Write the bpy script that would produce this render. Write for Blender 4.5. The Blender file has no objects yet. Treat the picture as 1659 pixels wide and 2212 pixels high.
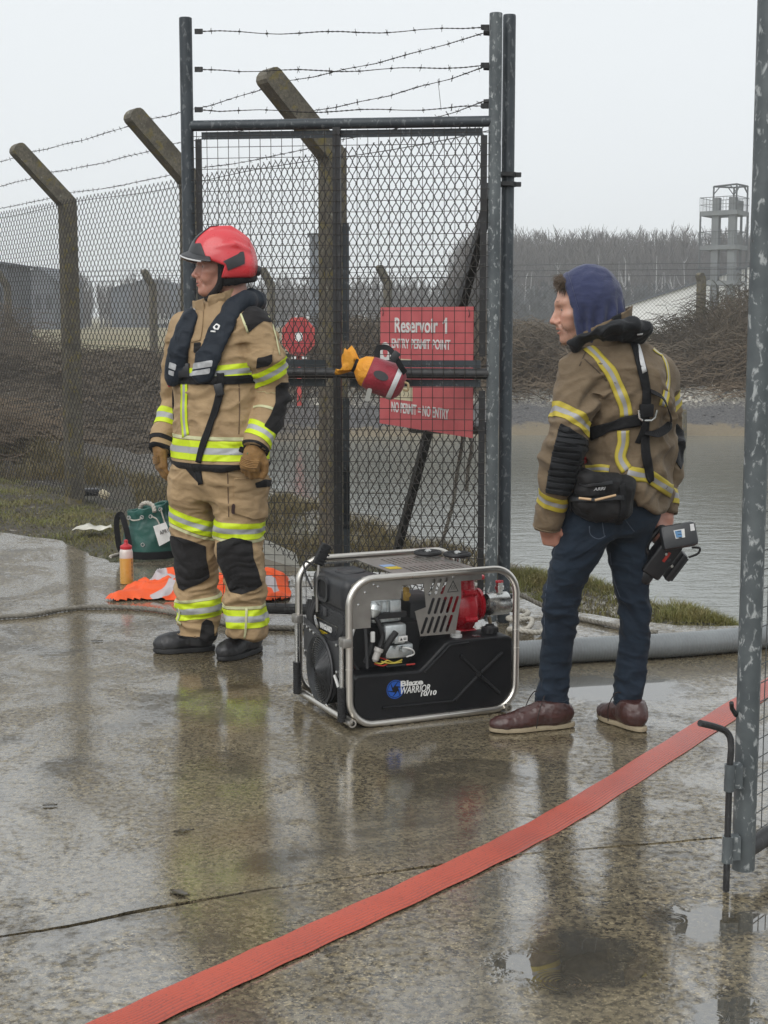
import bpy, bmesh, math, random
import numpy as np
from mathutils import Vector, Matrix
random.seed(7); RNG = np.random.default_rng(7)
sc = bpy.context.scene
col = sc.collection
R = math.radians

# ------------------------------------------------------------------ camera
CAMH, PITCH, FPX = 1.47, R(7.3), 3320.0          # focal length in pixels of a 1659 px wide picture
cam = bpy.data.cameras.new('camera'); cam_o = bpy.data.objects.new('camera', cam); col.objects.link(cam_o)
cam.sensor_fit = 'HORIZONTAL'; cam.sensor_width = 36.0; cam.lens = 36.0 * FPX / 1659.0
cam.clip_start = 0.1; cam.clip_end = 3000
cam_o.location = (0, 0, CAMH); cam_o.rotation_euler = (R(90) - PITCH, 0, 0)
sc.camera = cam_o
# ------------------------------------------------------------------ overcast daylight
w = bpy.data.worlds.new('World'); sc.world = w; w.use_nodes = True
nt = w.node_tree; nt.nodes.clear()
wo = nt.nodes.new('ShaderNodeOutputWorld'); bg = nt.nodes.new('ShaderNodeBackground')
sky = nt.nodes.new('ShaderNodeTexSky'); sky.sky_type = 'NISHITA'; sky.sun_disc = False
sky.sun_elevation = R(42); sky.sun_rotation = R(208); sky.dust_density = 6.0; sky.air_density = 1.0
hs = nt.nodes.new('ShaderNodeHueSaturation'); hs.inputs['Saturation'].default_value = 0.12; hs.inputs['Value'].default_value = 0.55
mx = nt.nodes.new('ShaderNodeMix'); mx.data_type = 'RGBA'; mx.clamp_factor = True
mx.inputs[0].default_value = 0.88                      # the cloud layer over the clear sky
mx.inputs[7].default_value = (7.5, 7.85, 8.1, 1)
nt.links.new(sky.outputs[0], hs.inputs['Color']); nt.links.new(hs.outputs[0], mx.inputs[6])
nt.links.new(mx.outputs[2], bg.inputs[0]); nt.links.new(bg.outputs[0], wo.inputs[0])
bg.inputs[1].default_value = 0.1
sl = bpy.data.lights.new('sun', 'SUN'); sl.energy = 1.4; sl.angle = R(60); sl.color = (1, 0.97, 0.93)
so = bpy.data.objects.new('sun', sl); col.objects.link(so)
so.rotation_euler = (R(48), 0, R(-28))
vs = sc.view_settings; vs.view_transform = 'Standard'; vs.look = 'None'; vs.exposure = 0.4; vs.gamma = 1.0
sc.cycles.max_bounces = 8; sc.cycles.transparent_max_bounces = 16
sc.cycles.use_denoising = True; sc.cycles.volume_bounces = 2
sc.cycles.caustics_reflective = False; sc.cycles.caustics_refractive = False

# ------------------------------------------------------------------ helpers: photo pixel (1659 x 2212) <-> place
CT, ST = math.cos(PITCH), math.sin(PITCH)
def P(x, y, Y):
    """point on the line of sight of pixel x, y at distance Y in front of the camera"""
    a, b = (x - 829.5) / FPX, -(y - 1106.0) / FPX
    d = Vector((a, CT + b * ST, -ST + b * CT)); d *= Y / d.y
    return Vector((d.x, d.y, d.z + CAMH))
def G(x, y, z=0.0):
    """point on the horizontal plane z"""
    a, b = (x - 829.5) / FPX, -(y - 1106.0) / FPX
    d = Vector((a, CT + b * ST, -ST + b * CT)); d *= (z - CAMH) / d.z
    return Vector((d.x, d.y, z))
def px(V):
    V = np.asarray(V, float); z = V[:, 2] - CAMH
    d = V[:, 1] * CT - z * ST; u = V[:, 1] * ST + z * CT
    return np.stack([829.5 + FPX * V[:, 0] / d, 1106.0 - FPX * u / d], 1)

# ------------------------------------------------------------------ helpers: materials
def new_mat(name):
    m = bpy.data.materials.new(name); m.use_nodes = True
    t = m.node_tree; t.nodes.clear()
    o = t.nodes.new('ShaderNodeOutputMaterial'); b = t.nodes.new('ShaderNodeBsdfPrincipled')
    t.links.new(b.outputs[0], o.inputs[0])
    return m, t, b
class N:
    """small node-tree writer"""
    def __init__(s, t): s.t = t
    def add(s, typ, ins=None, **kw):
        n = s.t.nodes.new(typ)
        for k, v in kw.items(): setattr(n, k, v)
        for k, v in (ins or {}).items():
            if isinstance(v, bpy.types.NodeSocket): s.t.links.new(v, n.inputs[k])
            else: n.inputs[k].default_value = v
        return n
    def math(s, op, a, b=0.0, c=0.0, clamp=False):
        n = s.t.nodes.new('ShaderNodeMath'); n.operation = op; n.use_clamp = clamp
        for i, v in enumerate((a, b, c)):
            if isinstance(v, bpy.types.NodeSocket): s.t.links.new(v, n.inputs[i])
            else: n.inputs[i].default_value = v
        return n.outputs[0]
    def mix(s, f, a, b, mode='MIX'):
        n = s.t.nodes.new('ShaderNodeMix'); n.data_type = 'RGBA'; n.blend_type = mode
        for i, v in ((0, f), (6, a), (7, b)):
            if isinstance(v, bpy.types.NodeSocket): s.t.links.new(v, n.inputs[i])
            else: n.inputs[i].default_value = (*v, 1) if isinstance(v, tuple) and len(v) == 3 else v
        return n.outputs[2]
    def ramp(s, f, stops, interp='LINEAR'):
        n = s.t.nodes.new('ShaderNodeValToRGB'); e = n.color_ramp.elements; n.color_ramp.interpolation = interp
        while len(e) < len(stops): e.new(0.5)
        for q, (p, c) in zip(e, stops):
            q.position = p; q.color = (*c, 1) if isinstance(c, tuple) else (c, c, c, 1)
        s.t.links.new(f, n.inputs[0]); return n.outputs[0]
    def noise(s, vec, scale, detail=4, rough=0.55, dist=0.0):
        n = s.add('ShaderNodeTexNoise', {'Scale': scale, 'Detail': detail, 'Roughness': rough, 'Distortion': dist})
        if vec is not None: s.t.links.new(vec, n.inputs['Vector'])
        return n.outputs['Fac']
    def coord(s, which='Object'): return s.add('ShaderNodeTexCoord').outputs[which]
    def mapv(s, vec, scale=(1, 1, 1), loc=(0, 0, 0), rot=(0, 0, 0)):
        n = s.add('ShaderNodeMapping', {'Scale': scale, 'Location': loc, 'Rotation': rot}); s.t.links.new(vec, n.inputs[0]); return n.outputs[0]
    def bump(s, h, strength=0.3, dist=0.01, normal=None):
        n = s.add('ShaderNodeBump', {'Strength': strength, 'Distance': dist, 'Height': h})
        if normal is not None: s.t.links.new(normal, n.inputs['Normal'])
        return n.outputs[0]
MATS = {}
def pm(name, c, rough=0.6, metal=0.0, c2=None, vs=14.0, bump=0.25, bs=120.0, bd=0.004, coat=0.0, spec=0.5, rvar=0.15, sheen=0.0, trans=0.0):
    """plain procedural material: two-tone noise colour, noise roughness, fine relief"""
    if name in MATS: return MATS[name]
    m, t, b = new_mat(name); n = N(t); co = n.coord()
    c2 = c2 or tuple(x * 0.72 for x in c)
    f = n.noise(co, vs, 6, 0.6)
    f2 = n.ramp(f, [(0.32, 0.0), (0.68, 1.0)])
    t.links.new(n.mix(f2, c, c2), b.inputs['Base Color'])
    r = n.math('ADD', n.math('MULTIPLY', n.noise(co, vs * 2.3, 4), rvar * 2), rough - rvar, clamp=True)
    t.links.new(r, b.inputs['Roughness']); b.inputs['Metallic'].default_value = metal
    b.inputs['Specular IOR Level'].default_value = spec
    if coat: b.inputs['Coat Weight'].default_value = coat; b.inputs['Coat Roughness'].default_value = 0.12
    if sheen: b.inputs['Sheen Weight'].default_value = sheen; b.inputs['Sheen Roughness'].default_value = 0.5
    if trans: b.inputs['Transmission Weight'].default_value = trans
    if bump: t.links.new(n.bump(n.noise(co, bs, 5, 0.65), bump, bd), b.inputs['Normal'])
    MATS[name] = m; return m

# ------------------------------------------------------------------ helpers: objects
def tag(o, label=None, cat=None, group=None, kind=None):
    if label: o['label'] = label
    if cat: o['category'] = cat
    if group: o['group'] = group
    if kind: o['kind'] = kind
    return o
ORG = {}
def thing(name, loc, label, cat, group=None):
    o = bpy.data.objects.new(name, None); col.objects.link(o); o.location = loc; o.empty_display_size = 0.1
    ORG[o.name] = np.array(loc, float); return tag(o, label, cat, group)
def mesh_obj(name, V, F, mat, parent=None, smooth=True, mats=None, fm=None, auto=None, attrs=None, loc=None, uv=None):
    V = np.asarray(V, float)
    org = ORG[parent.name] if parent is not None else (np.array(loc, float) if loc is not None else np.zeros(3))
    me = bpy.data.meshes.new(name)
    if isinstance(F, np.ndarray): F = F.tolist()
    me.from_pydata((V - org).tolist(), [], F); me.update()
    for mm in (mats or [mat]): me.materials.append(mm)
    if fm is not None: me.polygons.foreach_set('material_index', np.asarray(fm, np.int32))
    if smooth: me.polygons.foreach_set('use_smooth', np.ones(len(me.polygons), bool))
    for k, v in (attrs or {}).items():
        a = me.attributes.new(k, 'FLOAT', 'POINT'); a.data.foreach_set('value', np.asarray(v, np.float32))
    if smooth and auto: 
        try: me.set_sharp_from_angle(angle=R(auto))
        except Exception: pass
    o = bpy.data.objects.new(name, me); col.objects.link(o)
    if parent is not None: o.parent = parent; ORG[o.name] = org
    else:
        o.location = org; ORG[o.name] = org
    return o
class MB:
    """collects shapes in world coordinates; build() links them as one mesh"""
    def __init__(s): s.V = []; s.F = []; s.m = []; s.mi = 0
    def add(s, V, F):
        k = len(s.V); s.V += [tuple(v) for v in V]
        s.F += [[i + k for i in f] for f in F]; s.m += [s.mi] * len(F); return s
    def hull8(s, c):
        return s.add(c, [[0,3,2,1],[4,5,6,7],[0,1,5,4],[1,2,6,5],[2,3,7,6],[3,0,4,7]])
    def box(s, c, size, M=None):
        c = Vector(c); x, y, z = (q / 2 for q in size)
        pts = [Vector(p) for p in ((-x,-y,-z),(x,-y,-z),(x,y,-z),(-x,y,-z),(-x,-y,z),(x,-y,z),(x,y,z),(-x,y,z))]
        if M is not None: pts = [M @ p for p in pts]
        return s.hull8([c + p for p in pts])
    def rbox(s, c, size, r=0.01, M=None, seg=2):
        bm = bmesh.new(); bmesh.ops.create_cube(bm, size=1.0)
        for v in bm.verts: v.co = Vector((v.co.x * size[0], v.co.y * size[1], v.co.z * size[2]))
        bmesh.ops.bevel(bm, geom=list(bm.edges), offset=r, segments=seg, affect='EDGES', profile=0.5)
        c = Vector(c); bm.verts.index_update()
        V = [(c + (M @ v.co if M is not None else v.co)) for v in bm.verts]; F = [[v.index for v in f.verts] for f in bm.faces]
        bm.free(); return s.add(V, F)
    def tube(s, pts, r, n=8, closed=False, caps=True, up=None):
        pts = [Vector(p) for p in pts]; L = len(pts)
        rs = r if isinstance(r, (list, tuple, np.ndarray)) else [r] * L
        V = []; F = []; prev = None
        for i, p in enumerate(pts):
            if closed: t = pts[(i + 1) % L] - pts[i - 1]
            else: t = pts[min(i + 1, L - 1)] - pts[max(i - 1, 0)]
            t = t.normalized() if t.length > 1e-9 else Vector((0, 0, 1))
            if prev is None:
                a = Vector(up) if up else (Vector((0, 0, 1)) if abs(t.z) < 0.9 else Vector((0, 1, 0)))
            else: a = prev
            u = (a - t * a.dot(t)); u = u.normalized() if u.length > 1e-6 else t.orthogonal().normalized()
            prev = u; v = t.cross(u)
            for k in range(n):
                an = 2 * math.pi * k / n
                V.append(p + (u * math.cos(an) + v * math.sin(an)) * rs[i])
        for i in range(L if closed else L - 1):
            j = (i + 1) % L
            for k in range(n):
                q = (k + 1) % n; F.append([i * n + k, i * n + q, j * n + q, j * n + k])
        if caps and not closed:
            F.append([k for k in range(n)][::-1]); F.append([(L - 1) * n + k for k in range(n)])
        return s.add(V, F)
    def lathe(s, o, ax, prof, n=24, caps=True):
        """prof: (distance along the axis, radius)"""
        ax = Vector(ax).normalized(); o = Vector(o); u = ax.orthogonal().normalized(); v = ax.cross(u)
        V = []; F = []
        for (d, r) in prof:
            for k in range(n):
                an = 2 * math.pi * k / n; V.append(o + ax * d + (u * math.cos(an) + v * math.sin(an)) * r)
        for i in range(len(prof) - 1):
            for k in range(n):
                q = (k + 1) % n; F.append([i * n + k, i * n + q, (i + 1) * n + q, (i + 1) * n + k])
        if caps: F.append(list(range(n))[::-1]); F.append([(len(prof) - 1) * n + k for k in range(n)])
        return s.add(V, F)
    def prism(s, outline, O, U, W, depth, holes=()):
        """2D outline (u, w) in the plane O + u U + w W, pushed back by the vector depth; holes are outlines"""
        O, U, W, D = Vector(O), Vector(U), Vector(W), Vector(depth)
        bm = bmesh.new(); es = []
        for loop in [outline, *holes]:
            vs = [bm.verts.new(O + U * a + W * b) for a, b in loop]
            for i in range(len(vs)): es.append(bm.edges.new((vs[i], vs[(i + 1) % len(vs)])))
        bmesh.ops.triangle_fill(bm, edges=es, use_beauty=True)
        bm.normal_update(); fs = list(bm.faces)
        if fs and sum((f.normal * f.calc_area() for f in fs), Vector()).dot(D) > 0: bmesh.ops.reverse_faces(bm, faces=fs)
        r = bmesh.ops.extrude_face_region(bm, geom=fs, use_keep_orig=True)
        nv = [e for e in r['geom'] if isinstance(e, bmesh.types.BMVert)]
        for v in nv: v.co += D
        bmesh.ops.recalc_face_normals(bm, faces=list(bm.faces))
        bm.verts.index_update()
        V = [v.co.copy() for v in bm.verts]; F = [[v.index for v in f.verts] for f in bm.faces]
        bm.free(); return s.add(V, F)
    def xf(s, M):
        s.V = [tuple(M @ Vector(v)) for v in s.V]; return s
    def build(s, name, mat, parent=None, smooth=False, auto=35, mats=None, loc=None):
        return mesh_obj(name, s.V, s.F, mat, parent, smooth, mats=mats, fm=s.m if mats else None, auto=auto if smooth else None, loc=loc)
def copy_tree(o, parent=None):
    c = o.copy(); col.objects.link(c); c.parent = parent; ORG[c.name] = ORG.get(o.name)
    for ch in o.children: copy_tree(ch, c)
    return c
def spline(pts, n=8, closed=False):
    """Catmull-Rom through the points"""
    pts = [Vector(p) for p in pts]; L = len(pts); out = []
    rng = range(L if closed else L - 1)
    for i in rng:
        if closed: a, b, c, d = (pts[(i + k) % L] for k in (-1, 0, 1, 2))
        else: a, b, c, d = pts[max(i - 1, 0)], pts[i], pts[i + 1], pts[min(i + 2, L - 1)]
        for k in range(n):
            t = k / n; out.append(0.5 * ((2 * b) + (c - a) * t + (2 * a - 5 * b + 4 * c - d) * t * t + (3 * b - a - 3 * c + d) * t ** 3))
    if not closed: out.append(pts[-1])
    return out
def rrect(w, h, r, n=6, x0=0.0, y0=0.0):
    o = []
    for cx, cy, a0 in ((x0 + w - r, y0 + h - r, 0), (x0 + r, y0 + h - r, 90), (x0 + r, y0 + r, 180), (x0 + w - r, y0 + r, 270)):
        for k in range(n + 1):
            a = R(a0 + 90 * k / n); o.append((cx + r * math.cos(a), cy + r * math.sin(a)))
    return o
def text_obj(s, name, size, M, mat, parent, xs=1.0, bold=0.0, ext=0.001, shear=0.0, align='LEFT', spacing=1.0, fit=None):
    """flat lettering as a mesh part; M maps (x right, y up, z out) to the world"""
    cu = bpy.data.curves.new(name, 'FONT'); cu.body = s; cu.size = size; cu.extrude = ext; cu.offset = bold; cu.shear = shear
    cu.align_x = align; cu.space_character = spacing; cu.resolution_u = 3
    to = bpy.data.objects.new('tmp', cu); col.objects.link(to)
    dg = bpy.context.evaluated_depsgraph_get(); dg.update()
    me = to.evaluated_get(dg).to_mesh()
    C = np.array([v.co[:] for v in me.vertices])
    if fit is not None:                                  # (x0, y0, width, height)
        lo, hi = C.min(0), C.max(0); C[:, 0] = fit[0] + (C[:, 0] - lo[0]) / (hi[0] - lo[0]) * fit[2]; C[:, 1] = fit[1] + (C[:, 1] - lo[1]) / (hi[1] - lo[1]) * fit[3]
    else: C[:, 0] *= xs
    V = [M @ Vector(c) for c in C]; F = [list(p.vertices) for p in me.polygons]
    to.evaluated_get(dg).to_mesh_clear(); bpy.data.objects.remove(to); bpy.data.curves.remove(cu)
    return mesh_obj(name, V, F, mat, parent, smooth=False)
def frame_M(O, U, W):
    U = Vector(U).normalized(); W = Vector(W).normalized(); Nn = U.cross(W); O = Vector(O)
    return Matrix(((U.x, W.x, Nn.x, O.x), (U.y, W.y, Nn.y, O.y), (U.z, W.z, Nn.z, O.z), (0, 0, 0, 1)))
def vnoise(Pt, scale, seed=0, octs=1):
    """value noise in numpy, about -1..1"""
    Pt = np.asarray(Pt, float) * scale; out = np.zeros(Pt.shape[:-1]); amp = 1.0; tot = 0
    for o in range(octs):
        q = np.floor(Pt).astype(np.int64); f = Pt - q; f = f * f * (3 - 2 * f); v = 0
        for i in (0, 1):
            for j in (0, 1):
                for k in (0, 1):
                    h = (q[..., 0] + i) * 374761393 + (q[..., 1] + j) * 668265263 + (q[..., 2] + k) * 2147483647 + (seed + o * 17) * 1274126177
                    h = (h ^ (h >> 13)) * 1274126177; h = (h ^ (h >> 16)) & 0xffffff
                    wgt = (f[..., 0] if i else 1 - f[..., 0]) * (f[..., 1] if j else 1 - f[..., 1]) * (f[..., 2] if k else 1 - f[..., 2])
                    v = v + wgt * (h / 0xffffff * 2 - 1)
        out += v * amp; tot += amp; amp *= 0.5; Pt = Pt * 2.03
    return out / tot
def poly_sd(XY, poly):
    """signed distance to a closed polygon, negative inside"""
    XY = np.asarray(XY, float); d = np.full(len(XY), 1e18); ins = np.zeros(len(XY), bool); L = len(poly)
    for i in range(L):
        a = np.array(poly[i], float); b = np.array(poly[(i + 1) % L], float); e = b - a; w_ = XY - a
        tt = np.clip((w_ @ e) / (e @ e + 1e-12), 0, 1); q = w_ - tt[:, None] * e; d = np.minimum(d, (q * q).sum(1))
        c1 = XY[:, 1] >= a[1]; c2 = XY[:, 1] < b[1]; c3 = (e[0] * w_[:, 1] - e[1] * w_[:, 0]) > 0
        ins ^= (c1 & c2 & c3) | (~c1 & ~c2 & ~c3)
    return np.where(ins, -1, 1) * np.sqrt(d)
def strap(pts, wd, nrm, name, mat, parent, th=0.002):
    pts = [Vector(p) for p in spline(pts, 8)]; nrm = Vector(nrm).normalized(); V = []; F = []
    for i, p in enumerate(pts):
        t = (pts[min(i + 1, len(pts) - 1)] - pts[max(i - 1, 0)]).normalized(); s = t.cross(nrm).normalized() * wd / 2; o = nrm * th / 2
        V += [p - s - o, p + s - o, p + s + o, p - s + o]
    for i in range(len(pts) - 1):
        for k in range(4): F.append([i * 4 + k, i * 4 + (k + 1) % 4, i * 4 + 4 + (k + 1) % 4, i * 4 + 4 + k])
    F += [[3, 2, 1, 0], [len(V) - 4, len(V) - 3, len(V) - 2, len(V) - 1]]
    mb = MB(); mb.add(V, F); return mb.build(name, mat, parent, smooth=False)
# ================================================================== shared materials
M_STAIN = pm('brushed_stainless', (0.66, 0.63, 0.58), 0.30, 1.0, c2=(0.58, 0.55, 0.50), vs=6, bump=0.03, bs=60, bd=0.001, rvar=0.06)
M_PLATE = pm('dull_stainless_plate', (0.36, 0.345, 0.32), 0.42, 0.85, c2=(0.30, 0.285, 0.265), vs=25, bump=0.15, bs=300, bd=0.001)
M_BLKPL = pm('black_plastic', (0.022, 0.023, 0.026), 0.42, spec=0.5, c2=(0.015, 0.016, 0.018), vs=30, bump=0.2, bs=400, bd=0.001)
M_TANK = pm('black_moulded_tank', (0.006, 0.0065, 0.008), 0.42, spec=0.3, c2=(0.010, 0.010, 0.011), vs=12, bump=0.25, bs=90, bd=0.002)
M_RUB = pm('black_rubber', (0.012, 0.012, 0.013), 0.6, bump=0.1)
M_DGREY = pm('dark_grey_paint', (0.035, 0.036, 0.038), 0.5, c2=(0.036, 0.037, 0.039), vs=8, bump=0.1)
M_ALU = pm('cast_aluminium', (0.66, 0.69, 0.69), 0.38, 0.8, c2=(0.46, 0.49, 0.49), vs=40, bump=0.4, bs=150, bd=0.002)
M_REDP = pm('red_gloss_paint', (0.50, 0.016, 0.030), 0.28, c2=(0.40, 0.012, 0.022), vs=20, bump=0.3, bs=60, bd=0.002, coat=0.5)
M_ZINC = pm('bright_zinc', (0.62, 0.62, 0.60), 0.25, 1.0, bump=0.1)
M_WPL = pm('white_plastic', (0.72, 0.72, 0.70), 0.4, bump=0.05)
M_PRW = pm('white_print', (0.78, 0.78, 0.76), 0.5, bump=0); M_PRB = pm('blue_print', (0.012, 0.09, 0.42), 0.45, bump=0); M_PRY = pm('yellow_print', (0.62, 0.46, 0.02), 0.5, bump=0)
M_PRK = pm('black_print', (0.015, 0.015, 0.015), 0.5, bump=0)
M_REDW = pm('red_wire', (0.45, 0.03, 0.02), 0.5, bump=0); M_YELW = pm('yellow_wire', (0.6, 0.48, 0.08), 0.5, bump=0)
M_BLKWEB = pm('black_webbing', (0.008, 0.008, 0.009), 0.75, spec=0.2, c2=(0.016, 0.016, 0.017), vs=80, bump=0.4, bs=500, bd=0.001)
M_REFL = pm('reflective_white', (0.62, 0.62, 0.62), 0.35, c2=(0.52, 0.52, 0.53), vs=80, bump=0.1)
# ================================================================== materials of the setting
def ground_material():
    m, t, b = new_mat('wet_concrete'); n = N(t); co = n.coord('Object')
    big = n.noise(co, 0.9, 5, 0.6); mid = n.noise(co, 5.0, 6, 0.65); fine = n.noise(co, 55.0, 5, 0.7); agg = n.noise(co, 130.0, 4, 0.6)
    c1 = n.mix(n.ramp(fine, [(0.43, 0.0), (0.56, 1.0)]), (0.018, 0.013, 0.006), (0.190, 0.155, 0.092))
    c2 = n.mix(n.ramp(agg, [(0.54, 0.0), (0.70, 0.9)]), c1, (0.50, 0.41, 0.25))
    c3 = n.mix(n.ramp(mid, [(0.38, 0.0), (0.7, 0.6)]), c2, (0.060, 0.042, 0.018))
    c4 = n.mix(n.ramp(big, [(0.46, 0.0), (0.66, 0.35)]), c3, (0.20, 0.18, 0.14))
    spot = n.noise(co, 1.7, 6, 0.68, 0.8)
    c5 = n.mix(n.ramp(spot, [(0.52, 0.0), (0.62, 0.75)]), c4, (0.034, 0.026, 0.013))
    # puddles: hollows in the slab that hold standing water
    wob = n.add('ShaderNodeTexNoise', {'Scale': 7.0, 'Detail': 5.0, 'Roughness': 0.6, 'Vector': co}).outputs['Color']
    off = n.add('ShaderNodeVectorMath', {0: wob, 1: (0.5, 0.5, 0.5)}, operation='SUBTRACT').outputs[0]
    off = n.add('ShaderNodeVectorMath', {0: off, 'Scale': 0.36}, operation='SCALE').outputs[0]
    cw = n.add('ShaderNodeVectorMath', {0: co, 1: off}, operation='ADD').outputs[0]
    pud = None
    for (cx, cy, rx, ry) in PUDDLES:
        q = n.mapv(cw, (1 / rx, 1 / ry, 0.0), (-cx / rx, -cy / ry, 0))
        d = n.add('ShaderNodeVectorMath', {0: q}, operation='LENGTH').outputs['Value']
        v = n.math('SUBTRACT', 1.0, n.math('MULTIPLY', n.math('SUBTRACT', d, 0.72), 2.6), clamp=True)
        pud = v if pud is None else n.math('MAXIMUM', pud, v)
    wet = n.ramp(n.noise(co, 1.6, 5, 0.62, 0.6), [(0.46, 0.0), (0.60, 1.0)])         # thin film, thicker in places
    film = n.math('MAXIMUM', pud, n.math('MULTIPLY', wet, 0.55))
    cf = n.mix(n.math('MULTIPLY', pud, 0.72), c5, (0.030, 0.026, 0.017))
    t.links.new(cf, b.inputs['Base Color'])
    b.inputs['Roughness'].default_value = 0.62; b.inputs['Specular IOR Level'].default_value = 0.35
    cwn = n.math('ADD', n.math('MULTIPLY', n.ramp(n.noise(co, 38.0, 5, 0.65), [(0.42, 0.0), (0.54, 1.0)]), 0.46), n.math('MULTIPLY', n.ramp(n.noise(n.mapv(co, (1.0, 0.8, 1)), 1.9, 7, 0.72, 0.9), [(0.45, 0.0), (0.54, 1.0)]), 0.60))
    t.links.new(n.math('MAXIMUM', n.math('ADD', cwn, 0.16, clamp=True), pud), b.inputs['Coat Weight'])
    b.inputs['Coat IOR'].default_value = 3.0
    rr = n.math('SUBTRACT', 0.055, n.math('MULTIPLY', film, 0.04), clamp=True)
    t.links.new(n.math('MAXIMUM', rr, 0.015), b.inputs['Coat Roughness'])
    # relief: aggregate, tamping ridges, slow waves of the slab; drowned in the puddles
    rel = n.math('ADD', n.math('MULTIPLY', fine, 0.7), n.math('MULTIPLY', agg, 0.35))
    ridg = n.add('ShaderNodeTexWave', {'Vector': n.mapv(co, (1, 1, 1), rot=(0, 0, R(-62))), 'Scale': 4.5, 'Distortion': 9.0, 'Detail': 4.0, 'Detail Scale': 3.0}).outputs['Fac']
    rzone = n.ramp(n.noise(co, 0.7, 2), [(0.45, 0.0), (0.6, 1.0)])
    rel = n.math('ADD', rel, n.math('MULTIPLY', n.math('MULTIPLY', ridg, rzone), 0.35))
    rel = n.math('ADD', rel, n.math('MULTIPLY', mid, 0.8))
    dry = n.math('SUBTRACT', 1.0, pud, clamp=True)
    relc = n.math('MULTIPLY', rel, n.math('MULTIPLY', dry, n.math('SUBTRACT', 1.0, n.math('MULTIPLY', film, 0.55))))
    ring = None
    for (cx, cy, r0, wd) in RIPPLES:
        q = n.mapv(co, (1, 1, 0), (-cx, -cy, 0))
        d = n.add('ShaderNodeVectorMath', {0: q}, operation='LENGTH').outputs['Value']
        s_ = n.math('SINE', n.math('MULTIPLY', d, 2 * math.pi / 0.011))
        e = n.math('DIVIDE', n.math('SUBTRACT', d, r0), wd)
        g = n.math('POWER', 2.718, n.math('MULTIPLY', n.math('MULTIPLY', e, e), -1.0))
        v = n.math('MULTIPLY', s_, g); ring = v if ring is None else n.math('ADD', ring, v)
    ring = n.math('MULTIPLY', ring, pud)
    nb = n.bump(rel, 0.55, 0.006); t.links.new(nb, b.inputs['Normal'])
    nc = n.bump(n.math('ADD', n.math('MULTIPLY', relc, 0.15), n.math('MULTIPLY', ring, 0.008)), 0.55, 0.006)
    t.links.new(nc, b.inputs['Coat Normal'])
    return m
g = lambda x, y: tuple(G(x, y))[:2]
PUDDLES = []
for (x0, x1, y0, y1) in ((1075, 1455, 2010, 2150), (1065, 1260, 2035, 2140), (1400, 1640, 1945, 2030), (1470, 1640, 2150, 2240), (1500, 1720, 1960, 2010),
                         (1130, 1500, 1455, 1520), (1640, 1900, 1560, 1760)):
    a, b_ = g((x0 + x1) / 2, y1), g((x0 + x1) / 2, y0); c, d = g(x0, (y0 + y1) / 2), g(x1, (y0 + y1) / 2)
    PUDDLES.append(((c[0] + d[0]) / 2, (a[1] + b_[1]) / 2, abs(d[0] - c[0]) / 2, abs(b_[1] - a[1]) / 2))
RIPPLES = [(*g(1105, 2058), 0.022, 0.02), (*g(1190, 2040), 0.035, 0.022), (*g(1100, 2125), 0.03, 0.02), (*g(1215, 2120), 0.04, 0.022), (*g(1372, 2117), 0.010, 0.008),
           (*g(1540, 2195), 0.025, 0.02), (*g(1455, 1985), 0.02, 0.012), (*g(1565, 2030), 0.012, 0.01)]
M_CONC = ground_material()

# ------------------------------------------------------------------ concrete yard: two slabs with an open joint
edge_px = [(-700, 1085), (-300, 1120), (-100, 1140), (0, 1150), (130, 1168), (190, 1195), (240, 1216), (330, 1212), (470, 1212), (570, 1216), (640, 1232), (780, 1236), (900, 1238), (1060, 1264),
           (1120, 1292), (1180, 1306), (1250, 1322), (1330, 1336), (1420, 1347), (1500, 1352), (1590, 1352), (1700, 1350), (1900, 1346), (2300, 1340)]
joint_px = [(-500, 2110), (-80, 2040), (0, 2021), (90, 2010), (200, 1990), (300, 1968), (400, 1950), (560, 1922), (750, 1895), (930, 1872), (1050, 1852), (1200, 1836), (1400, 1822), (1560, 1808), (1700, 1798), (2300, 1770)]
def dense(pts, step, jit, seed):
    rr = random.Random(seed); out = []
    for i in range(len(pts) - 1):
        a, b = Vector((*pts[i], 0)), Vector((*pts[i + 1], 0)); k = max(1, int((b - a).length / step))
        for j in range(k):
            p = a.lerp(b, j / k); out.append((p.x + rr.uniform(-jit, jit), p.y + rr.uniform(-jit, jit)))
    out.append(pts[-1]); return out
edge = dense([g(*p) for p in edge_px], 0.08, 0.018, 1)
joint = dense([g(*p) for p in joint_px], 0.03, 0.0022, 2)
def gapw(x):   # the joint opens and closes along its length
    return 0.0010 + 0.010 * max(0.0, math.exp(-((x + 0.62) / 0.22) ** 2)) + 0.007 * math.exp(-((x - 0.12) / 0.12) ** 2) + 0.0012 * (0.5 + 0.5 * math.sin(x * 9))
rr = random.Random(5)
slab_far = edge[::-1] + [(x, y + gapw(x) + rr.uniform(-1, 1) * 0.0012) for x, y in joint]
slab_near = [(x, y - gapw(x) * 0.4 + rr.uniform(-1, 1) * 0.0012) for x, y in joint[::-1]] + [(-1.5, 0.5), (3.2, 0.5)]
yard = bpy.data.objects.new('yard', None); col.objects.link(yard); tag(yard, kind='structure'); ORG['yard'] = np.zeros(3)
for outl, z in ((slab_far, 0.0), (slab_near, -0.003)):
    mb = MB(); mb.prism(outl, (0, 0, z), (1, 0, 0), (0, 1, 0), (0, 0, -0.12)); o = mb.build('concrete_slab', M_CONC, yard)
    o['kind'] = 'structure'

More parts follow.
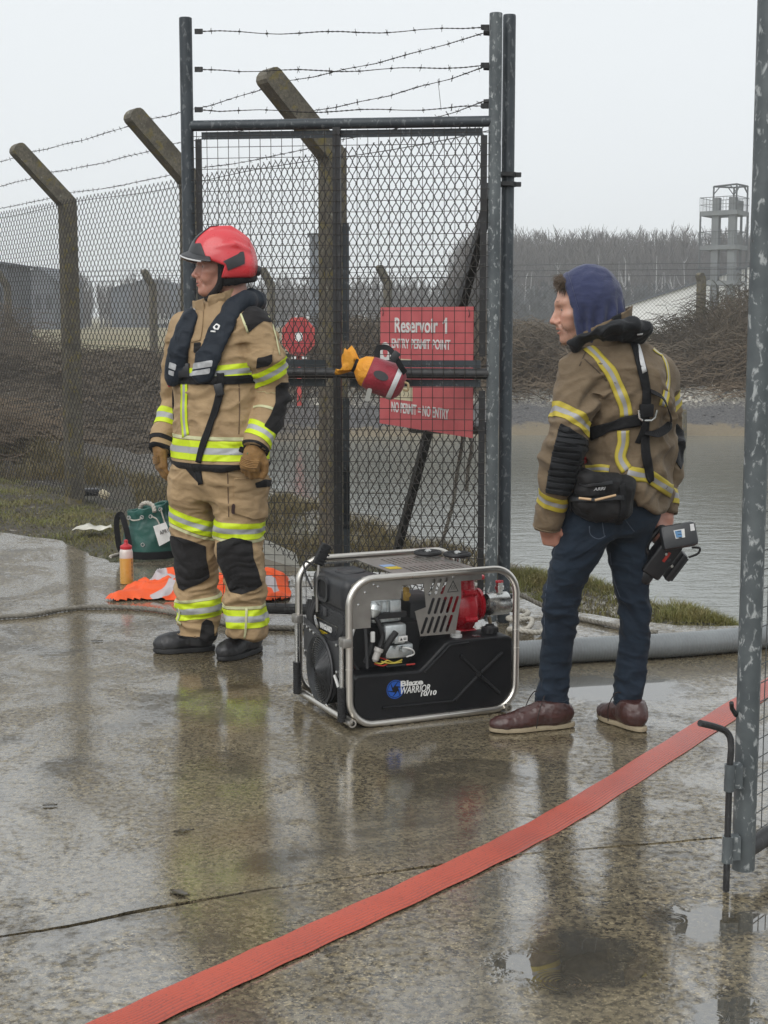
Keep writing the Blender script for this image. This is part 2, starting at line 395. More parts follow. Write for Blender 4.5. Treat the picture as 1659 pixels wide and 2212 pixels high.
# ------------------------------------------------------------------ terrain with the reservoir basin
WATER_Z = -1.0
BASIN = [(7.0, -1.5), (1.55, 10.9), (-2.7, 20.2), (-3.7, 24.0), (-3.3, 28.5), (-1.2, 31.2), (2.0, 31.8), (9.0, 31.6), (18.0, 31.0), (26.0, 24.0), (26.0, -1.5)]
def terrain_h(XY):
    XY = np.asarray(XY, float); s = poly_sd(XY, BASIN)
    p3 = np.column_stack([XY, np.zeros(len(XY))])
    far = np.clip((XY[:, 1] - 20) / 12, 0, 1)
    top = -0.05 - 0.06 * far + 0.05 * vnoise(p3, 0.5, 3, 3) * np.clip(far + 0.25, 0, 1)
    wd = 1.45 + 0.5 * far + 5.0 * np.clip((-XY[:, 0] - 2.2 + 0.06 * (XY[:, 1] - 20)) / 2.0, 0, 1) * np.clip((XY[:, 1] - 17) / 4, 0, 1)
    h = np.where(s < 0, WATER_Z + np.maximum(s * 0.6, -1.2), WATER_Z + (top - WATER_Z) * (1 - (1 - np.clip(s / wd, 0, 1)) ** 1.25))
    h = h + 0.10 * vnoise(p3, 1.6, 5, 3) * ((s > 0) & (s < wd + 0.5))
    near = poly_sd(XY, [tuple(p) for p in slab_far[::4]]) if len(XY) else 0
    h = np.where(near < 0.35, np.minimum(h, -0.05), h)
    crest = np.exp(-((s - wd) / 0.35) ** 2) * (1 - far) * (near > 0.1)
    return h + 0.05 * crest, s * 1.95 / np.maximum(wd, 1.95)
ax_ = lambda segs: np.unique(np.concatenate([np.arange(a, b, st) for a, b, st in segs]))
xs = ax_([(-900, -100, 80), (-100, -20, 8), (-20, -8, 1.0), (-8, 14, 0.22), (14, 30, 1.0), (30, 100, 8), (100, 901, 80)])
ys = ax_([(-60, 0, 10), (0, 6, 1.0), (6, 42, 0.22), (42, 60, 1.0), (60, 200, 10), (200, 1600, 100)])
XX, YY = np.meshgrid(xs, ys); XY = np.column_stack([XX.ravel(), YY.ravel()])
H, S = terrain_h(XY)
nx, ny = len(xs), len(ys); I = np.arange(nx * ny).reshape(ny, nx)
F = np.stack([I[:-1, :-1], I[:-1, 1:], I[1:, 1:], I[1:, :-1]], -1).reshape(-1, 4)
def terrain_material():
    m, t, b = new_mat('bank_and_field'); n = N(t); co = n.coord('Object')
    at = n.add('ShaderNodeAttribute', attribute_name='shore').outputs['Fac']
    no = n.noise(co, 3.0, 6, 0.65); f = n.noise(co, 22.0, 5, 0.7); v = n.noise(co, 0.25, 4, 0.6)
    y = n.add('ShaderNodeSeparateXYZ', {0: co}).outputs['Y']
    slate = n.mix(n.ramp(f, [(0.35, 0.0), (0.7, 1.0)]), (0.055, 0.055, 0.058), (0.15, 0.145, 0.14))
    tan = n.mix(f, (0.23, 0.185, 0.12), (0.15, 0.13, 0.095))
    earth = n.mix(n.ramp(no, [(0.35, 0.0), (0.65, 1.0)]), (0.085, 0.062, 0.038), (0.06, 0.07, 0.022))
    chalk = n.mix(n.ramp(f, [(0.45, 0.0), (0.6, 1.0)]), (0.10, 0.09, 0.075), (0.40, 0.38, 0.33))
    e = n.math('ADD', at, n.math('MULTIPLY', n.math('SUBTRACT', no, 0.5), 0.9))
    c = n.mix(n.ramp(n.math('MULTIPLY', e, 0.2), [(0.05, 0.0), (0.075, 1.0)]), tan, slate)
    c = n.mix(n.ramp(n.math('MULTIPLY', e, 0.2), [(0.19, 0.0), (0.26, 1.0)]), c, chalk)
    c = n.mix(n.ramp(n.math('MULTIPLY', e, 0.2), [(0.36, 0.0), (0.46, 1.0)]), c, earth)
    xx = n.add('ShaderNodeSeparateXYZ', {0: co}).outputs['X']
    lef = n.ramp(n.math('ADD', n.math('MULTIPLY', xx, -0.1), 0.3), [(0.40, 0.0), (0.62, 1.0)])
    scrub = n.mix(n.ramp(f, [(0.4, 0.0), (0.62, 1.0)]), (0.035, 0.030, 0.026), (0.095, 0.078, 0.060))
    c = n.mix(lef, c, n.mix(n.ramp(n.noise(co, 9.0, 4), [(0.66, 0.0), (0.7, 1.0)]), scrub, (0.34, 0.32, 0.28)))
    field = n.mix(n.ramp(v, [(0.35, 0.0), (0.65, 1.0)]), (0.27, 0.21, 0.115), (0.13, 0.125, 0.05))
    c = n.mix(n.ramp(n.math('MULTIPLY', y, 0.01), [(0.45, 0.0), (0.55, 1.0)]), c, field)
    t.links.new(c, b.inputs['Base Color']); b.inputs['Roughness'].default_value = 0.8
    t.links.new(n.bump(n.math('ADD', f, n.math('MULTIPLY', no, 2.0)), 0.8, 0.05), b.inputs['Normal'])
    return m
tag(mesh_obj('ground', np.column_stack([XY, H]), F, terrain_material(), attrs={'shore': S}), kind='structure')
def water_material():
    m, t, b = new_mat('reservoir_water'); n = N(t); co = n.coord('Object')
    b.inputs['Base Color'].default_value = (0.15, 0.158, 0.14, 1); b.inputs['Roughness'].default_value = 0.06; b.inputs['IOR'].default_value = 1.333
    a = n.noise(n.mapv(co, (1.0, 2.0, 1)), 2.4, 4, 0.6); d = n.noise(co, 13.0, 3, 0.6)
    dots = n.add('ShaderNodeTexVoronoi', {'Vector': co, 'Scale': 5.0}).outputs['Distance']
    dr = n.ramp(dots, [(0.03, 1.0), (0.10, 0.0)])
    h = n.math('ADD', n.math('MULTIPLY', a, 1.0), n.math('ADD', n.math('MULTIPLY', d, 0.35), n.math('MULTIPLY', dr, 0.15)))
    t.links.new(n.bump(h, 0.32, 0.03), b.inputs['Normal']); return m
mb = MB(); mb.add([(x, y, WATER_Z) for x, y in [(9.0, -4), (1.2, 10.7), (-3.2, 20.0), (-4.3, 24.0), (-3.9, 29.0), (-1.5, 32.0), (2.0, 32.6), (9.0, 32.4), (18, 32), (28, 25), (28, -4)]], [list(range(11))])
tag(mb.build('water', water_material()), kind='structure')

# ------------------------------------------------------------------ grass: uncountable blades
def blades(name, mat, spots, hgt, wid, lean=0.6, seed=0, label=None, cat=None):
    rg = np.random.default_rng(seed); n = len(spots); sp = np.asarray(spots)
    an = rg.uniform(0, 2 * np.pi, n); h = hgt * rg.uniform(0.35, 1.0, n) ** 1.2; ln = rg.uniform(0.1, lean, n) * h; w_ = wid * rg.uniform(0.6, 1.2, n)
    dx, dy = np.cos(an), np.sin(an); b2 = rg.uniform(0, 2 * np.pi, n); px_, py_ = np.cos(b2), np.sin(b2)
    V = np.zeros((n, 5, 3)); side = np.stack([px_, py_, 0 * px_], 1) * w_[:, None]
    V[:, 0] = sp - side; V[:, 1] = sp + side
    midp = sp + np.stack([dx * ln * 0.35, dy * ln * 0.35, h * 0.6], 1); V[:, 2] = midp + side * 0.7; V[:, 3] = midp - side * 0.7
    V[:, 4] = sp + np.stack([dx * ln * 1.2, dy * ln * 1.2, h], 1)
    b0 = np.arange(n) * 5; F = np.concatenate([np.stack([b0, b0 + 1, b0 + 2, b0 + 3], 1)]).tolist() + np.stack([b0 + 3, b0 + 2, b0 + 4], 1).tolist()
    o = mesh_obj(name, V.reshape(-1, 3), F, mat, smooth=False); return tag(o, label, cat, kind='stuff')
def scatter(poly, n, seed, dens=None):
    rg = np.random.default_rng(seed); p = np.array(poly); lo, hi = p.min(0), p.max(0); out = []
    while sum(map(len, out)) < n:
        q = rg.uniform(lo, hi, (n * 2, 2)); q = q[poly_sd(q, poly) < 0]
        if dens is not None: q = q[rg.uniform(0, 1, len(q)) < dens(q)]
        out.append(q)
    q = np.concatenate(out)[:n]; h, _ = terrain_h(q); return np.column_stack([q, h - 0.01])
M_GRASS = pm('wet_grass', (0.15, 0.17, 0.035), 0.5, c2=(0.20, 0.16, 0.06), vs=5, bump=0)
M_GRASSDRY = pm('withered_grass', (0.20, 0.155, 0.075), 0.7, c2=(0.10, 0.085, 0.03), vs=6, bump=0)
M_MOSS = pm('moss', (0.085, 0.095, 0.02), 0.8, c2=(0.13, 0.10, 0.045), vs=9, bump=0)
pr = [(G(1070, 1262)[0], G(1070, 1262)[1])] + [tuple(np.array(g(x, y)) - (0.0, 0.03)) for x, y in ((1120, 1294), (1250, 1326), (1420, 1351), (1590, 1356), (1900, 1350), (2200, 1345))] + [(3.4, 5.9), (2.4, 7.4), (1.75, 8.0), (1.05, 8.9), (0.6, 8.9)]
dn = lambda q: np.clip(0.35 + 1.1 * vnoise(np.column_stack([q, 0 * q[:, 0]]), 2.5, 9, 2), 0.05, 1)
blades('grass', M_GRASS, scatter(pr, 26000, 1, dn), 0.075, 0.0022, 0.9, 1, 'short wet green grass on the verge between yard and reservoir', 'grass')
blades('grass', M_MOSS, scatter(pr, 16000, 11), 0.03, 0.004, 1.2, 12, 'low brown-green moss among the grass beside the suction hose', 'moss')
pl = [g(x, y) for x, y in ((-300, 1110), (0, 1147), (130, 1164), (190, 1191), (240, 1212), (330, 1206), (470, 1206), (560, 1200), (470, 1150), (300, 1120), (230, 1085), (140, 1045), (-300, 960))]
blades('grass', M_GRASS, scatter(pl, 20000, 2, dn), 0.048, 0.0026, 1.2, 2, 'short green grass at the foot of the chain-link fence, left of the bag', 'grass')
blades('grass', M_MOSS, scatter(pl, 15000, 22), 0.03, 0.005, 1.2, 23, 'mossy turf creeping onto the concrete below the fence', 'moss')
p3 = [g(560, 1212), g(640, 1228), g(900, 1234), g(1060, 1260), (0.75, 8.9), (0.1, 10.3), (-1.0, 12.6), (-2.4, 14.5), g(300, 1100)]
blades('grass', M_GRASSDRY, scatter(p3, 16000, 3, dn), 0.12, 0.0035, 1.0, 3, 'withered grass between the fence and the reservoir edge', 'grass')
p4 = [(-2.0, 13.4), (-7, 16), (-12, 22), (-12, 25), (-7.5, 21), (-3.6, 17.2)]
blades('grass', M_GRASSDRY, scatter(p4, 14000, 4, dn), 0.22, 0.006, 1.0, 4, 'tall withered grass on the far-left bank behind the fence', 'grass')
# ================================================================== far bank: stones, brambles
def stones(name, mat, spots, size, seed, label, cat):
    rg = np.random.default_rng(seed); bm = bmesh.new(); bmesh.ops.create_icosphere(bm, subdivisions=1, radius=1.0)
    bV = np.array([v.co[:] for v in bm.verts]); bm.verts.index_update(); bF = np.array([[v.index for v in f.verts] for f in bm.faces]); bm.free()
    n = len(spots); k = len(bV); s = size * rg.uniform(0.4, 1.0, (n, 1, 1)) ** 1.5
    V = bV[None] * rg.uniform(0.55, 1.15, (n, k, 1)) * s * rg.uniform(0.6, 1.25, (n, 1, 3)); V[..., 2] *= 0.7
    V = V + np.asarray(spots)[:, None, :]
    F = (bF[None] + (np.arange(n) * k)[:, None, None]).reshape(-1, 3)
    return tag(mesh_obj(name, V.reshape(-1, 3), F, mat, smooth=False), label, cat, kind='stuff')
M_CHALK = pm('chalk', (0.52, 0.49, 0.43), 0.85, c2=(0.30, 0.28, 0.23), vs=1.5, bump=0.4, bs=20, bd=0.02)
M_STONE = pm('dark_gravel', (0.16, 0.155, 0.15), 0.75, c2=(0.07, 0.07, 0.072), vs=2.5, bump=0.4, bs=20, bd=0.02)
def along_shore(n, s0, s1, seed, ylo=20, xhi=14):
    rg = np.random.default_rng(seed); out = []
    while sum(map(len, out)) < n:
        q = np.column_stack([rg.uniform(-10, xhi, 20000), rg.uniform(ylo, 36, 20000)]); s = terrain_h(q)[1]
        wgt = np.clip(0.5 + 0.9 * vnoise(np.column_stack([q, 0 * s]), 0.9, seed, 2), 0.03, 1)
        out.append(q[(s > s0) & (s < s1) & (rg.uniform(0, 1, len(q)) < wgt)])
    q = np.concatenate(out)[:n]; h, _ = terrain_h(q); return np.column_stack([q, h])
stones('bank_stones', M_CHALK, along_shore(2300, 1.2, 2.3, 31), 0.095, 1, 'pale chalk stones along the top of the far bank', 'stones')
stones('bank_stones', M_CHALK, along_shore(900, 0.9, 2.0, 33, 18, -2.5), 0.06, 5, 'scattered pale stones on the dark bank behind the firefighter', 'stones')
stones('bank_gravel', M_STONE, along_shore(3000, 0.3, 2.2, 32), 0.06, 2, 'dark gravel on the slope down to the water', 'gravel')
nb = [tuple(np.array(g(x, y))) for x, y in ((560, 1214), (640, 1230), (900, 1236), (1060, 1262), (1110, 1286))] + [(0.95, 8.6), (0.2, 9.9), (-0.7, 11.4), (-1.5, 11.2)]
stones('edge_rubble', M_STONE, scatter(nb, 700, 41), 0.022, 3, 'rubble of small stones behind the gate at the reservoir edge', 'rubble')

M_BRAMBLE = pm('bare_bramble', (0.122, 0.096, 0.066), 0.85, c2=(0.068, 0.055, 0.040), vs=0.8, bump=0)
M_BRAMBLE2 = pm('rusty_bramble', (0.150, 0.110, 0.072), 0.85, c2=(0.088, 0.068, 0.046), vs=0.8, bump=0)
M_LEAF = pm('dark_bramble_leaf', (0.035, 0.045, 0.018), 0.7, c2=(0.06, 0.045, 0.025), vs=2, bump=0)
def brambles(name, mat, n, seed, xr, yr, hf, wid, label, leaves=0):
    rg = np.random.default_rng(seed); K = 7; V = np.zeros((n, K, 2, 3))
    x = rg.uniform(*xr, n); y = rg.uniform(*yr, n); h0, _ = terrain_h(np.column_stack([x, y]))
    hh = hf(x, y) * rg.uniform(0.35, 1.08, n); L = rg.uniform(0.4, 1.8, n); an = rg.uniform(0, 2 * np.pi, n)
    cx, cy = np.cos(an), np.sin(an)
    for k in range(K):
        t = k / (K - 1); up = np.sin(t * np.pi * 0.62) / 0.93
        p = np.stack([x + cx * L * (t - 0.4), y + cy * L * (t - 0.4) * 0.6, h0 + hh * up], 1) + rg.normal(0, 0.05, (n, 3))
        ww = wid * (1.15 - 0.7 * t); sd = np.stack([-cy * ww * 0.5 + 0.0, cx * ww * 0.5, np.full(n, ww * 0.75)], 1)
        V[:, k, 0] = p - sd; V[:, k, 1] = p + sd
    idx = np.arange(n * K * 2).reshape(n, K, 2)
    F = np.stack([idx[:, :-1, 0], idx[:, :-1, 1], idx[:, 1:, 1], idx[:, 1:, 0]], -1).reshape(-1, 4)
    V = V.reshape(-1, 3)
    return tag(mesh_obj(name, V, F, mat, smooth=False), label, 'brambles', kind='stuff')
bh = lambda x, y: 1.38 + 0.38 * vnoise(np.column_stack([x, y, 0 * x]), 0.45, 7, 2) + 0.55 * np.exp(-((x - 8.6) / 1.6) ** 2) - 0.48 * np.exp(-((x - 5.9) / 1.5) ** 2)
brambles('bramble_thicket', M_BRAMBLE, 17000, 51, (-1.5, 15), (34.1, 38.6), bh, 0.0115, 'bare brown bramble thicket along the far bank')
brambles('bramble_thicket', M_BRAMBLE2, 11000, 52, (-1.5, 15), (33.7, 36.0), lambda x, y: 0.62 * bh(x, y), 0.012, 'rust-brown low bramble growth at the foot of the thicket')
brambles('bramble_thicket', M_LEAF, 420, 53, (5.5, 13), (36, 38.6), lambda x, y: 1.15 * bh(x, y), 0.013, 'dark leafy bramble shoots in front of the white shed')
brambles('bramble_thicket', M_BRAMBLE, 11000, 54, (-16, 0.5), (32.6, 41.5), lambda x, y: 0.62 + 0.35 * vnoise(np.column_stack([x, y, 0 * x]), 0.3, 8, 2) + 1.1 * np.clip((-x - 8.2) / 1.5, 0, 1), 0.014, 'brown thicket seen through the chain-link beyond the far-left bank')
brambles('bramble_thicket', M_BRAMBLE2, 1300, 55, (-7.5, -4.0), (14.5, 19), lambda x, y: 0.45 + 0 * x, 0.014, 'low bramble runners on the near-left bank behind the fence')

brambles('bramble_thicket', M_BRAMBLE, 7000, 56, (-10, -2.6), (18.5, 33.0), lambda x, y: 0.20 + 0.22 * np.clip(vnoise(np.column_stack([x, y, 0 * x]), 0.8, 18, 2), 0, 1), 0.010, 'dark low scrub scattered over the left bank of the reservoir')
brambles('bramble_thicket', M_BRAMBLE2, 1100, 57, (-1.5, 15), (32.9, 34.2), lambda x, y: 0.25 + 0.3 * np.clip(vnoise(np.column_stack([x, y, 0 * x]), 1.1, 19, 2), 0, 1), 0.011, 'straggling dead stems hanging down the far bank')
# ================================================================== far fence behind the brambles
M_CPOST = None
def concrete_post_material():
    m, t, b = new_mat('lichen_concrete'); n = N(t); co = n.coord('Object')
    a = n.noise(co, 9.0, 6, 0.65); f = n.noise(co, 70.0, 5, 0.7); l = n.noise(co, 16.0, 5, 0.6, 0.4)
    c = n.mix(n.ramp(f, [(0.35, 0.0), (0.7, 1.0)]), (0.085, 0.075, 0.055), (0.19, 0.17, 0.13))
    c = n.mix(n.ramp(a, [(0.4, 0.0), (0.65, 0.7)]), c, (0.06, 0.054, 0.042))
    c = n.mix(n.ramp(l, [(0.54, 0.0), (0.66, 0.75)]), c, (0.17, 0.135, 0.03))
    c = n.mix(n.ramp(n.noise(co, 24.0, 3), [(0.66, 0.0), (0.72, 0.8)]), c, (0.27, 0.27, 0.22))
    t.links.new(c, b.inputs['Base Color']); b.inputs['Roughness'].default_value = 0.75
    t.links.new(n.bump(n.math('ADD', f, n.math('MULTIPLY', a, 1.5)), 0.6, 0.008), b.inputs['Normal']); return m
M_CPOST = concrete_post_material()
def crank_post(base, h, arm, wdt=0.15, dpt=0.12):
    """square post with a cranked top arm (vector), one mesh"""
    arm = Vector(arm); base = Vector(base); out = Vector((arm.x, arm.y, 0)).normalized(); sd = Vector((-out.y, out.x, 0))
    L = arm.length; prof = []
    hw = dpt / 2
    A = arm.normalized(); nrm = Vector((out * A.z - Vector((0, 0, 1)) * out.dot(arm) / L))   # across the arm, in its plane
    k0, k1 = base + Vector((0, 0, h)) - out * -hw, base + Vector((0, 0, h)) - out * hw
    pts = [base + out * hw * 1.12, base - out * hw * 1.12]
    # outline in the (out, up) plane
    ol = [(-hw * 1.15, -0.3), (hw * 1.15, -0.3), (hw, h - 0.05)]
    ax, az = out.dot(A), A.z
    tipc = (ax * L, h + az * L); pn = (az, -ax)
    w2 = hw * 0.98
    tip = []
    for k in range(7):
        a = math.pi * k / 6
        tip.append((tipc[0] + pn[0] * w2 * math.cos(a) + ax * w2 * 0.75 * math.sin(a), tipc[1] + pn[1] * w2 * math.cos(a) + az * w2 * 0.75 * math.sin(a)))
    ol += [(pn[0] * w2 + ax * 0.03 , h + pn[1] * w2 + az * 0.03)] + tip + [(-hw, h + 0.03)]
    mb = MB(); O = base - sd * (wdt / 2)
    mb.prism(ol, O, out, Vector((0, 0, 1)), sd * wdt); return mb
def zigzag(A, B, h0, h1, W, T, r, n=4, rough=0.0, seed=0, wob=0.0):
    """chain-link from A to B (ground points), woven zigzag wires"""
    A, B = np.array(A, float), np.array(B, float); d = B - A; L = np.linalg.norm(d); d /= L; nor = np.array([-d[1], d[0], 0.0]); k = int(L / W)
    rg = np.random.default_rng(seed); Vs = []; Fs = []; off = 0; m = int((h1 - h0) / (T / 2))
    tt = np.arange(m + 1)
    for i in range(k):
        ph = i % 2
        zig = ((tt + ph) % 2).astype(float)
        u = i * W + zig * W * 1.06 - 0.03 * W + rg.normal(0, W * 0.02 * rough, m + 1); z = h0 + tt * T / 2 + (0.0 if True else 0) + rg.normal(0, T * 0.02 * rough, m + 1)
        # rounded bends: three points for each bend
        P3 = []
        pc = A[None] + d[None] * u[:, None]; pc[:, 2] = z + A[2]
        sway = wob * np.sin(u * 2.1 + z * 1.3)
        pc += nor[None] * (sway + np.where(zig > 0, 1, -1) * r * 1.1)[:, None]
        q = np.empty((2 * m + 1, 3)); q[0::2] = pc; q[1::2] = (pc[:-1] + pc[1:]) / 2
        q[1::2] += nor[None] * 0.0
        t = np.gradient(q, axis=0); t /= np.linalg.norm(t, axis=1)[:, None]
        a1 = np.cross(t, nor); a1 /= np.linalg.norm(a1, axis=1)[:, None]; a2 = np.cross(t, a1)
        ang = np.arange(n) * 2 * np.pi / n + np.pi / 4
        ring = q[:, None] + r * (np.cos(ang)[None, :, None] * a1[:, None] + np.sin(ang)[None, :, None] * a2[:, None])
        Vs.append(ring.reshape(-1, 3)); M = len(q); I = off + np.arange(M * n).reshape(M, n)
        Fs.append(np.stack([I[:-1], np.roll(I, -1, 1)[:-1], np.roll(I, -1, 1)[1:], I[1:]], -1).reshape(-1, 4)); off += M * n
    return np.concatenate(Vs), np.concatenate(Fs)
M_WIRE = pm('weathered_wire', (0.030, 0.030, 0.030), 0.6, 0.35, c2=(0.05, 0.042, 0.034), vs=30, bump=0)
M_FARWIRE = pm('far_wire', (0.12, 0.125, 0.13), 0.6, 0.2, bump=0)
ff_pts = [(-17.5, 49.0), (-11.4, 47.0), (-6.85, 46.0), (-3.2, 44.0), (0.1, 42.0), (4.0, 40.6), (8.05, 39.4), (12.2, 38.2), (16.0, 37.0)]
ff = thing('perimeter_fence', (*ff_pts[4], 0), 'far chain-link fence on cranked concrete posts behind the brambles', 'fence')
for i, (x, y) in enumerate(ff_pts):
    if x == 4.0: continue
    crank_post((x, y, -0.1), 2.42, (-0.22, -0.16, 0.42) if x < 6 else (-0.05, -0.03, 0.15), 0.17, 0.17).build('concrete_post', M_CPOST, ff)
VV = []; FF_ = []; o_ = 0
for a, b_ in zip(ff_pts[3:], ff_pts[4:]):
    v, f = zigzag((*a, -0.1), (*b_, -0.1), 0.5, 2.35, 0.05, 0.1, 0.0040, 3, 0.5, 3); VV.append(v); FF_.append(f + o_); o_ += len(v)
cl = mesh_obj('chain_link', np.concatenate(VV), np.concatenate(FF_), M_FARWIRE, ff, smooth=False); cl['kind'] = 'stuff'
for k in range(3):
    mb = MB(); mb.tube([(x - 0.1 - 0.05 * k, y - 0.05, 2.42 + 0.15 * k + 0.05) for x, y in ff_pts], 0.008, 4); mb.build('barbed_wire', M_FARWIRE, ff)

# ================================================================== bare wood in the distance
def wood(name, mat, n, seed, xr, yr, hr, label, trunkw=0.22, tw=60, twigw=0.05):
    rg = np.random.default_rng(seed); V = []; F = []
    def rib(a, b, c, w0, w1):
        k = len(V); s0 = np.array([w0 / 2, 0, 0]); s1 = np.array([w1 / 2, 0, 0]); mid = (w0 + w1) / 4
        V.extend([a - s0, a + s0, b + np.array([mid, 0, 0]), b - np.array([mid, 0, 0]), c + s1, c - s1]); F.append([k, k + 1, k + 2, k + 3]); F.append([k + 3, k + 2, k + 4, k + 5])
    for i in range(n):
        x = rg.uniform(*xr); y = rg.uniform(*yr); h = rg.uniform(*hr); lean = rg.normal(0, 0.25)
        base = np.array([x, y, -0.3]); top = np.array([x + lean, y, h])
        rib(base, (base + top) / 2 + [rg.normal(0, .12), 0, 0], top, trunkw * rg.uniform(.6, 1.2), 0.03)
        V[-1] = V[-1]; 
        for k in range(tw):
            t = rg.uniform(0.18, 0.98); p = base + (top - base) * t; L = (1.15 - t) * h * rg.uniform(0.12, 0.36) + 0.3
            an = rg.uniform(0, 2 * np.pi); up = rg.uniform(0.9, 2.2); dv = np.array([np.cos(an), np.sin(an), up]); dv /= np.linalg.norm(dv)
            q = p + dv * L * 0.55 + [0, 0, 0.0]; e = q + (dv + [rg.normal(0, .25), 0, .35]) * L * 0.5
            rib(p, q, e, twigw * 1.5, twigw * 0.5)
    return tag(mesh_obj(name, np.array(V), F, mat, smooth=False), label, 'wood', kind='stuff')
M_BARK = pm('grey_bark', (0.105, 0.095, 0.088), 0.9, c2=(0.07, 0.064, 0.06), vs=0.3, bump=0)
M_BIRCH = pm('pale_bark', (0.42, 0.42, 0.41), 0.9, c2=(0.25, 0.25, 0.25), vs=0.5, bump=0)
wood('woodland', M_BARK, 1750, 61, (9, 72), (158, 215), (9.3, 10.5), 'bare grey winter wood on the skyline right of the gate post', 0.2, 56, 0.045)
wood('woodland', M_BARK, 520, 62, (-75, 11), (190, 240), (4.6, 6.8), 'low bare wood on the horizon behind the chain-link fence', 0.22, 40, 0.07)
wood('birch_trunks', M_BIRCH, 26, 63, (13, 40), (152, 157), (4.5, 8.0), 'pale birch stems at the front of the bare wood', 0.16, 2, 0.05)
wood('shrub_layer', pm('dark_undergrowth', (0.052, 0.055, 0.056), 0.9, c2=(0.035, 0.038, 0.04), vs=0.2, bump=0), 1300, 64, (6, 72), (150, 158), (2.2, 4.6), 'dark undergrowth at the foot of the bare wood', 0.4, 9, 0.22)
t1 = wood('bare_tree', M_BARK, 16, 65, (2.9, 4.7), (62, 66), (2.8, 4.3), 'bare bushy tree behind the fence above the red sign', 0.12, 70, 0.028); t1['category'] = 'tree'

# ================================================================== distant buildings
M_FARGREY = pm('far_cladding', (0.10, 0.115, 0.135), 0.8, c2=(0.085, 0.098, 0.115), vs=0.2, bump=0)
M_FARDARK = pm('far_roof', (0.085, 0.095, 0.11), 0.8, c2=(0.07, 0.08, 0.095), vs=0.2, bump=0)
M_WHITE = pm('white_cladding', (0.85, 0.86, 0.85), 0.7, c2=(0.80, 0.81, 0.80), vs=0.3, bump=0)
M_GLASS = pm('dark_glazing', (0.03, 0.035, 0.04), 0.15, bump=0)
def shed(x0, x1, y, d, eave, ridge, wallm, roofm, label, name, nwin=0, ridge_x=None, skew=0.0):
    o = thing(name, ((x0 + x1) / 2, y, 0), label, 'building'); rx = ridge_x if ridge_x is not None else (x0 + x1) / 2
    mb = MB(); mb.prism([(x0, -0.3), (x1, -0.3), (x1, eave), (rx, ridge), (x0, eave)], (0, y, 0), (1, 0, 0), (0, 0, 1), (d * skew, d, 0)); wl = mb.build('wall', wallm, o)
    mb = MB(); e = 0.25
    for (xa, za, xb, zb) in ((x0 - e, eave - 0.05, rx, ridge + 0.03), (rx, ridge + 0.03, x1 + e, eave - 0.05)):
        mb.hull8([(xa, y - e, za), (xb, y - e, zb), (xb + d * skew, y + d + e, zb), (xa + d * skew, y + d + e, za), (xa, y - e, za + 0.14), (xb, y - e, zb + 0.14), (xb + d * skew, y + d + e, zb + 0.14), (xa + d * skew, y + d + e, za + 0.14)])
    mb.build('roof', roofm, o)
    for i in range(nwin):
        cx = x0 + (x1 - x0) * (i + 0.5) / nwin
        mb = MB(); mb.box((cx, y - 0.03, eave * 0.55), ((x1 - x0) / nwin * 0.5, 0.08, eave * 0.3)); mb.build('window', M_GLASS, o)
    return o
X90 = lambda x, Y: (x - 829.5) / FPX * Y / 0.992
shed(X90(1325, 127), X90(2000, 127), 127, 26, CAMH + (680.6 - 668) / FPX * 127, CAMH + (680.6 - 560) / FPX * 127, M_WHITE, M_FARDARK, 'white gable-ended shed behind the brambles and the drill tower', 'white_shed', 0, skew=0.30)
shed(X90(250, 200), X90(415, 200), 200, 20, 4.8, 6.0, M_FARGREY, M_FARDARK, 'long grey-blue shed on the horizon right of the mossy fence post', 'grey_shed', 0)
shed(X90(425, 230), X90(620, 230), 230, 20, 4.0, 6.2, M_FARGREY, M_FARDARK, 'low grey shed on the horizon hidden partly by the firefighter', 'grey_shed', 0)
shed(X90(60, 170), X90(130, 170), 170, 16, 5.2, 6.6, M_FARDARK, M_FARDARK, 'dark pitched building on the horizon near the picture edge', 'dark_building', 3)
shed(X90(-160, 95), X90(34, 95), 95, 6, 4.5, 4.9, M_FARDARK, M_FARDARK, 'grey flat-topped building cut by the picture edge behind the fence', 'grey_building', 3)
def block(x0, x1, y, d, h, m, label, name, floors):
    o = thing(name, ((x0 + x1) / 2, y, 0), label, 'building')
    MB().box(((x0 + x1) / 2, y + d / 2, h / 2), (x1 - x0, d, h)).build('wall', m, o)
    MB().box(((x0 + x1) / 2, y + d / 2, h + 0.15), (x1 - x0 + 0.4, d + 0.4, 0.3)).build('roof', M_FARDARK, o)
    for k in range(floors):
        mb = MB(); mb.box(((x0 + x1) / 2, y - 0.02, h * (k + 0.6) / floors), ((x1 - x0) * 0.6, 0.06, h / floors * 0.35)); mb.build('window', M_GLASS, o)
block(X90(672, 150), X90(696, 150), 150, 3, 9.0, M_FARGREY, 'narrow grey tower on the horizon behind the gate mesh', 'grey_tower', 4)
# parked van far across the field
vn = thing('van', (X90(353, 196), 196, 0), 'small white van parked far across the field', 'van')
vx, vy = X90(353, 196), 196
MB().prism([(-1.0, 0.35), (1.1, 0.35), (1.1, 0.95), (0.75, 1.05), (0.5, 1.7), (-1.0, 1.7)], (vx, vy, 0), (1, 0, 0), (0, 0, 1), (0, 1.6, 0)).build('body', M_WHITE, vn)
MB().prism([(0.1, 1.1), (0.66, 1.1), (0.44, 1.58), (0.1, 1.58)], (vx, vy - 0.02, 0), (1, 0, 0), (0, 0, 1), (0, 0.04, 0)).build('window', M_GLASS, vn)
for q in (-0.6, 0.7): MB().lathe((vx + q, vy - 0.03, 0.3), (0, 1, 0), [(0, 0.3), (0.2, 0.3)], 12).build('wheel', M_GLASS, vn)

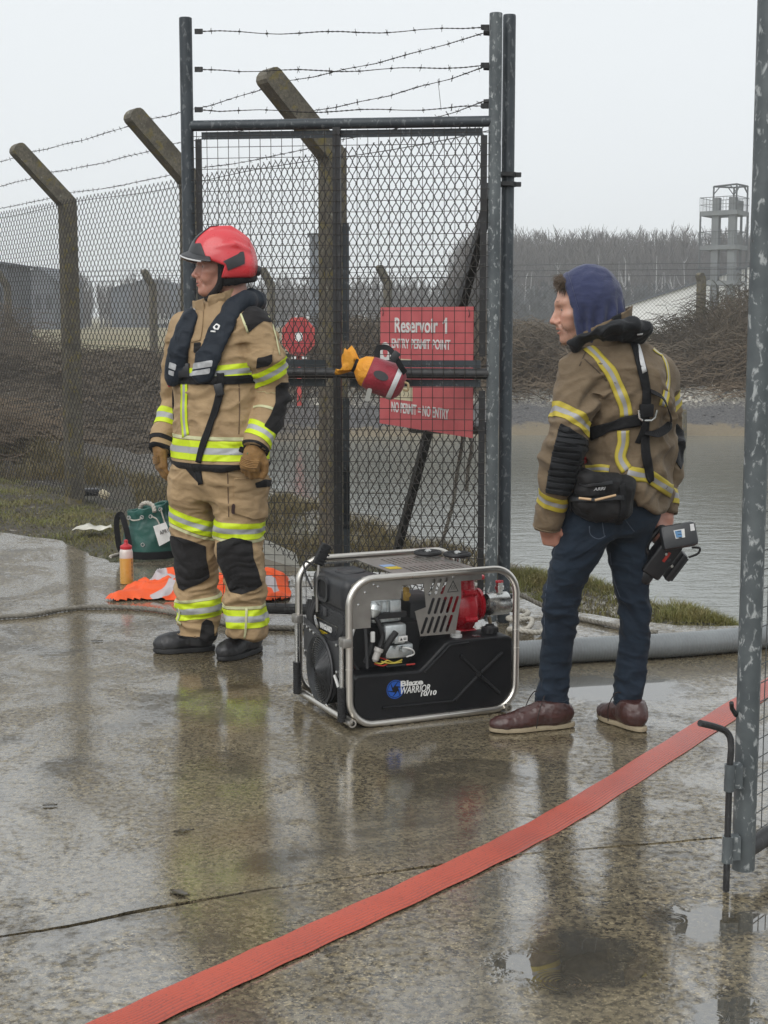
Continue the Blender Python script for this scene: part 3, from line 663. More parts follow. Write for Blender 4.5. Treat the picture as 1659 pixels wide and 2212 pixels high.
# ================================================================== drill tower
M_TOWER = pm('tower_concrete', (0.17, 0.185, 0.19), 0.8, c2=(0.12, 0.13, 0.135), vs=0.7, bump=0)
M_TSTEEL = pm('tower_steel', (0.085, 0.095, 0.10), 0.6, 0.3, c2=(0.06, 0.066, 0.07), vs=1, bump=0)
TY = 120.0; TX = lambda x: X90(x, TY); TZ = lambda y: CAMH + (680.6 - y) / FPX * TY
tw = thing('drill_tower', (TX(1560), TY, 0), 'grey concrete fire drill tower with railed decks behind the brambles', 'tower')
# plan turned so that two faces show: corner nearest at x = 1573
c0 = np.array([TX(1573), TY]); eL = np.array([TX(1508) - TX(1573), 2.4]); eR = np.array([TX(1617) - TX(1573), 2.9])
pt = lambda a, b_, z: Vector((*(c0 + eL * a + eR * b_), z))
for zt in (TZ(458), TZ(531), TZ(607)):
    mb = MB(); z0, z1 = zt - 0.35, zt
    mb.hull8([pt(0, 0, z0), pt(0, 1, z0), pt(1, 1, z0), pt(1, 0, z0), pt(0, 0, z1), pt(0, 1, z1), pt(1, 1, z1), pt(1, 0, z1)]); mb.build('deck', M_TOWER, tw)
    rl = MB(); zr = zt + 1.05
    cs = [pt(0, 0, 0), pt(1, 0, 0), pt(1, 1, 0), pt(0, 1, 0)]
    for i in range(4):
        a, b_ = cs[i], cs[(i + 1) % 4]; up = Vector((0, 0, zr))
        rl.tube([a + up, b_ + up], 0.025, 4); rl.tube([a + Vector((0, 0, zt + .5)), b_ + Vector((0, 0, zt + .5))], 0.016, 4)
        for k in range(11):
            q = a.lerp(b_, k / 11); rl.tube([q + Vector((0, 0, zt)), q + up], 0.013, 4)
    rl.build('railing', M_TSTEEL, tw)
ztop = TZ(458)
for (a0, a1, m) in ((0.50, 0.68, M_TOWER), (0.06, 0.24, M_TOWER)):
    mb = MB(); mb.hull8([pt(a0, .06, -0.3), pt(a0, .26, -0.3), pt(a1, .26, -0.3), pt(a1, .06, -0.3), pt(a0, .06, ztop + 1.0), pt(a0, .26, ztop + 1.0), pt(a1, .26, ztop + 1.0), pt(a1, .06, ztop + 1.0)]); mb.build('wall_panel', m, tw)
for (a, b_) in ((0.98, 0.02), (0.02, 0.98), (0.98, 0.98), (0.05, 0.55), (0.1, 0.7)):
    mb = MB(); q = pt(a, b_, 0); mb.box((q.x, q.y, ztop / 2 - 0.15), (0.16 if a < .5 else .12, 0.16, ztop + 0.2)); mb.build('column', M_TSTEEL, tw)
for zt in (TZ(458), TZ(531), TZ(607)):
    mb = MB(); mb.hull8([pt(.02, .12, zt), pt(.02, .62, zt), pt(.06, .62, zt), pt(.06, .12, zt), pt(.02, .12, zt + .75), pt(.02, .62, zt + .75), pt(.06, .62, zt + .75), pt(.06, .12, zt + .75)]); mb.build('parapet', M_TOWER, tw)
zf = TZ(404)
fr = [pt(.62, .25, 0), pt(.18, .98, 0), pt(-.06, .62, 0), pt(.02, .1, 0)]
fr = [pt(.75, .35, 0), pt(.4, .95, 0), pt(.0, .85, 0), pt(.05, .1, 0)]
mb = MB()
for q in fr: mb.tube([q + Vector((0, 0, ztop)), q + Vector((0, 0, zf))], 0.07, 4)
for i in range(4):
    a, b_ = fr[i], fr[(i + 1) % 4]; up = Vector((0, 0, zf)); mb.tube([a + up, b_ + up], 0.07, 4)
    d = (b_ - a); mb.tube([a + Vector((0, 0, zf - .6)), a + d * .3 + up], 0.045, 4); mb.tube([b_ + Vector((0, 0, zf - .6)), b_ - d * .3 + up], 0.045, 4)
mb.build('top_frame', M_TSTEEL, tw)
# haze: the damp air
hz = MB(); hz.box((0, 420, 14.5), (1700, 900, 35.0))
hm = bpy.data.materials.new('damp_air'); hm.use_nodes = True; ht = hm.node_tree; ht.nodes.clear()
ho = ht.nodes.new('ShaderNodeOutputMaterial'); hv = ht.nodes.new('ShaderNodeVolumePrincipled')
hv.inputs['Color'].default_value = (0.93, 0.96, 1.0, 1); hv.inputs['Density'].default_value = 0.0013; hv.inputs['Anisotropy'].default_value = 0.0
ht.links.new(hv.outputs[0], ho.inputs['Volume'])
HAZE = tag(hz.build('haze', hm), 'damp grey air over the whole place', 'haze', kind='stuff')
# ================================================================== near fence
M_GALV = None
def galv_material(name, base, dark, spots=0.5):
    m, t, b = new_mat(name); n = N(t); co = n.coord('Object')
    f = n.noise(n.mapv(co, (1, 1, 0.55)), 55.0, 4, 0.6, 0.5); a = n.noise(co, 7.0, 4, 0.6)
    c = n.mix(n.ramp(a, [(0.35, 0.0), (0.7, 1.0)]), base, dark)
    c = n.mix(n.ramp(f, [(0.56, 0.0), (0.66, spots)]), c, (0.42, 0.44, 0.44))
    rust = n.ramp(n.noise(co, 11.0, 5, 0.7), [(0.68, 0.0), (0.76, 0.8)])
    c = n.mix(rust, c, (0.05, 0.038, 0.028))
    t.links.new(c, b.inputs['Base Color']); b.inputs['Metallic'].default_value = 0.1; b.inputs['Specular IOR Level'].default_value = 0.35
    t.links.new(n.math('ADD', n.math('MULTIPLY', f, 0.3), 0.3), b.inputs['Roughness'])
    t.links.new(n.bump(f, 0.25, 0.002), b.inputs['Normal']); return m
M_GALV = galv_material('galvanised_steel', (0.048, 0.058, 0.066), (0.030, 0.036, 0.042), 0.22)
M_GALV2 = galv_material('mottled_galvanised_steel', (0.115, 0.130, 0.135), (0.062, 0.072, 0.078), 0.8)
M_DARKST = galv_material('dark_rusty_steel', (0.032, 0.033, 0.035), (0.020, 0.019, 0.019), 0.08)
HP = Vector((0.577, 7.30, 0))                                   # hinge post
FD = Vector((-0.5196, 0.8544, 0))                               # fence direction, away from the camera
FN = Vector((-0.8544, -0.5196, 0))                              # towards the yard
FH = 2.358
fpos = {'C': 1.663, 'B': 3.57, 'A': 5.93, 'D': 8.55}
nf = thing('perimeter_fence', (*(HP + FD * 1.663)[:2], 0), 'chain-link fence on mossy cranked concrete posts beside the reservoir', 'fence')
arm = FN * 0.39 + Vector((0, 0, 0.40))
for k, s in fpos.items():
    crank_post(HP + FD * s, FH - 0.015, arm, 0.125, 0.11).build('concrete_post', M_CPOST, nf)
v, f = zigzag(HP + FD * 0.06 + FN * 0.085, HP + FD * 9.4 + FN * 0.085, 0.02, FH + 0.03, 0.0365, 0.078, 0.0025, 4, 1.0, 5, 0.006)
cl = mesh_obj('chain_link', v, f, M_WIRE, nf, smooth=False); cl['kind'] = 'stuff'
for z in (0.1, 1.23, FH - 0.04):
    mb = MB(); mb.tube([HP + FD * s + FN * 0.088 + Vector((0, 0, z - 0.012 * math.sin(s * 2))) for s in np.linspace(0.0, 9.4, 30)], 0.0022, 5); mb.build('line_wire', M_WIRE, nf)
def barbed(pts, name, parent, seed, step=0.105, r=0.0017):
    rg = random.Random(seed); mb = MB(); pts = [Vector(p) for p in pts]
    L = 0; dist = [0]
    for a, b in zip(pts, pts[1:]): L += (b - a).length; dist.append(L)
    def at(s):
        for i in range(len(pts) - 1):
            if s <= dist[i + 1] or i == len(pts) - 2:
                return pts[i].lerp(pts[i + 1], (s - dist[i]) / max(1e-6, dist[i + 1] - dist[i])), (pts[i + 1] - pts[i]).normalized()
    n = int(L / 0.012)
    for ph in (0, math.pi):
        q = []
        for i in range(n + 1):
            p, d = at(L * i / n); u = Vector((0, 0, 1)); u = (u - d * u.dot(d)).normalized(); w_ = d.cross(u); a = L * i / n / 0.05 * 2 * math.pi + ph
            q.append(p + (u * math.cos(a) + w_ * math.sin(a)) * r * 1.15)
        mb.tube(q[::2], r, 4)
    s = step * 0.4
    while s < L:
        p, d = at(s); u = Vector((0, 0, 1)); u = (u - d * u.dot(d)).normalized(); w_ = d.cross(u)
        for kk in range(2):
            a = rg.uniform(0, math.pi); e = (u * math.cos(a) + w_ * math.sin(a)) * 0.016 + d * rg.uniform(-0.006, 0.006)
            mb.tube([p - e, p + e], [0.0006, 0.0015][0:2] if False else 0.0012, 4)
        mb.tube([p - d * 0.006, p + d * 0.006], r * 2.3, 5)
        s += step * rg.uniform(0.9, 1.1)
    return mb.build(name, M_WIRE, parent, smooth=False)
for i, (q, yy) in enumerate(((0.86, 71), (0.48, 146), (0.10, 220))):
    pts = [P(1046, yy, 7.27)]
    for s in (1.663, 3.57, 5.93, 8.55):
        pts.append(HP + FD * s + Vector((0, 0, FH - 0.015)) + arm * q + arm.cross(FD).normalized() * 0.06 * (1 if arm.cross(FD).z > 0 else -1))
    # a little sag and waviness between the posts
    out = []
    for a, b in zip(pts, pts[1:]):
        for k in range(6):
            t = k / 6; p = a.lerp(b, t); p = p + Vector((0, 0, -0.018 * 4 * t * (1 - t) + 0.004 * math.sin(7 * t * 3 + i))); out.append(p)
    out.append(pts[-1]); barbed(out, 'barbed_wire', nf, 10 + i)
# brace of the hinge post
a, b = P(1052, 395, 7.36), G(846, 1196, -0.05)
d = (b - a).normalized(); u = d.cross(Vector((0, 0, 1))).normalized(); wv = d.cross(u)
mb = MB()
for (uu, ww) in ((u, wv), (wv, u)):
    c = []
    for e in (a, b):
        c += [e, e + uu * 0.06, e + uu * 0.06 + ww * 0.007, e + ww * 0.007]
    mb.hull8(c)
mb.build('brace', M_DARKST, nf)
ra, rb = P(893, 925, 9.0), P(1050, 925, 7.38)
MB().tube([ra, rb], 0.03, 10).build('brace_rail', M_DARKST, nf, smooth=True)

# ================================================================== hinge post
hp = thing('hinge_post', (*HP[:2], 0), 'round galvanised steel gate post carrying the hinge bands', 'post')
top = P(1092, 32, 7.3).z
mb = MB(); mb.lathe((HP.x, HP.y, -0.1), (0, 0, 1), [(0, 0.03), (top + 0.09, 0.03), (top + 0.1, 0.028)], 20); mb.build('post', M_GALV, hp, smooth=True)
for yy in (388, 1297):
    for dz in (0.022, -0.022):
        zc = P(1092, yy, 7.3).z + dz
        mb = MB(); mb.lathe((HP.x, HP.y, zc - 0.011), (0, 0, 1), [(0, 0.0315), (0, 0.040), (0.022, 0.040), (0.022, 0.0315)], 20, caps=False)
        mb.box((HP.x - 0.02, HP.y - 0.045, zc), (0.075, 0.03, 0.018)); mb.box((HP.x + 0.046, HP.y, zc), (0.03, 0.035, 0.02)); mb.build('hinge_band', M_DARKST, hp)
for yy in (71, 146, 220):
    q = P(1050, yy, 7.27); mb = MB(); mb.lathe(q + Vector((-0.012, 0, 0)), (1, 0, 0), [(0, 0.012), (0.03, 0.014)], 10); mb.build('wire_stud', M_DARKST, hp, smooth=True)

# ================================================================== open gate leaf (left)
GL, GR = P(411, 700, 7.40), P(1065.5, 700, 7.22); GL.z = GR.z = 0
gd = (GR - GL).normalized(); gn = Vector((gd.y, -gd.x, 0))                  # gn towards the camera
lf = thing('gate_leaf', (*GL[:2], 0), 'open steel gate leaf of square mesh topped with barbed wire', 'gate')
zt = lambda p, y: P(829, y, p.y).z
def upright(p, z0, z1, r, name, mat, par=lf, n=18):
    mb = MB(); mb.lathe((p.x, p.y, z0), (0, 0, 1), [(0, r * 0.9), (0.003, r), (z1 - z0 - 0.003, r), (z1 - z0, r * 0.9)], n); return mb.build(name, mat, par, smooth=True)
upright(GL, 0.02, zt(GL, 38), 0.0300, 'stile', M_GALV); upright(GR, 0.02, zt(GR, 28), 0.0300, 'stile', M_GALV2)
zr = (zt(GL, 271) + zt(GR, 263)) / 2
gp = lambda s, z, o=0.0: Vector((GL + (GR - GL) * s)[:]) + Vector((0, 0, z)) + gn * o
def rail(z, name, r=0.024, mat=M_GALV, s0=0.0, s1=1.0, o=0.0):
    mb = MB(); mb.tube([gp(s0, z, o), gp(s1, z, o)], r, 14, caps=True); return mb.build(name, mat, lf, smooth=True)
rail(zr, 'top_rail', 0.025); zm = zt(gp(.5, 0), 806); rail(zm, 'middle_rail', 0.025, M_DARKST); rail(0.055, 'bottom_rail', 0.027, M_DARKST)
sb = 0.492
mb = MB(); mb.box(gp(sb, (zr + 0.07) / 2, 0.0), (0.036, 0.036, zr - 0.10), Matrix.Rotation(math.atan2(gd.y, gd.x), 3, 'Z')); mb.build('middle_bar', M_DARKST, lf)
RZ = Matrix.Rotation(math.atan2(gd.y, gd.x), 3, 'Z')
for (s0, s1, z) in ((0.045, 0.96, zr - 0.045), (0.04, 0.45, zm + 0.045), (0.53, 0.96, zm + 0.045), (0.04, 0.45, zm - 0.045), (0.53, 0.96, zm - 0.045)):
    mb = MB(); mb.box(gp((s0 + s1) / 2, z, -0.016), ((GR - GL).length * (s1 - s0), 0.005, 0.034), RZ); mb.build('clamp_bar', M_GALV, lf)
for s in (0.035, 0.965):
    for (za, zb) in ((0.12, zm - 0.08), (zm + 0.08, zr - 0.06)):
        mb = MB(); mb.box(gp(s, (za + zb) / 2, -0.012), (0.03, 0.005, zb - za), RZ); mb.build('clamp_bar', M_DARKST, lf)
for (za, zb) in ((0.25, 0.75), (1.35, 1.9), (zm - 0.75, zm - 0.12)):
    mb = MB(); mb.box(gp(sb + 0.026, (za + zb) / 2, -0.022), (0.03, 0.005, zb - za), RZ); mb.build('clamp_bar', M_GALV, lf)
mb = MB(); r = 0.00155; Lg = (GR - GL).length; rg = random.Random(3)
nh = int((zr - 0.09) / 0.0507)
for i in range(nh + 1):
    z = 0.07 + i * 0.0507; mb.tube([gp(s, z + rg.uniform(-1, 1) * 0.0012, 0.026 + 0.002 * math.sin(s * 9 + i)) for s in (0.015, 0.25, 0.5, 0.75, 0.985)], r, 4)
nv = int(Lg / 0.0507)
for i in range(1, nv):
    s = i * 0.0507 / Lg
    mb.tube([gp(s + rg.uniform(-1, 1) * 0.0006, z, 0.029) for z in np.linspace(0.07, zr - 0.03, 6)], r, 4)
wm = mb.build('weld_mesh', M_WIRE, lf, smooth=False); wm['kind'] = 'stuff'
for i, (yl, yr) in enumerate(((68, 59), (150, 141), (237, 229))):
    a, b = P(431, yl, 7.39), P(1046, yr, 7.23)
    for q, sx in ((a, -1), (b, 1)):
        mb = MB(); mb.box(q + Vector((sx * 0.006, 0, 0)), (0.034, 0.006, 0.024)); mb.box(q + Vector((-sx * 0.012, -0.006, 0)), (0.008, 0.016, 0.020)); mb.build('wire_bracket', M_DARKST, lf)
    pts = []
    for k in range(15):
        t = k / 14; p = a.lerp(b, t); p = p + Vector((0, 0, -0.014 * 4 * t * (1 - t) + 0.006 * math.sin(t * 17 + i * 2) * (0 < k < 14))); pts.append(p)
    barbed(pts, 'barbed_wire', lf, 20 + i, 0.14)
# loose snapped wire end hanging between the strands
MB().tube(spline([P(946, 172, 7.9), P(949, 200, 7.8), P(953, 238, 7.5)], 4), 0.0014, 4).build('loose_wire', M_WIRE, lf)

# ================================================================== near gate leaf (right edge of the picture)
RS = Vector((0.937, 3.86, 0)); rd = Vector((math.cos(R(52)), math.sin(R(52)), 0)); rn = Vector((rd.y, -rd.x, 0))
rl = thing('gate_leaf', (*RS[:2], 0), 'near gate leaf of mottled galvanised tube cut by the right picture edge', 'gate')
mb = MB(); mb.lathe((RS.x, RS.y, 0.037), (0, 0, 1), [(0, 0.022), (0.0, 0.0295), (2.55, 0.0295), (2.55, 0.025)], 24); mb.build('stile', M_GALV2, rl, smooth=True)
rp = lambda s, z, o=0.0: RS + rd * s + Vector((0, 0, z)) + rn * o
MB().tube([rp(0.02, 0.085), rp(1.4, 0.085)], 0.024, 14).build('bottom_rail', M_DARKST, rl, smooth=True)
MB().tube([rp(0.02, 1.14), rp(1.4, 1.14)], 0.024, 14).build('middle_rail', M_DARKST, rl, smooth=True)
MB().tube([rp(0.02, 2.3), rp(1.4, 2.3)], 0.024, 14).build('top_rail', M_DARKST, rl, smooth=True)
upright(RS + rd * 1.4, 0.03, 2.58, 0.0295, 'stile', M_GALV2, rl)
MB().box(rp(0.036, 0.33, 0.005), (0.022, 0.005, 0.32), Matrix.Rotation(R(52), 3, 'Z')).build('clamp_bar', M_GALV, rl)
MB().box(rp(0.036, 1.16, -0.02), (0.02, 0.03, 0.03)).build('clamp_lug', M_DARKST, rl)
mb = MB()
for i in range(44): mb.tube([rp(0.03, 0.1 + i * 0.0507, -0.02), rp(0.4, 0.102 + i * 0.0507, -0.026), rp(1.38, 0.1 + i * 0.0507, -0.02)], 0.0016, 5)
for i in range(27): mb.tube([rp(0.055 + i * 0.0507, z, -0.023 + 0.002 * math.sin(z * 5 + i)) for z in np.linspace(0.1, 2.28, 7)], 0.0016, 5)
wm = mb.build('weld_mesh', pm('grey_wire', (0.11, 0.115, 0.115), 0.5, 0.4, bump=0), rl); wm['kind'] = 'stuff'
# drop bolt
bx, by = P(1575, 1700, 3.80).x, 3.80
bolt = spline([(P(1512, 1562, 3.74).x, 3.74, P(1512, 1562, 3.74).z), (P(1548, 1570, 3.78).x, 3.78, P(1548, 1571, 3.78).z), (P(1571, 1583, 3.80).x, by, P(1571, 1583, 3.8).z), (bx + .002, by, P(1575, 1610, 3.8).z), (bx, by, 0.3), (bx, by, 0.0)], 6)
db = MB(); db.tube(bolt, 0.0085, 10); dbo = db.build('drop_bolt', M_DARKST, rl, smooth=True)
for yy in (1680, 1835):
    zc = P(1575, yy, by).z; mb = MB(); mb.lathe((bx, by, zc - 0.035), (0, 0, 1), [(0, 0.0095), (0, 0.0135), (0.07, 0.0135), (0.07, 0.0095)], 14, caps=False); mb.box((bx + 0.02, by + 0.02, zc), (0.03, 0.035, 0.06)); mb.build('bolt_guide', M_GALV2, dbo, smooth=True)
MB().tube([P(1590, 1545, 3.86), P(1581, 1530, 3.83), P(1580, 1518, 3.82)], 0.006, 8).build('catch_hook', M_DARKST, rl, smooth=True)
# ================================================================== portable fire pump
PA = R(24.0); PO = G(755, 1577); PL, PD, PH = 0.672, 0.50, 0.556
Pe = Vector((math.cos(PA), math.sin(PA), 0)); Pn = Vector((-math.sin(PA), math.cos(PA), 0)); Pz = Vector((0, 0, 1))
PM = Matrix(((Pe.x, Pn.x, 0, PO.x), (Pe.y, Pn.y, 0, PO.y), (0, 0, 1, 0), (0, 0, 0, 1)))
pump = thing('fire_pump', tuple(PO), 'portable petrol fire pump in a stainless tube frame with a black tank', 'pump')
def pb(mb, name, mat, parent=pump, smooth=True, auto=35): return mb.xf(PM).build(name, mat, parent, smooth=smooth, auto=auto)
def pz(zx, zy):
    """pixel of the pump close-up -> (along the front, height)"""
    bot = 1290 - (zx - 500) * 0.0943; tp = 225 - (zx - 620) * 0.048
    return (zx - 478) / (1568 - 478) * PL, PH * (bot - zy) / (bot - tp)
tr = 0.0132
for nn in (0.0, PD):
    lp = [(a, nn, b) for a, b in rrect(PL, PH - 2 * tr, 0.095, 8, 0.0, tr)]
    mb = MB(); mb.tube(lp, tr, 14, closed=True); fr_ = pb(mb, 'tube_frame', M_STAIN)
    for (s_, z_) in ((0.0, 0.30), (PL, 0.24), (PL, 0.31), (0.0, 0.22)):
        mb = MB(); mb.lathe((s_, nn, z_ - 0.003), (0, 0, 1), [(0, tr), (0.001, tr + 0.0012), (0.005, tr + 0.0012), (0.006, tr)], 16, caps=False); pb(mb, 'weld_sleeve', M_STAIN, fr_)
for (s_, z_) in ((0.012, 0.030), (PL - 0.03, 0.02)):
    mb = MB(); mb.lathe((s_ - 0.012, -0.028, z_), (0, 1, 0), [(0, 0.009), (0, 0.0155), (PD + 0.056, 0.0155), (PD + 0.056, 0.009)], 16, caps=False); mb.lathe((s_ - 0.012, -0.02, z_), (0, 1, 0), [(0, 0.0), (0.001, 0.009)], 16, caps=False); pb(mb, 'cross_tube', M_STAIN)
for s_ in (0.1, 0.57):
    mb = MB(); mb.box((s_, PD / 2, 0.012), (0.03, PD, 0.006)); pb(mb, 'base_strip', M_STAIN, smooth=False)
# fuel tank with moulded ribs
ol = [pz(*q) for q in ((512, 1225), (512, 935), (535, 915), (930, 895), (965, 860), (1095, 715), (1130, 695), (1530, 672), (1552, 690), (1552, 1060), (1530, 1110), (1440, 1172), (590, 1246))]
mb = MB(); mb.prism(ol, (0, 0.004, 0), (1, 0, 0), (0, 0, 1), (0, 0.16, 0))
tank = pb(mb, 'fuel_tank', M_TANK, smooth=False)
bv = tank.modifiers.new('round', 'BEVEL'); bv.width = 0.012; bv.segments = 3; bv.limit_method = 'ANGLE'; bv.angle_limit = R(30)
tank.data.polygons.foreach_set('use_smooth', np.ones(len(tank.data.polygons), bool)); tank.data.set_sharp_from_angle(angle=R(40))
def ridge(pts, r, name='tank_rib', n_=0.004, mat=M_TANK, par=tank):
    mb = MB(); mb.tube([(a, n_, b) for a, b in pts], r, 8); return pb(mb, name, mat, par)
cx_, cz_ = pz(1322, 932)
for q in ((1480, 785), (1165, 1100), (1195, 795), (1460, 1065)):
    a, b = pz(*q); ridge([(cx_ + (a - cx_) * 0.1, cz_ + (b - cz_) * 0.1), (a, b)], 0.0065, n_=0.0015)
ridge([pz(690, 1145), pz(1150, 1112), pz(1235, 1030)], 0.005, n_=0.0015); ridge([pz(960, 905), pz(1130, 722), pz(1250, 712)], 0.005, n_=0.0015)
mb = MB(); mb.lathe((cx_, 0.001, cz_), (0, 1, 0), [(0.001, 0.0), (0, 0.008), (0.004, 0.011)], 14, caps=False); pb(mb, 'tank_boss', M_RUB, tank)
a, b = pz(1455, 640); mb = MB(); mb.lathe((a, 0.075, b - 0.03), (0, 0, 1), [(0, 0.022), (0.012, 0.022), (0.013, 0.029), (0.034, 0.028), (0.036, 0.02), (0.040, 0.018)], 20)
for k in range(12):
    an = k * math.pi / 6; mb.box((a + 0.029 * math.cos(an), 0.075 + 0.029 * math.sin(an), b - 0.007), (0.005, 0.005, 0.018))
mb.box((a, 0.075, b + 0.012), (0.032, 0.007, 0.008)); pb(mb, 'fuel_cap', M_RUB, tank)
a, b = pz(1215, 650); mb = MB(); mb.lathe((a, 0.06, b - 0.025), (0, 0, 1), [(0, 0.022), (0.012, 0.022), (0.013, 0.016), (0.024, 0.017), (0.026, 0.012)], 18); pb(mb, 'breather_cap', M_WPL, tank)
a, b = pz(1335, 672); mb = MB(); mb.lathe((a, 0.05, b - 0.02), (0, 0, 1), [(0, 0.026), (0.013, 0.026), (0.014, 0.02)], 18); pb(mb, 'level_gauge', M_ZINC, tank)
# logo on the tank
lx, lz = pz(772, 1020); LM = PM @ Matrix(((1, 0, 0, 0), (0, 0, -1, 0.0015), (0, 1, 0, 0), (0, 0, 0, 1)))
mb = MB(); ring = [(lx + 0.0345 * math.cos(t), lz + 0.0345 * math.sin(t)) for t in np.linspace(0, 2 * math.pi, 32)[:-1]]; hole = [(lx + 0.0315 * math.cos(t), lz + 0.0315 * math.sin(t)) for t in np.linspace(0, 2 * math.pi, 32)[:-1]]
mb.prism(ring, (0, 0.0032, 0), (1, 0, 0), (0, 0, 1), (0, 0.002, 0), holes=[hole])
for k in range(6):      # six shutter-like blades round a star-shaped gap
    a0 = k * math.pi / 3 + 0.15; pts = [(lx + 0.029 * math.cos(a0 + t), lz + 0.029 * math.sin(a0 + t)) for t in np.linspace(0.03, 1.0, 6)]
    pts += [(lx + 0.012 * math.cos(a0 + 1.35), lz + 0.012 * math.sin(a0 + 1.35)), (lx + 0.017 * math.cos(a0 + 0.45), lz + 0.017 * math.sin(a0 + 0.45))]
    mb.prism(pts, (0, 0.0032, 0), (1, 0, 0), (0, 0, 1), (0, 0.002, 0))
pb(mb, 'logo_emblem', M_PRB, tank, smooth=False)
def ptext(s, z0, z1, mat, **k):
    (xa, za), (xb, zb) = pz(*z0), pz(*z1); M2 = PM @ Matrix(((1, 0, 0, 0), (0, 0, -1, 0.0035), (0, 1, 0, 0), (0, 0, 0, 1)))
    return text_obj(s, 'logo_lettering', 0.05, M2, mat, tank, fit=(xa, za, xb - xa, zb - za), ext=0.001, **k)
ptext('Blaze', (806, 1003), (952, 952), M_PRW, bold=0.0016); ptext('WARRIOR', (806, 1055), (998, 990), M_PRW, bold=0.0004, shear=0.25); ptext('10/10', (936, 1075), (1040, 1033), M_PRW, bold=0.0012, shear=0.15)
# heat shield plate with slots
pl_ = [pz(*q) for q in ((508, 300), (560, 262), (700, 255), (1212, 232), (1216, 400), (1178, 652), (948, 665), (912, 492), (984, 466), (968, 300), (826, 308), (822, 402), (628, 412), (628, 596), (508, 602))]
def slot(x0, y0, x1, y1, wz=10):
    a, b = Vector(pz(x0, y0)), Vector(pz(x1, y1)); d = (b - a).normalized(); nn = Vector((-d.y, d.x)); r_ = wz / 1090 * PL; o = []
    for k in range(7): t = math.pi * k / 6; o.append(tuple(a + nn * r_ * math.cos(t) - d * r_ * math.sin(t)))
    for k in range(7): t = math.pi * k / 6; o.append(tuple(b - nn * r_ * math.cos(t) + d * r_ * math.sin(t)))
    return o
holes = [slot(1036, 285, 1008, 375), slot(1076, 282, 1048, 372), slot(1116, 279, 1088, 369)] + [slot(1032 + 40 * k, 412 - 2 * k, 1004 + 40 * k, 505 - 2 * k) for k in range(5)] + [slot(988 + 41 * k, 545 - 3 * k, 958 + 41 * k, 640 - 3 * k) for k in range(5)]
mb = MB(); mb.prism(pl_, (0, 0.022, 0), (1, 0, 0), (0, 0, 1), (0, 0.003, 0), holes=holes); hs_ = pb(mb, 'heat_shield', M_PLATE, smooth=False)
for q in ((590, 353), (645, 300), (672, 316), (548, 436), (1158, 262)):
    a, b = pz(*q); mb = MB(); mb.lathe((a, 0.017, b), (0, 1, 0), [(0, 0.003), (0.001, 0.0052), (0.005, 0.0052)], 10); pb(mb, 'bolt', M_ZINC, hs_)
tri = [pz(1160, 285), pz(1196, 362), pz(1122, 368)]; tin = [(sum(p[0] for p in tri) / 3 + (p[0] - sum(q[0] for q in tri) / 3) * 0.86, sum(p[1] for p in tri) / 3 + (p[1] - sum(q[1] for q in tri) / 3) * 0.86) for p in tri]
mb = MB(); mb.prism(tri, (0, 0.0205, 0), (1, 0, 0), (0, 0, 1), (0, 0.002, 0), holes=[tin])
for k in range(3):
    a, b = pz(1147 + 12 * k, 350); mb.tube([(a, 0.021, b), (a + 0.002, 0.021, b + 0.006), (a - 0.001, 0.021, b + 0.012), (a + 0.002, 0.021, b + 0.018)], 0.0009, 4)
pb(mb, 'hot_surface_mark', M_PRK, hs_, smooth=False)
# engine block and mechanical clutter
mb = MB(); mb.rbox((0.19, 0.27, 0.20), (0.30, 0.30, 0.30), 0.02); pb(mb, 'engine_block', M_RUB)
mb = MB(); mb.rbox((0.40, 0.30, 0.30), (0.16, 0.24, 0.22), 0.02); pb(mb, 'crankcase', M_DGREY)
a, b = pz(760, 500); mb = MB(); mb.rbox((a, 0.085, b), (0.12, 0.05, 0.085), 0.012)
for k in range(5): mb.box((a - 0.045 + k * 0.022, 0.058, b + 0.002), (0.006, 0.006, 0.07))
mb.rbox((a + 0.03, 0.055, b + 0.012), (0.045, 0.012, 0.06), 0.005); pb(mb, 'cylinder_head', M_ALU)
a, b = pz(672, 470); mb = MB(); mb.lathe((a, 0.045, b + 0.02), (-0.3, -0.2, -1), [(0, 0.012), (0.01, 0.026), (0.028, 0.028), (0.045, 0.018), (0.055, 0.008)], 18); pb(mb, 'throttle_body', M_ALU)
a, b = pz(800, 650); mb = MB(); mb.rbox((a, 0.06, b), (0.085, 0.05, 0.07), 0.008); mb.rbox((a + 0.012, 0.032, b - 0.022), (0.042, 0.006, 0.026), 0.002); pb(mb, 'valve_cover', M_ALU)
a, b = pz(838, 680); mb = MB(); mb.box((a, 0.0275, b), (0.036, 0.002, 0.02)); pb(mb, 'engine_label', M_WPL, smooth=False)
mb = MB(); mb.prism([(a - 0.012, b - 0.006), (a - 0.002, b - 0.006), (a - 0.007, b + 0.004)], (0, 0.0255, 0), (1, 0, 0), (0, 0, 1), (0, 0.001, 0)); mb.box((a + 0.008, 0.026, b + 0.002), (0.012, 0.001, 0.002)); mb.box((a + 0.008, 0.026, b - 0.003), (0.012, 0.001, 0.002)); pb(mb, 'label_mark', M_PRK, smooth=False)
a, b = pz(830, 775); mb = MB(); mb.rbox((a, 0.07, b), (0.11, 0.05, 0.05), 0.006); mb.lathe((a + 0.01, 0.04, b + 0.01), (0, -1, 0), [(0, 0.012), (0.012, 0.010)], 12); mb.lathe((a - 0.02, 0.042, b + 0.02), (0, -1, 0), [(0, 0.008), (0.02, 0.007)], 12); pb(mb, 'starter_motor', M_ALU)
def hose(pts, r, mat, name, par=pump, n_=10):
    mb = MB(); mb.tube(spline(pts, 6), r, n_); return pb(mb, name, mat, par)
def pq(zx, zy, n_): a, b = pz(zx, zy); return (a, n_, b)
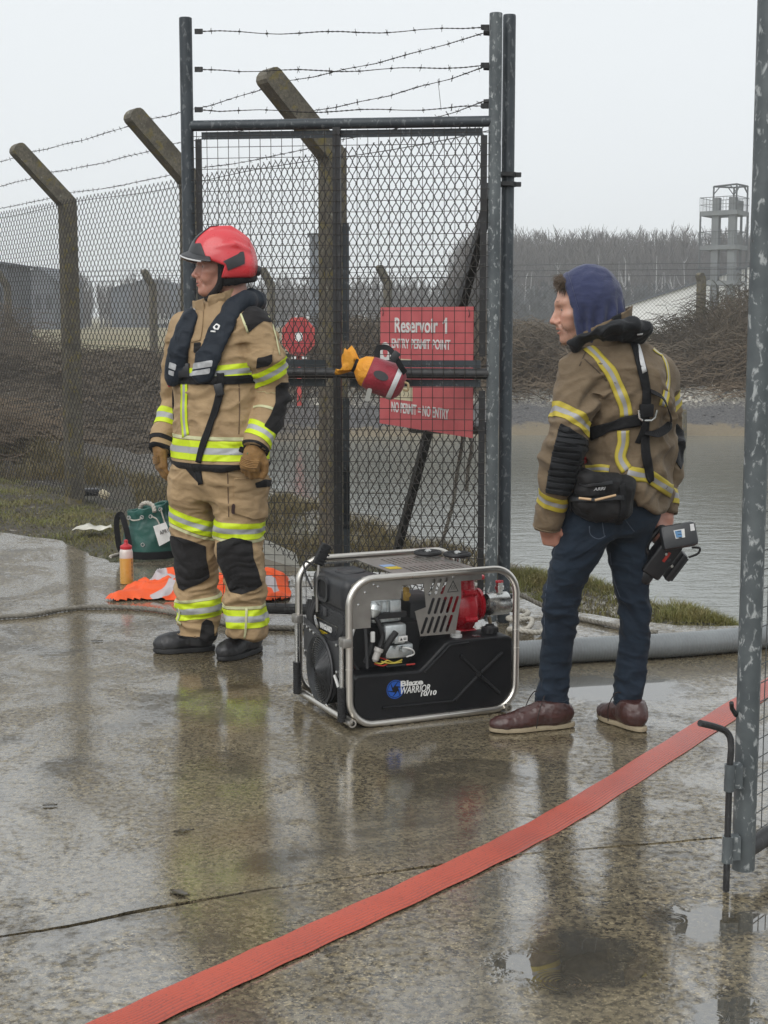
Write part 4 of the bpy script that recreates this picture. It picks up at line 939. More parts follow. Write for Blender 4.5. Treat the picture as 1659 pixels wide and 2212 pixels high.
hose([pq(655, 500, .04), pq(690, 580, .03), pq(710, 660, .03), pq(690, 740, .03)], 0.0085, M_RUB, 'fuel_hose')
hose([pq(795, 635, .03), pq(760, 680, .025), pq(730, 740, .03), pq(720, 800, .05)], 0.0115, M_RUB, 'coolant_hose')
hose([pq(640, 640, .05), pq(655, 700, .05), pq(640, 780, .05), pq(620, 850, .06)], 0.010, M_RUB, 'fuel_hose')
hose([pq(600, 600, .03), pq(606, 720, .03), pq(612, 880, .03)], 0.006, M_DGREY, 'cable_sleeve')
hose([pq(555, 600, .06), pq(520, 680, .05), pq(505, 760, .06)], 0.006, M_WPL, 'stay_rod')
mb = MB(); p0, p1 = Vector(pq(688, 740, .028)), Vector(pq(655, 835, .028)); ax = p1 - p0; L_ = ax.length
mb.lathe(p0, ax, [(0, 0.008), (0.0, 0.0175), (0.014, 0.0175), (0.015, 0.0135), (L_ - 0.008, 0.0125), (L_, 0.006)], 16); pb(mb, 'fuel_filter', pm('milky_plastic', (0.55, 0.53, 0.50), 0.35, c2=(0.42, 0.40, 0.38), vs=60, bump=0, trans=0.15))
hose([pq(660, 840, .03), pq(700, 850, .03), pq(740, 830, .03), pq(790, 850, .04), pq(850, 835, .05)], 0.0028, M_YELW, 'wire'); hose([pq(660, 850, .035), pq(710, 865, .03), pq(760, 840, .04), pq(690, 810, .05)], 0.0028, M_REDW, 'wire')
hose([pq(700, 835, .03), pq(760, 850, .03), pq(840, 848, .04)], 0.0028, M_YELW, 'wire'); hose([pq(840, 740, .03), pq(895, 755, .025), pq(912, 790, .03), pq(870, 812, .04)], 0.0028, M_WPL, 'wire')
hose([pq(730, 872, .03), pq(830, 865, .03), pq(915, 858, .03)], 0.004, M_RUB, 'wire_loom'); hose([pq(860, 862, .026), pq(915, 858, .026)], 0.003, M_REDW, 'wire')
mb = MB(); a, b = pz(650, 665); mb.rbox((a, 0.035, b), (0.016, 0.012, 0.04), 0.004); pb(mb, 'hose_tag', M_WPL)
mb = MB(); a, b = pz(920, 400); mb.lathe((a, 0.10, b), (0, -1, 0), [(0, 0.010), (0.012, 0.009)], 12); mb.rbox((a, 0.11, b), (0.02, 0.02, 0.05), 0.004); pb(mb, 'choke_knob', pm('ochre_plastic', (0.5, 0.32, 0.08), 0.5, bump=0))
# black engine cover / air box on the left end
mb = MB(); mb.rbox((0.125, 0.285, 0.455), (0.19, 0.33, 0.13), 0.035, seg=4); ac = pb(mb, 'air_box', M_BLKPL)
mb = MB(); mb.prism([(x * 0.30 + 0.13, z) for x, z in ((0.0, 0.395), (1, 0.395), (1, 0.34), (0.72, 0.245), (0.55, 0.225), (0.35, 0.24), (0.0, 0.33))], (0.036, 0, 0), (0, 1, 0), (0, 0, 1), (0.16, 0, 0)); eb = pb(mb, 'engine_cover', M_BLKPL, smooth=False)
bv = eb.modifiers.new('round', 'BEVEL'); bv.width = 0.012; bv.segments = 3
for k in range(5):
    mb = MB(); mb.box((0.0355, 0.28, 0.388 - k * 0.011), (0.004, 0.28, 0.004)); pb(mb, 'cover_rib', M_BLKPL, eb, smooth=False)
mb = MB(); mb.rbox((0.034, 0.31, 0.372), (0.012, 0.03, 0.034), 0.004); pb(mb, 'latch', M_DGREY, eb)
mb = MB(); mb.tube([(0.033, a, b) for a, b in ((0.40, 0.335), (0.19, 0.335), (0.25, 0.245), (0.33, 0.240))], 0.0016, 5, closed=True); pb(mb, 'badge_border', M_ZINC, eb)
EM = PM @ Matrix(((0, 0, -1, 0.0325), (-1, 0, 0, 0), (0, 1, 0, 0), (0, 0, 0, 1)))
text_obj('VANGUARD', 'badge_lettering', 0.03, EM, M_PRW, eb, fit=(-0.365, 0.302, 0.12, 0.022), bold=0.0006, ext=0.0008)
text_obj('EFI', 'badge_lettering', 0.03, EM, M_PRY, eb, fit=(-0.365, 0.276, 0.075, 0.018), bold=0.001, ext=0.0008)
mb = MB(); mb.box((0.0325, 0.30, 0.268), (0.0015, 0.11, 0.003)); pb(mb, 'badge_line', M_PRY, eb, smooth=False)
oo = rrect(0.105, 0.092, 0.028, 6, 0.265, 0.412); oi = rrect(0.080, 0.068, 0.022, 6, 0.2775, 0.424)
mb = MB(); mb.prism(oo, (0.022, 0, 0), (0, 1, 0), (0, 0, 1), (0.03, 0, 0), holes=[oi]); ai = pb(mb, 'air_intake', M_BLKPL, ac, smooth=False)
mb = MB(); mb.prism(oi, (0.0285, 0, 0), (0, 1, 0), (0, 0, 1), (0.001, 0, 0)); pb(mb, 'intake_shade', pm('shade_black', (0.003, 0.003, 0.003), 0.9, bump=0), ac, smooth=False)  # flat black sheet painted as the shade inside the intake opening
mb = MB(); mb.lathe((0.13, 0.30, 0.518), (0, 0, 1), [(0, 0.06), (0.006, 0.058), (0.008, 0.05), (0.005, 0.045), (0.005, 0.0)], 24, caps=False); pb(mb, 'cover_disc', M_BLKPL, ac)
mb = MB(); mb.prism([(0.035, 0.405), (0.465, 0.405), (0.465, 0.385), (0.035, 0.385)], (0.04, 0, 0), (0, 1, 0), (0, 0, 1), (0.2, 0, 0)); pb(mb, 'cover_seam', M_RUB, ac, smooth=False)
# grey end plate with the round fan guard
mb = MB(); mb.prism([(0.10, 0.315), (0.13, 0.30), (0.19, 0.285), (0.27, 0.285), (0.31, 0.305), (0.46, 0.33), (0.46, 0.185), (0.42, 0.165)] + [(0.27 + 0.125 * math.cos(t), 0.165 + 0.125 * math.sin(t)) for t in np.linspace(0.15, math.pi - 0.15, 14)] + [(0.10, 0.16)], (0.004, 0, 0), (0, 1, 0), (0, 0, 1), (0.004, 0, 0)); ep = pb(mb, 'end_plate', M_DGREY, smooth=False)
for (y_, z_) in ((0.12, 0.285), (0.12, 0.185), (0.44, 0.20), (0.45, 0.30), (0.415, 0.297), (0.38, 0.292), (0.345, 0.287)):
    mb = MB(); mb.lathe((-0.004, y_, z_), (1, 0, 0), [(0, 0.004), (0.002, 0.0065), (0.01, 0.0065)], 8); pb(mb, 'bolt', M_ZINC, ep)
fc = Vector((-0.008, 0.27, 0.165)); fg = MB()
for k in range(15):
    rk = 0.012 + k * 0.0079; dome = -0.014 * (1 - (rk / 0.125) ** 2)
    fg.tube([(fc.x + dome * 1.3, fc.y + rk * math.cos(t), fc.z + rk * math.sin(t)) for t in np.linspace(0, 2 * math.pi, 36)[:-1]], 0.0021, 5, closed=True)
for k in range(6):
    t = k * math.pi / 3 + 0.3; fg.tube([(fc.x - 0.014 * (1 - (r_ / 0.125) ** 2) + 0.002, fc.y + r_ * math.cos(t), fc.z + r_ * math.sin(t)) for r_ in (0.005, 0.06, 0.124)], 0.003, 5)
fgo = pb(fg, 'fan_guard', pm('black_wire_guard', (0.045, 0.047, 0.05), 0.3, 0.4, bump=0))
mb = MB(); mb.lathe((0.012, fc.y, fc.z), (1, 0, 0), [(0, 0.0), (0, 0.128), (0.05, 0.130), (0.05, 0.1)], 36, caps=False); pb(mb, 'fan_housing', M_RUB, fgo)
mb = MB(); mb.tube([(-0.006, fc.y + 0.127 * math.cos(t), fc.z + 0.127 * math.sin(t)) for t in np.linspace(0, 2 * math.pi, 40)[:-1]], 0.005, 6, closed=True); pb(mb, 'guard_rim', M_BLKPL, fgo)
for (y_, z_) in ((0.20, 0.045), (0.34, 0.05)): mb = MB(); mb.lathe((-0.012, y_, z_), (1, 0, 0), [(0, 0.004), (0.002, 0.006), (0.016, 0.006)], 8); pb(mb, 'bolt', M_ZINC, fgo)
# folding carry handles with ribbed grips
for nn, dy in ((-0.004, 0.026), (PD, -0.03)):
    mb = MB(); mb.tube([(-0.020, nn + dy, 0.325), (-0.020, nn + dy, 0.13)], 0.0095, 12); ha = pb(mb, 'carry_handle', M_ZINC)
    mb = MB(); pr_ = []
    for k in range(16): pr_ += [(k * 0.0078, 0.0165), (k * 0.0078 + 0.004, 0.0165), (k * 0.0078 + 0.005, 0.0145), (k * 0.0078 + 0.0068, 0.0145)]
    mb.lathe((-0.020, nn + dy, 0.152), (0, 0, -1), [(0, 0.011)] + pr_ + [(0.125, 0.012)], 16); pb(mb, 'grip', M_RUB, ha)
    mb = MB(); mb.rbox((-0.012, nn + dy * 0.5, 0.318), (0.034, 0.05, 0.035), 0.006); pb(mb, 'handle_bracket', M_PLATE, ha)
# top guard with vents, sticker
ov = rrect(0.33, 0.42, 0.015, 4, 0.215, 0.035)
hl = []
for k in range(10):
    for (a, b) in ((0.06, 0.21), (0.27, 0.41)):
        x0 = 0.30 + k * 0.0225; hl.append([(x0, a), (x0 + 0.008, a), (x0 + 0.008, b), (x0, b)])
mb = MB(); mb.prism(ov, (0, 0, 0.538), (1, 0, 0), (0, 1, 0), (0, 0, -0.003), holes=hl); tg = pb(mb, 'vented_top', M_PLATE, smooth=False)
mb = MB(); mb.box((0.262, 0.20, 0.5392), (0.05, 0.05, 0.0012)); pb(mb, 'yellow_sticker', M_PRY, tg, smooth=False)
mb = MB(); mb.box((0.262, 0.255, 0.5392), (0.05, 0.045, 0.0012)); pb(mb, 'blue_sticker', pm('pale_blue_print', (0.25, 0.36, 0.55), 0.5, bump=0), tg, smooth=False)
mb = MB(); mb.box((0.38, 0.034, 0.52), (0.33, 0.003, 0.036)); pb(mb, 'top_flange', M_PLATE, smooth=False)
mb = MB(); mb.box((0.21, 0.07, 0.533), (0.26, 0.008, 0.008)); mb.box((0.21, 0.44, 0.533), (0.30, 0.008, 0.008)); pb(mb, 'top_rail', M_ZINC, smooth=False)
# red pump casing, outlet, hand wheels
vc = Vector((0.545, 0.20, 0.375))
mb = MB(); mb.lathe(vc + Vector((-0.05, 0, 0)), (1, 0, 0), [(0, 0.06), (0.0, 0.085), (0.018, 0.092), (0.05, 0.10), (0.072, 0.094), (0.085, 0.075), (0.10, 0.06), (0.112, 0.055), (0.113, 0.062), (0.124, 0.062), (0.125, 0.045)], 32)
mb.lathe(vc + Vector((0.0, -0.03, 0.05)), (0, 0, 1), [(0, 0.04), (0.06, 0.036), (0.075, 0.036), (0.076, 0.05), (0.092, 0.05)], 20); mb.rbox(vc + Vector((0.03, -0.06, 0.115)), (0.07, 0.025, 0.02), 0.008)
for k in range(6):
    t = k * math.pi / 3 + 0.4; mb.lathe(vc + Vector((-0.03, 0.098 * math.cos(t), 0.098 * math.sin(t))), (1, 0, 0), [(0, 0.012), (0.05, 0.012)], 8)
mb.rbox(vc + Vector((0.0, 0, -0.11)), (0.09, 0.12, 0.06), 0.015); pc_ = pb(mb, 'pump_casing', M_REDP)
mb = MB(); o2 = vc + Vector((0.068, -0.075, 0.012)); mb.lathe(o2, (1, 0, 0), [(0, 0.040), (0.02, 0.044), (0.085, 0.044), (0.087, 0.040), (0.065, 0.036), (0.055, 0.0)], 28, caps=False); ot = pb(mb, 'outlet_pipe', M_ZINC)
mb = MB(); mb.lathe(o2 + Vector((0.055, 0, 0.033)), (0, 0, 1), [(0, 0.014), (0.02, 0.014), (0.021, 0.019), (0.034, 0.019), (0.035, 0.015), (0.05, 0.015)], 8); pb(mb, 'pipe_nipple', M_ZINC, ot)
mb = MB(); mb.lathe(o2 + Vector((0.055, 0, 0.081)), (0, 0, 1), [(0, 0.016), (0.006, 0.016)], 8); pb(mb, 'red_plug', M_REDP, ot)
hose([(0.635, 0.145, 0.335), (0.642, 0.145, 0.30), (0.636, 0.14, 0.265)], 0.007, pm('brass_chain', (0.30, 0.24, 0.15), 0.4, 0.8, bump=0.4, bs=300), 'cap_chain')
for (s_, n_) in ((0.50, 0.40), (0.585, 0.315)):
    mb = MB(); mb.tube([(s_ + 0.047 * math.cos(t), n_ + 0.047 * math.sin(t), 0.553) for t in np.linspace(0, 2 * math.pi, 28)[:-1]], 0.0085, 8, closed=True)
    for k in range(3):
        t = k * 2 * math.pi / 3; mb.tube([(s_, n_, 0.548), (s_ + 0.045 * math.cos(t), n_ + 0.045 * math.sin(t), 0.552)], 0.006, 6)
    hw_ = pb(mb, 'hand_wheel', M_RUB); mb = MB(); mb.lathe((s_, n_, 0.44), (0, 0, 1), [(0, 0.012), (0.10, 0.012), (0.101, 0.016), (0.122, 0.014), (0.128, 0.006)], 14); pb(mb, 'wheel_hub', M_ZINC, hw_)
# battery-lead plug strapped to the top rail
d = Vector((0.45, 0.05, 1.0)).normalized(); mb = MB(); c = Vector((0.055, 0.395, 0.575))
Mx = Matrix.Rotation(R(28), 3, 'Y'); mb.rbox(c, (0.038, 0.03, 0.085), 0.006, Mx); plug = pb(mb, 'rubber_plug', M_RUB)
for k in range(6):
    mb = MB(); mb.box(c + Mx @ Vector((0.0, -0.012, -0.033 + k * 0.013)), (0.044, 0.012, 0.006), Mx); pb(mb, 'plug_rib', M_RUB, plug, smooth=False)
hose([(0.03, 0.40, 0.53), (-0.005, 0.42, 0.548), (-0.012, 0.40, 0.51), (-0.012, 0.33, 0.46)], 0.004, M_RUB, 'plug_lead'); hose([(0.04, 0.39, 0.54), (0.03, 0.38, 0.45), (0.028, 0.38, 0.36)], 0.006, M_PLATE, 'plug_stay')
for k in range(4): hose([(0.015 + 0.006 * k, 0.43 - 0.012 * k, 0.40), (0.012, 0.435 - 0.014 * k, 0.34), (0.03, 0.42 - 0.01 * k, 0.28), (0.08, 0.40, 0.24)], 0.0075, M_RUB, 'battery_lead')
for k in range(4): hose([(0.03 + 0.008 * k, 0.07 + 0.004 * k, 0.40), (0.02, 0.09 - 0.01 * k, 0.33), (0.05, 0.10, 0.24), (0.09, 0.08, 0.16)], 0.007, M_RUB if k < 3 else M_REDW, 'wire_loom')
hose([(0.0, 0.14, 0.17), (0.012, 0.10, 0.10), (0.03, 0.08, 0.06)], 0.006, M_WPL, 'drain_tube')
mb = MB(); mb.tube([(0.01, 0.30 + 0.10 * math.cos(t), 0.13 + 0.11 * math.sin(t)) for t in np.linspace(math.pi * 0.75, math.pi * 1.9, 16) - 0.9][:12], 0.010, 8); pb(mb, 'bottom_hose', M_RUB)
# ================================================================== hoses and ropes
def ribbed_hose(pts, r, name, mat, label, cat):
    pts = [Vector(p) for p in spline(pts, 14)]; L = [0]
    for a, b in zip(pts, pts[1:]): L.append(L[-1] + (b - a).length)
    n = int(L[-1] / 0.0045); q = []; rs = []; j = 0
    for i in range(n + 1):
        s = L[-1] * i / n
        while j < len(L) - 2 and L[j + 1] < s: j += 1
        q.append(pts[j].lerp(pts[j + 1], (s - L[j]) / max(1e-9, L[j + 1] - L[j]))); rs.append(r + 0.0014 * math.sin(i * 2 * math.pi / 3.0))
    mb = MB(); mb.tube(q, rs, 22); return tag(mb.build(name, mat, smooth=True, auto=None, loc=tuple(q[0])), label, cat)
M_SUCT = pm('grey_suction_hose', (0.20, 0.215, 0.22), 0.42, c2=(0.15, 0.16, 0.165), vs=5, bump=0.2, bs=150, bd=0.002, coat=0.25)
hb = [(1085, 1446), (1150, 1442), (1300, 1433), (1450, 1425), (1590, 1413), (1700, 1398), (1850, 1382)]
ribbed_hose([G(*p) + Vector((0, 0.045, 0.0535)) for p in hb], 0.053, 'suction_hose', M_SUCT, 'thick grey ribbed suction hose lying behind the young man', 'hose')
def layflat(pts, wd, th, name, mat, label, cat, ribs=12):
    pts = [Vector(p) for p in spline(pts, 16)]; K = ribs * 4; V = []; F = []; GR_ = []
    for i, p in enumerate(pts):
        t = (pts[min(i + 1, len(pts) - 1)] - pts[max(i - 1, 0)]); t.z = 0; t.normalize(); s = Vector((-t.y, t.x, 0))
        for k in range(K + 1):
            u = -1 + 2 * k / K; dome = th * (1 - abs(u) ** 4) ** 0.5
            z = 0.002 + dome * (0.86 + 0.14 * math.cos(u * math.pi)) * (0.92 + 0.08 * math.sin(i * 0.31)) + (0.0020 * math.cos(k * math.pi / 2) if abs(u) < 0.96 else 0)
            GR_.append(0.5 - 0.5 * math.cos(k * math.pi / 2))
            V.append(p + s * (u * wd / 2 + 0.0015 * math.sin(i * 0.5)) + Vector((0, 0, max(z, 0.0015))))
    for i in range(len(pts) - 1):
        for k in range(K): a = i * (K + 1) + k; F.append([a, a + K + 1, a + K + 2, a + 1])
    return tag(mesh_obj(name, V, F, mat, smooth=True, loc=tuple(pts[0]), attrs={'groove_shade': GR_}), label, cat)
def hose_material():
    m, t, b = new_mat('wet_red_rubber'); n = N(t); co = n.coord()
    f = n.noise(co, 120.0, 5, 0.7); a = n.noise(co, 3.0, 5, 0.6)
    c = n.mix(n.ramp(a, [(0.3, 0.0), (0.7, 1.0)]), (0.50, 0.080, 0.038), (0.39, 0.060, 0.032))
    gr = n.add('ShaderNodeAttribute', attribute_name='groove_shade').outputs['Fac']
    c = n.mix(n.ramp(n.math('MULTIPLY', gr, n.math('ADD', a, 0.5)), [(0.55, 0.0), (0.9, 0.55)]), c, (0.16, 0.035, 0.026))  # shade between the ribs put into the colour: groove lines darkened
    c = n.mix(n.ramp(f, [(0.34, 0.7), (0.46, 0.0)]), c, (0.17, 0.036, 0.026))
    t.links.new(c, b.inputs['Base Color']); t.links.new(n.math('ADD', n.math('MULTIPLY', f, 0.3), 0.28), b.inputs['Roughness'])
    b.inputs['Coat Weight'].default_value = 0.45; b.inputs['Coat Roughness'].default_value = 0.14
    t.links.new(n.bump(f, 0.3, 0.0012), b.inputs['Normal']); return m
hc = [(-60, 2345), (110, 2285), (270, 2212), (420, 2142), (560, 2078), (700, 2014), (850, 1946), (1000, 1876), (1120, 1817), (1230, 1757), (1350, 1683), (1480, 1600), (1590, 1530), (1659, 1486), (1750, 1428)]
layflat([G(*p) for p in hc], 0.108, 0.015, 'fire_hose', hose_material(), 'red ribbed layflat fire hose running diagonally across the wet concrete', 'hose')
def rope(pts, r, name, mat, label=None, cat=None, parent=None, pitch=0.07, ms=3):
    pts = [Vector(p) for p in spline(pts, 12)]; L = [0]
    for a, b in zip(pts, pts[1:]): L.append(L[-1] + (b - a).length)
    n = max(8, int(L[-1] / (pitch / 8))); mb = MB(); C = []; j = 0
    for i in range(n + 1):
        s = L[-1] * i / n
        while j < len(L) - 2 and L[j + 1] < s: j += 1
        C.append((pts[j].lerp(pts[j + 1], (s - L[j]) / max(1e-9, L[j + 1] - L[j])), (pts[j + 1] - pts[j]).normalized(), s))
    for k in range(ms):
        q = []
        for p, d, s in C:
            u = Vector((0, 0, 1)) if abs(d.z) < 0.9 else Vector((0, 1, 0)); u = (u - d * u.dot(d)).normalized(); w_ = d.cross(u); a = s / pitch * 2 * math.pi + k * 2 * math.pi / ms
            q.append(p + (u * math.cos(a) + w_ * math.sin(a)) * r * 0.48)
        mb.tube(q, r * 0.56, 6)
    o = mb.build(name, mat, parent, smooth=True, auto=None, loc=None if parent else tuple(pts[0]))
    return tag(o, label, cat)
M_ROPE = pm('grey_rope', (0.22, 0.205, 0.175), 0.85, c2=(0.13, 0.12, 0.10), vs=40, bump=0.5, bs=400, bd=0.002)
M_ROPEW = pm('pale_rope', (0.50, 0.47, 0.41), 0.85, c2=(0.32, 0.30, 0.26), vs=40, bump=0.5, bs=400, bd=0.002)
gz = lambda x, y, z=0.013: G(x, y) + Vector((0, 0, z))
rope([gz(x, y) for x, y in ((-60, 1342), (20, 1337), (75, 1333), (130, 1323), (200, 1316), (300, 1319), (370, 1328), (430, 1342), (520, 1356), (600, 1362), (700, 1362))], 0.0125, 'rope', M_ROPE, 'thick grey rope snaking over the concrete behind the firefighter', 'rope')
rope([gz(1000, 1290, 0.02), gz(1070, 1300, 0.1), gz(1120, 1312, 0.07), gz(1180, 1324, 0.03), gz(1250, 1341), gz(1320, 1356), gz(1370, 1368), gz(1420, 1372)], 0.0125, 'rope', M_ROPE, 'grey rope running from the gate post down to the suction hose', 'rope')
rope([gz(1075, 1338), gz(1105, 1330, .03), gz(1140, 1338, .035), gz(1128, 1352, .045), gz(1098, 1348, .03), gz(1112, 1362, .05), gz(1148, 1356, .04), gz(1138, 1372, .03), gz(1100, 1368, .02), gz(1120, 1378, .035), gz(1160, 1376, .02), gz(1176, 1368)], 0.013, 'rope', M_ROPEW, 'pale frayed rope coil heaped behind the pump frame', 'rope')
# ropes tied over the brace rail of the fence
for i, pts in enumerate(([(992, 915, 8.05), (1000, 945, 8.0), (988, 1020, 8.0), (978, 1090, 8.0), (955, 1170, 8.05), (940, 1215, 8.1)], [(1060, 925, 7.45), (1052, 950, 7.42), (1058, 1040, 7.4), (1062, 1110, 7.4), (1068, 1190, 7.42), (1078, 1230, 7.45)], [(1008, 930, 7.95), (1020, 960, 7.9), (1012, 1010, 7.9), (1008, 1060, 7.9)])):
    rope([P(*q) for q in pts], 0.011, 'hanging_rope', M_ROPE, ('grey rope hanging from the brace rail below the red sign, nearest the strut', 'grey rope hanging from the brace rail close to the gate stile', 'short grey rope end hanging between two longer ropes below the sign')[i], 'rope', pitch=0.06)

# ================================================================== sign on the fence
M_SIGN = pm('red_sign_board', (0.56, 0.115, 0.12), 0.5, c2=(0.46, 0.08, 0.088), vs=7, bump=0.2, bs=200, bd=0.001)
su = -FD; sO = HP + FD * 0.98 + FN * 0.10; zB, zT = 0.905, 1.51; SW = 0.85
sg = thing('sign', (*sO[:2], zB), 'red board reading Reservoir 1 Entry Permit Point behind the gate mesh', 'sign')
tilt = Vector((0, 0, -0.055))
def sp(u, v, o=0.0): return sO + su * (u * SW) + Vector((0, 0, zT - v * (zT - zB))) + Vector((0, 0, -0.02 * u * v)) + FN * o
mb = MB(); mb.hull8([sp(-0.012, 1, -.003), sp(1, 1, -.003), sp(1, 0, -.003), sp(0, 0, -.003), sp(-0.012, 1, 0), sp(1, 1, 0), sp(1, 0, 0), sp(0, 0, 0)]); mb.build('board', M_SIGN, sg)
SM = frame_M(sO + Vector((0, 0, zT)) + FN * 0.002, su, (0, 0, 1)); Hs = zT - zB
text_obj('Reservoir', 'lettering', 0.1, SM, M_PRW, sg, bold=0.0018, fit=(0.17 * SW, -0.215 * Hs, 0.475 * SW, 0.128 * Hs))
x1, y1, w1_, h1_ = 0.695 * SW, -0.215 * Hs, 0.045 * SW, 0.128 * Hs
MB().prism([(x1 + w1_ * a, y1 + h1_ * b) for a, b in ((0.55, 0), (1, 0), (1, 1), (0.62, 1), (0.5, 0.86), (0.0, 0.74), (0.0, 0.60), (0.55, 0.70))], sO + Vector((0, 0, zT)) + FN * 0.003, su, (0, 0, 1), FN * -0.002).build('lettering', M_PRW, sg)
text_obj('ENTRY PERMIT POINT', 'lettering', 0.1, SM, M_PRW, sg, bold=0.0016, fit=(0.135 * SW, -0.345 * Hs, 0.64 * SW, 0.082 * Hs))
text_obj('NO PERMIT = NO ENTRY', 'lettering', 0.1, SM @ Matrix.Rotation(R(-1.2), 4, 'Z'), M_PRW, sg, bold=0.0016, fit=(0.145 * SW, -0.885 * Hs, 0.63 * SW, 0.088 * Hs))
hd = [(0.02 + 0.05 * math.cos(t) + 0.03, -0.345 * Hs + 0.05 * math.sin(t) - 0.02) for t in np.linspace(-0.2, math.pi + 0.2, 14)]; hd += [(-0.0, -0.46 * Hs), (0.01, -0.5 * Hs), (0.13, -0.5 * Hs), (0.12, -0.45 * Hs)]
MBp = MB(); MBp.prism(hd, sO + Vector((0, 0, zT)) + FN * 0.003, su, (0, 0, 1), FN * -0.002, holes=[[(0.05 + 0.026 * math.cos(t), -0.345 * Hs - 0.024 + 0.026 * math.sin(t)) for t in np.linspace(0, 2 * math.pi, 14)[:-1]]]); MBp.build('pictogram', M_PRW, sg)
M_CREAM = pm('cream_print', (0.68, 0.62, 0.42), 0.5, bump=0)
for (u0, v0, u1, v1) in ((0.13, 0.43, 0.36, 0.495), (0.0, 0.655, 0.37, 0.775)):
    mb = MB(); mb.hull8([sp(u0, v1, .0005), sp(u1, v1, .0005), sp(u1, v0, .0005), sp(u0, v0, .0005), sp(u0, v1, .002), sp(u1, v1, .002), sp(u1, v0, .002), sp(u0, v0, .002)]); pn_ = mb.build('notice_panel', M_CREAM, sg)
    for k in range(5):
        uu = u0 + (u1 - u0) * (0.35 + 0.13 * k); vv = v0 + (v1 - v0) * 0.55
        mb = MB(); mb.tube([sp(uu, vv - 0.02, .0028), sp(uu + 0.01, vv, .0028), sp(uu - 0.004, vv + 0.02, .0028)], 0.0016, 4); mb.build('notice_mark', M_PRK, pn_)
for (u, v) in ((0.03, 0.02), (0.96, 0.03)): MB().tube([sp(u, v - .01, .003), sp(u + .012, v + .03, .006), sp(u, v + 0.05, 0.003)], 0.002, 5).build('cable_tie', M_PRK, sg)

# ================================================================== lifebuoy station on the far bank
lbx, lby = -1.76, 32.4; lbz = terrain_h(np.array([[lbx, lby]]))[0][0]
lb = thing('lifebuoy_station', (lbx, lby, lbz), 'red lifebuoy housing with a white mark on a post at the far bank', 'lifebuoy')
M_LBR = pm('faded_red_plastic', (0.50, 0.065, 0.055), 0.45, c2=(0.42, 0.05, 0.045), vs=3, bump=0); lc = P(645, 727, lby)
def octo(rx, rz): return [(rx * math.cos(math.pi / 8 + k * math.pi / 4), rz * math.sin(math.pi / 8 + k * math.pi / 4)) for k in range(8)]
MB().prism(octo(0.37, 0.43), lc + Vector((0, -0.06, 0)), (1, 0, 0), (0, 0, 1), (0, 0.16, 0)).build('housing', M_LBR, lb)
MB().prism(octo(0.29, 0.35), lc + Vector((0, -0.12, 0)), (1, 0, 0), (0, 0, 1), (0, 0.06, 0)).build('cover', pm('red_plastic', (0.40, 0.03, 0.035), 0.4, bump=0), lb)
MB().prism([(0.085 * math.cos(t), 0.105 * math.sin(t)) for t in np.linspace(0, 2 * math.pi, 20)[:-1]], lc + Vector((0.01, -0.135, 0.0)), (1, 0, 0), (0, 0, 1), (0, 0.012, 0)).build('white_mark', M_PRW, lb)
MB().box((lc.x, lby + 0.13, (lc.z + lbz) / 2 - 0.1), (0.09, 0.09, lc.z - lbz + 0.3)).build('post', M_LBR, lb)
for q in (-0.1, 0.12): MB().box((lc.x + q, lby - 0.05, lc.z - 0.44), (0.09, 0.05, 0.05)).build('catch', M_PRW, lb)
# mooring post by the water on the far bank
x_, y_ = P(1474, 900, 31.3).x, 31.3; z_ = terrain_h(np.array([[x_, y_]]))[0][0]
mb = MB(); mb.lathe((x_, y_, z_ - 0.3), (0, 0, 1), [(0, 0.10), (0.5, 0.1), (1.05, 0.09), (1.1, 0.07)], 8); tag(mb.build('timber_post', M_CPOST, loc=(x_, y_, z_)), 'short weathered timber post at the water edge behind the young man', 'post')

# ================================================================== throw bag hung on the gate rail
M_MAROON = pm('maroon_nylon', (0.33, 0.016, 0.034), 0.5, c2=(0.22, 0.010, 0.025), vs=12, bump=0.8, bs=24, bd=0.012, sheen=0.2)
M_ORANGE = pm('orange_nylon', (0.82, 0.38, 0.03), 0.55, c2=(0.72, 0.28, 0.02), vs=14, bump=0.9, bs=28, bd=0.014)
tb0, tb1 = P(782, 796, 7.11), P(872, 836, 7.11); ta = (tb1 - tb0); TL = ta.length; ta.normalize()
tbag = thing('throw_bag', tuple(tb0), 'maroon and orange rescue throw bag strapped to the gate rail', 'throw bag')
def lumpy(mb, name, mat, amp=0.008, sc_=20, seed=1):
    o = mb.build(name, mat, tbag, smooth=True, auto=None); me = o.data; V = np.array([v.co[:] for v in me.vertices])
    V += vnoise(V + 10, sc_, seed, 2)[:, None] * amp * np.array([0.4, 1, 1]); me.vertices.foreach_set('co', V.ravel()); me.update(); return o
mb = MB(); mb.lathe(tb0, ta, [(0.028, 0.070), (0.034, 0.076), (0.08, 0.082), (0.14, 0.083), (0.18, 0.078), (TL - 0.02, 0.066), (TL - 0.006, 0.045), (TL, 0.012)], 36, caps=False); body = lumpy(mb, 'bag_body', M_MAROON)
mb = MB(); mb.lathe(tb0, ta, [(-0.034, 0.026), (-0.02, 0.04), (-0.006, 0.055), (0.012, 0.068), (0.030, 0.0735)], 36, caps=False); lumpy(mb, 'bag_collar', M_ORANGE, 0.007, 30, 3)
mb = MB(); mb.lathe(tb0, ta, [(0.152, 0.0838), (0.156, 0.0845), (0.172, 0.083), (0.176, 0.081)], 36, caps=False); lumpy(mb, 'reflective_band', M_REFL, 0.008, 20, 1)
mb = MB(); u_ = ta.cross(Vector((0, 1, 0))).normalized(); V_ = []; nf_ = 26      # flared, pleated mouth
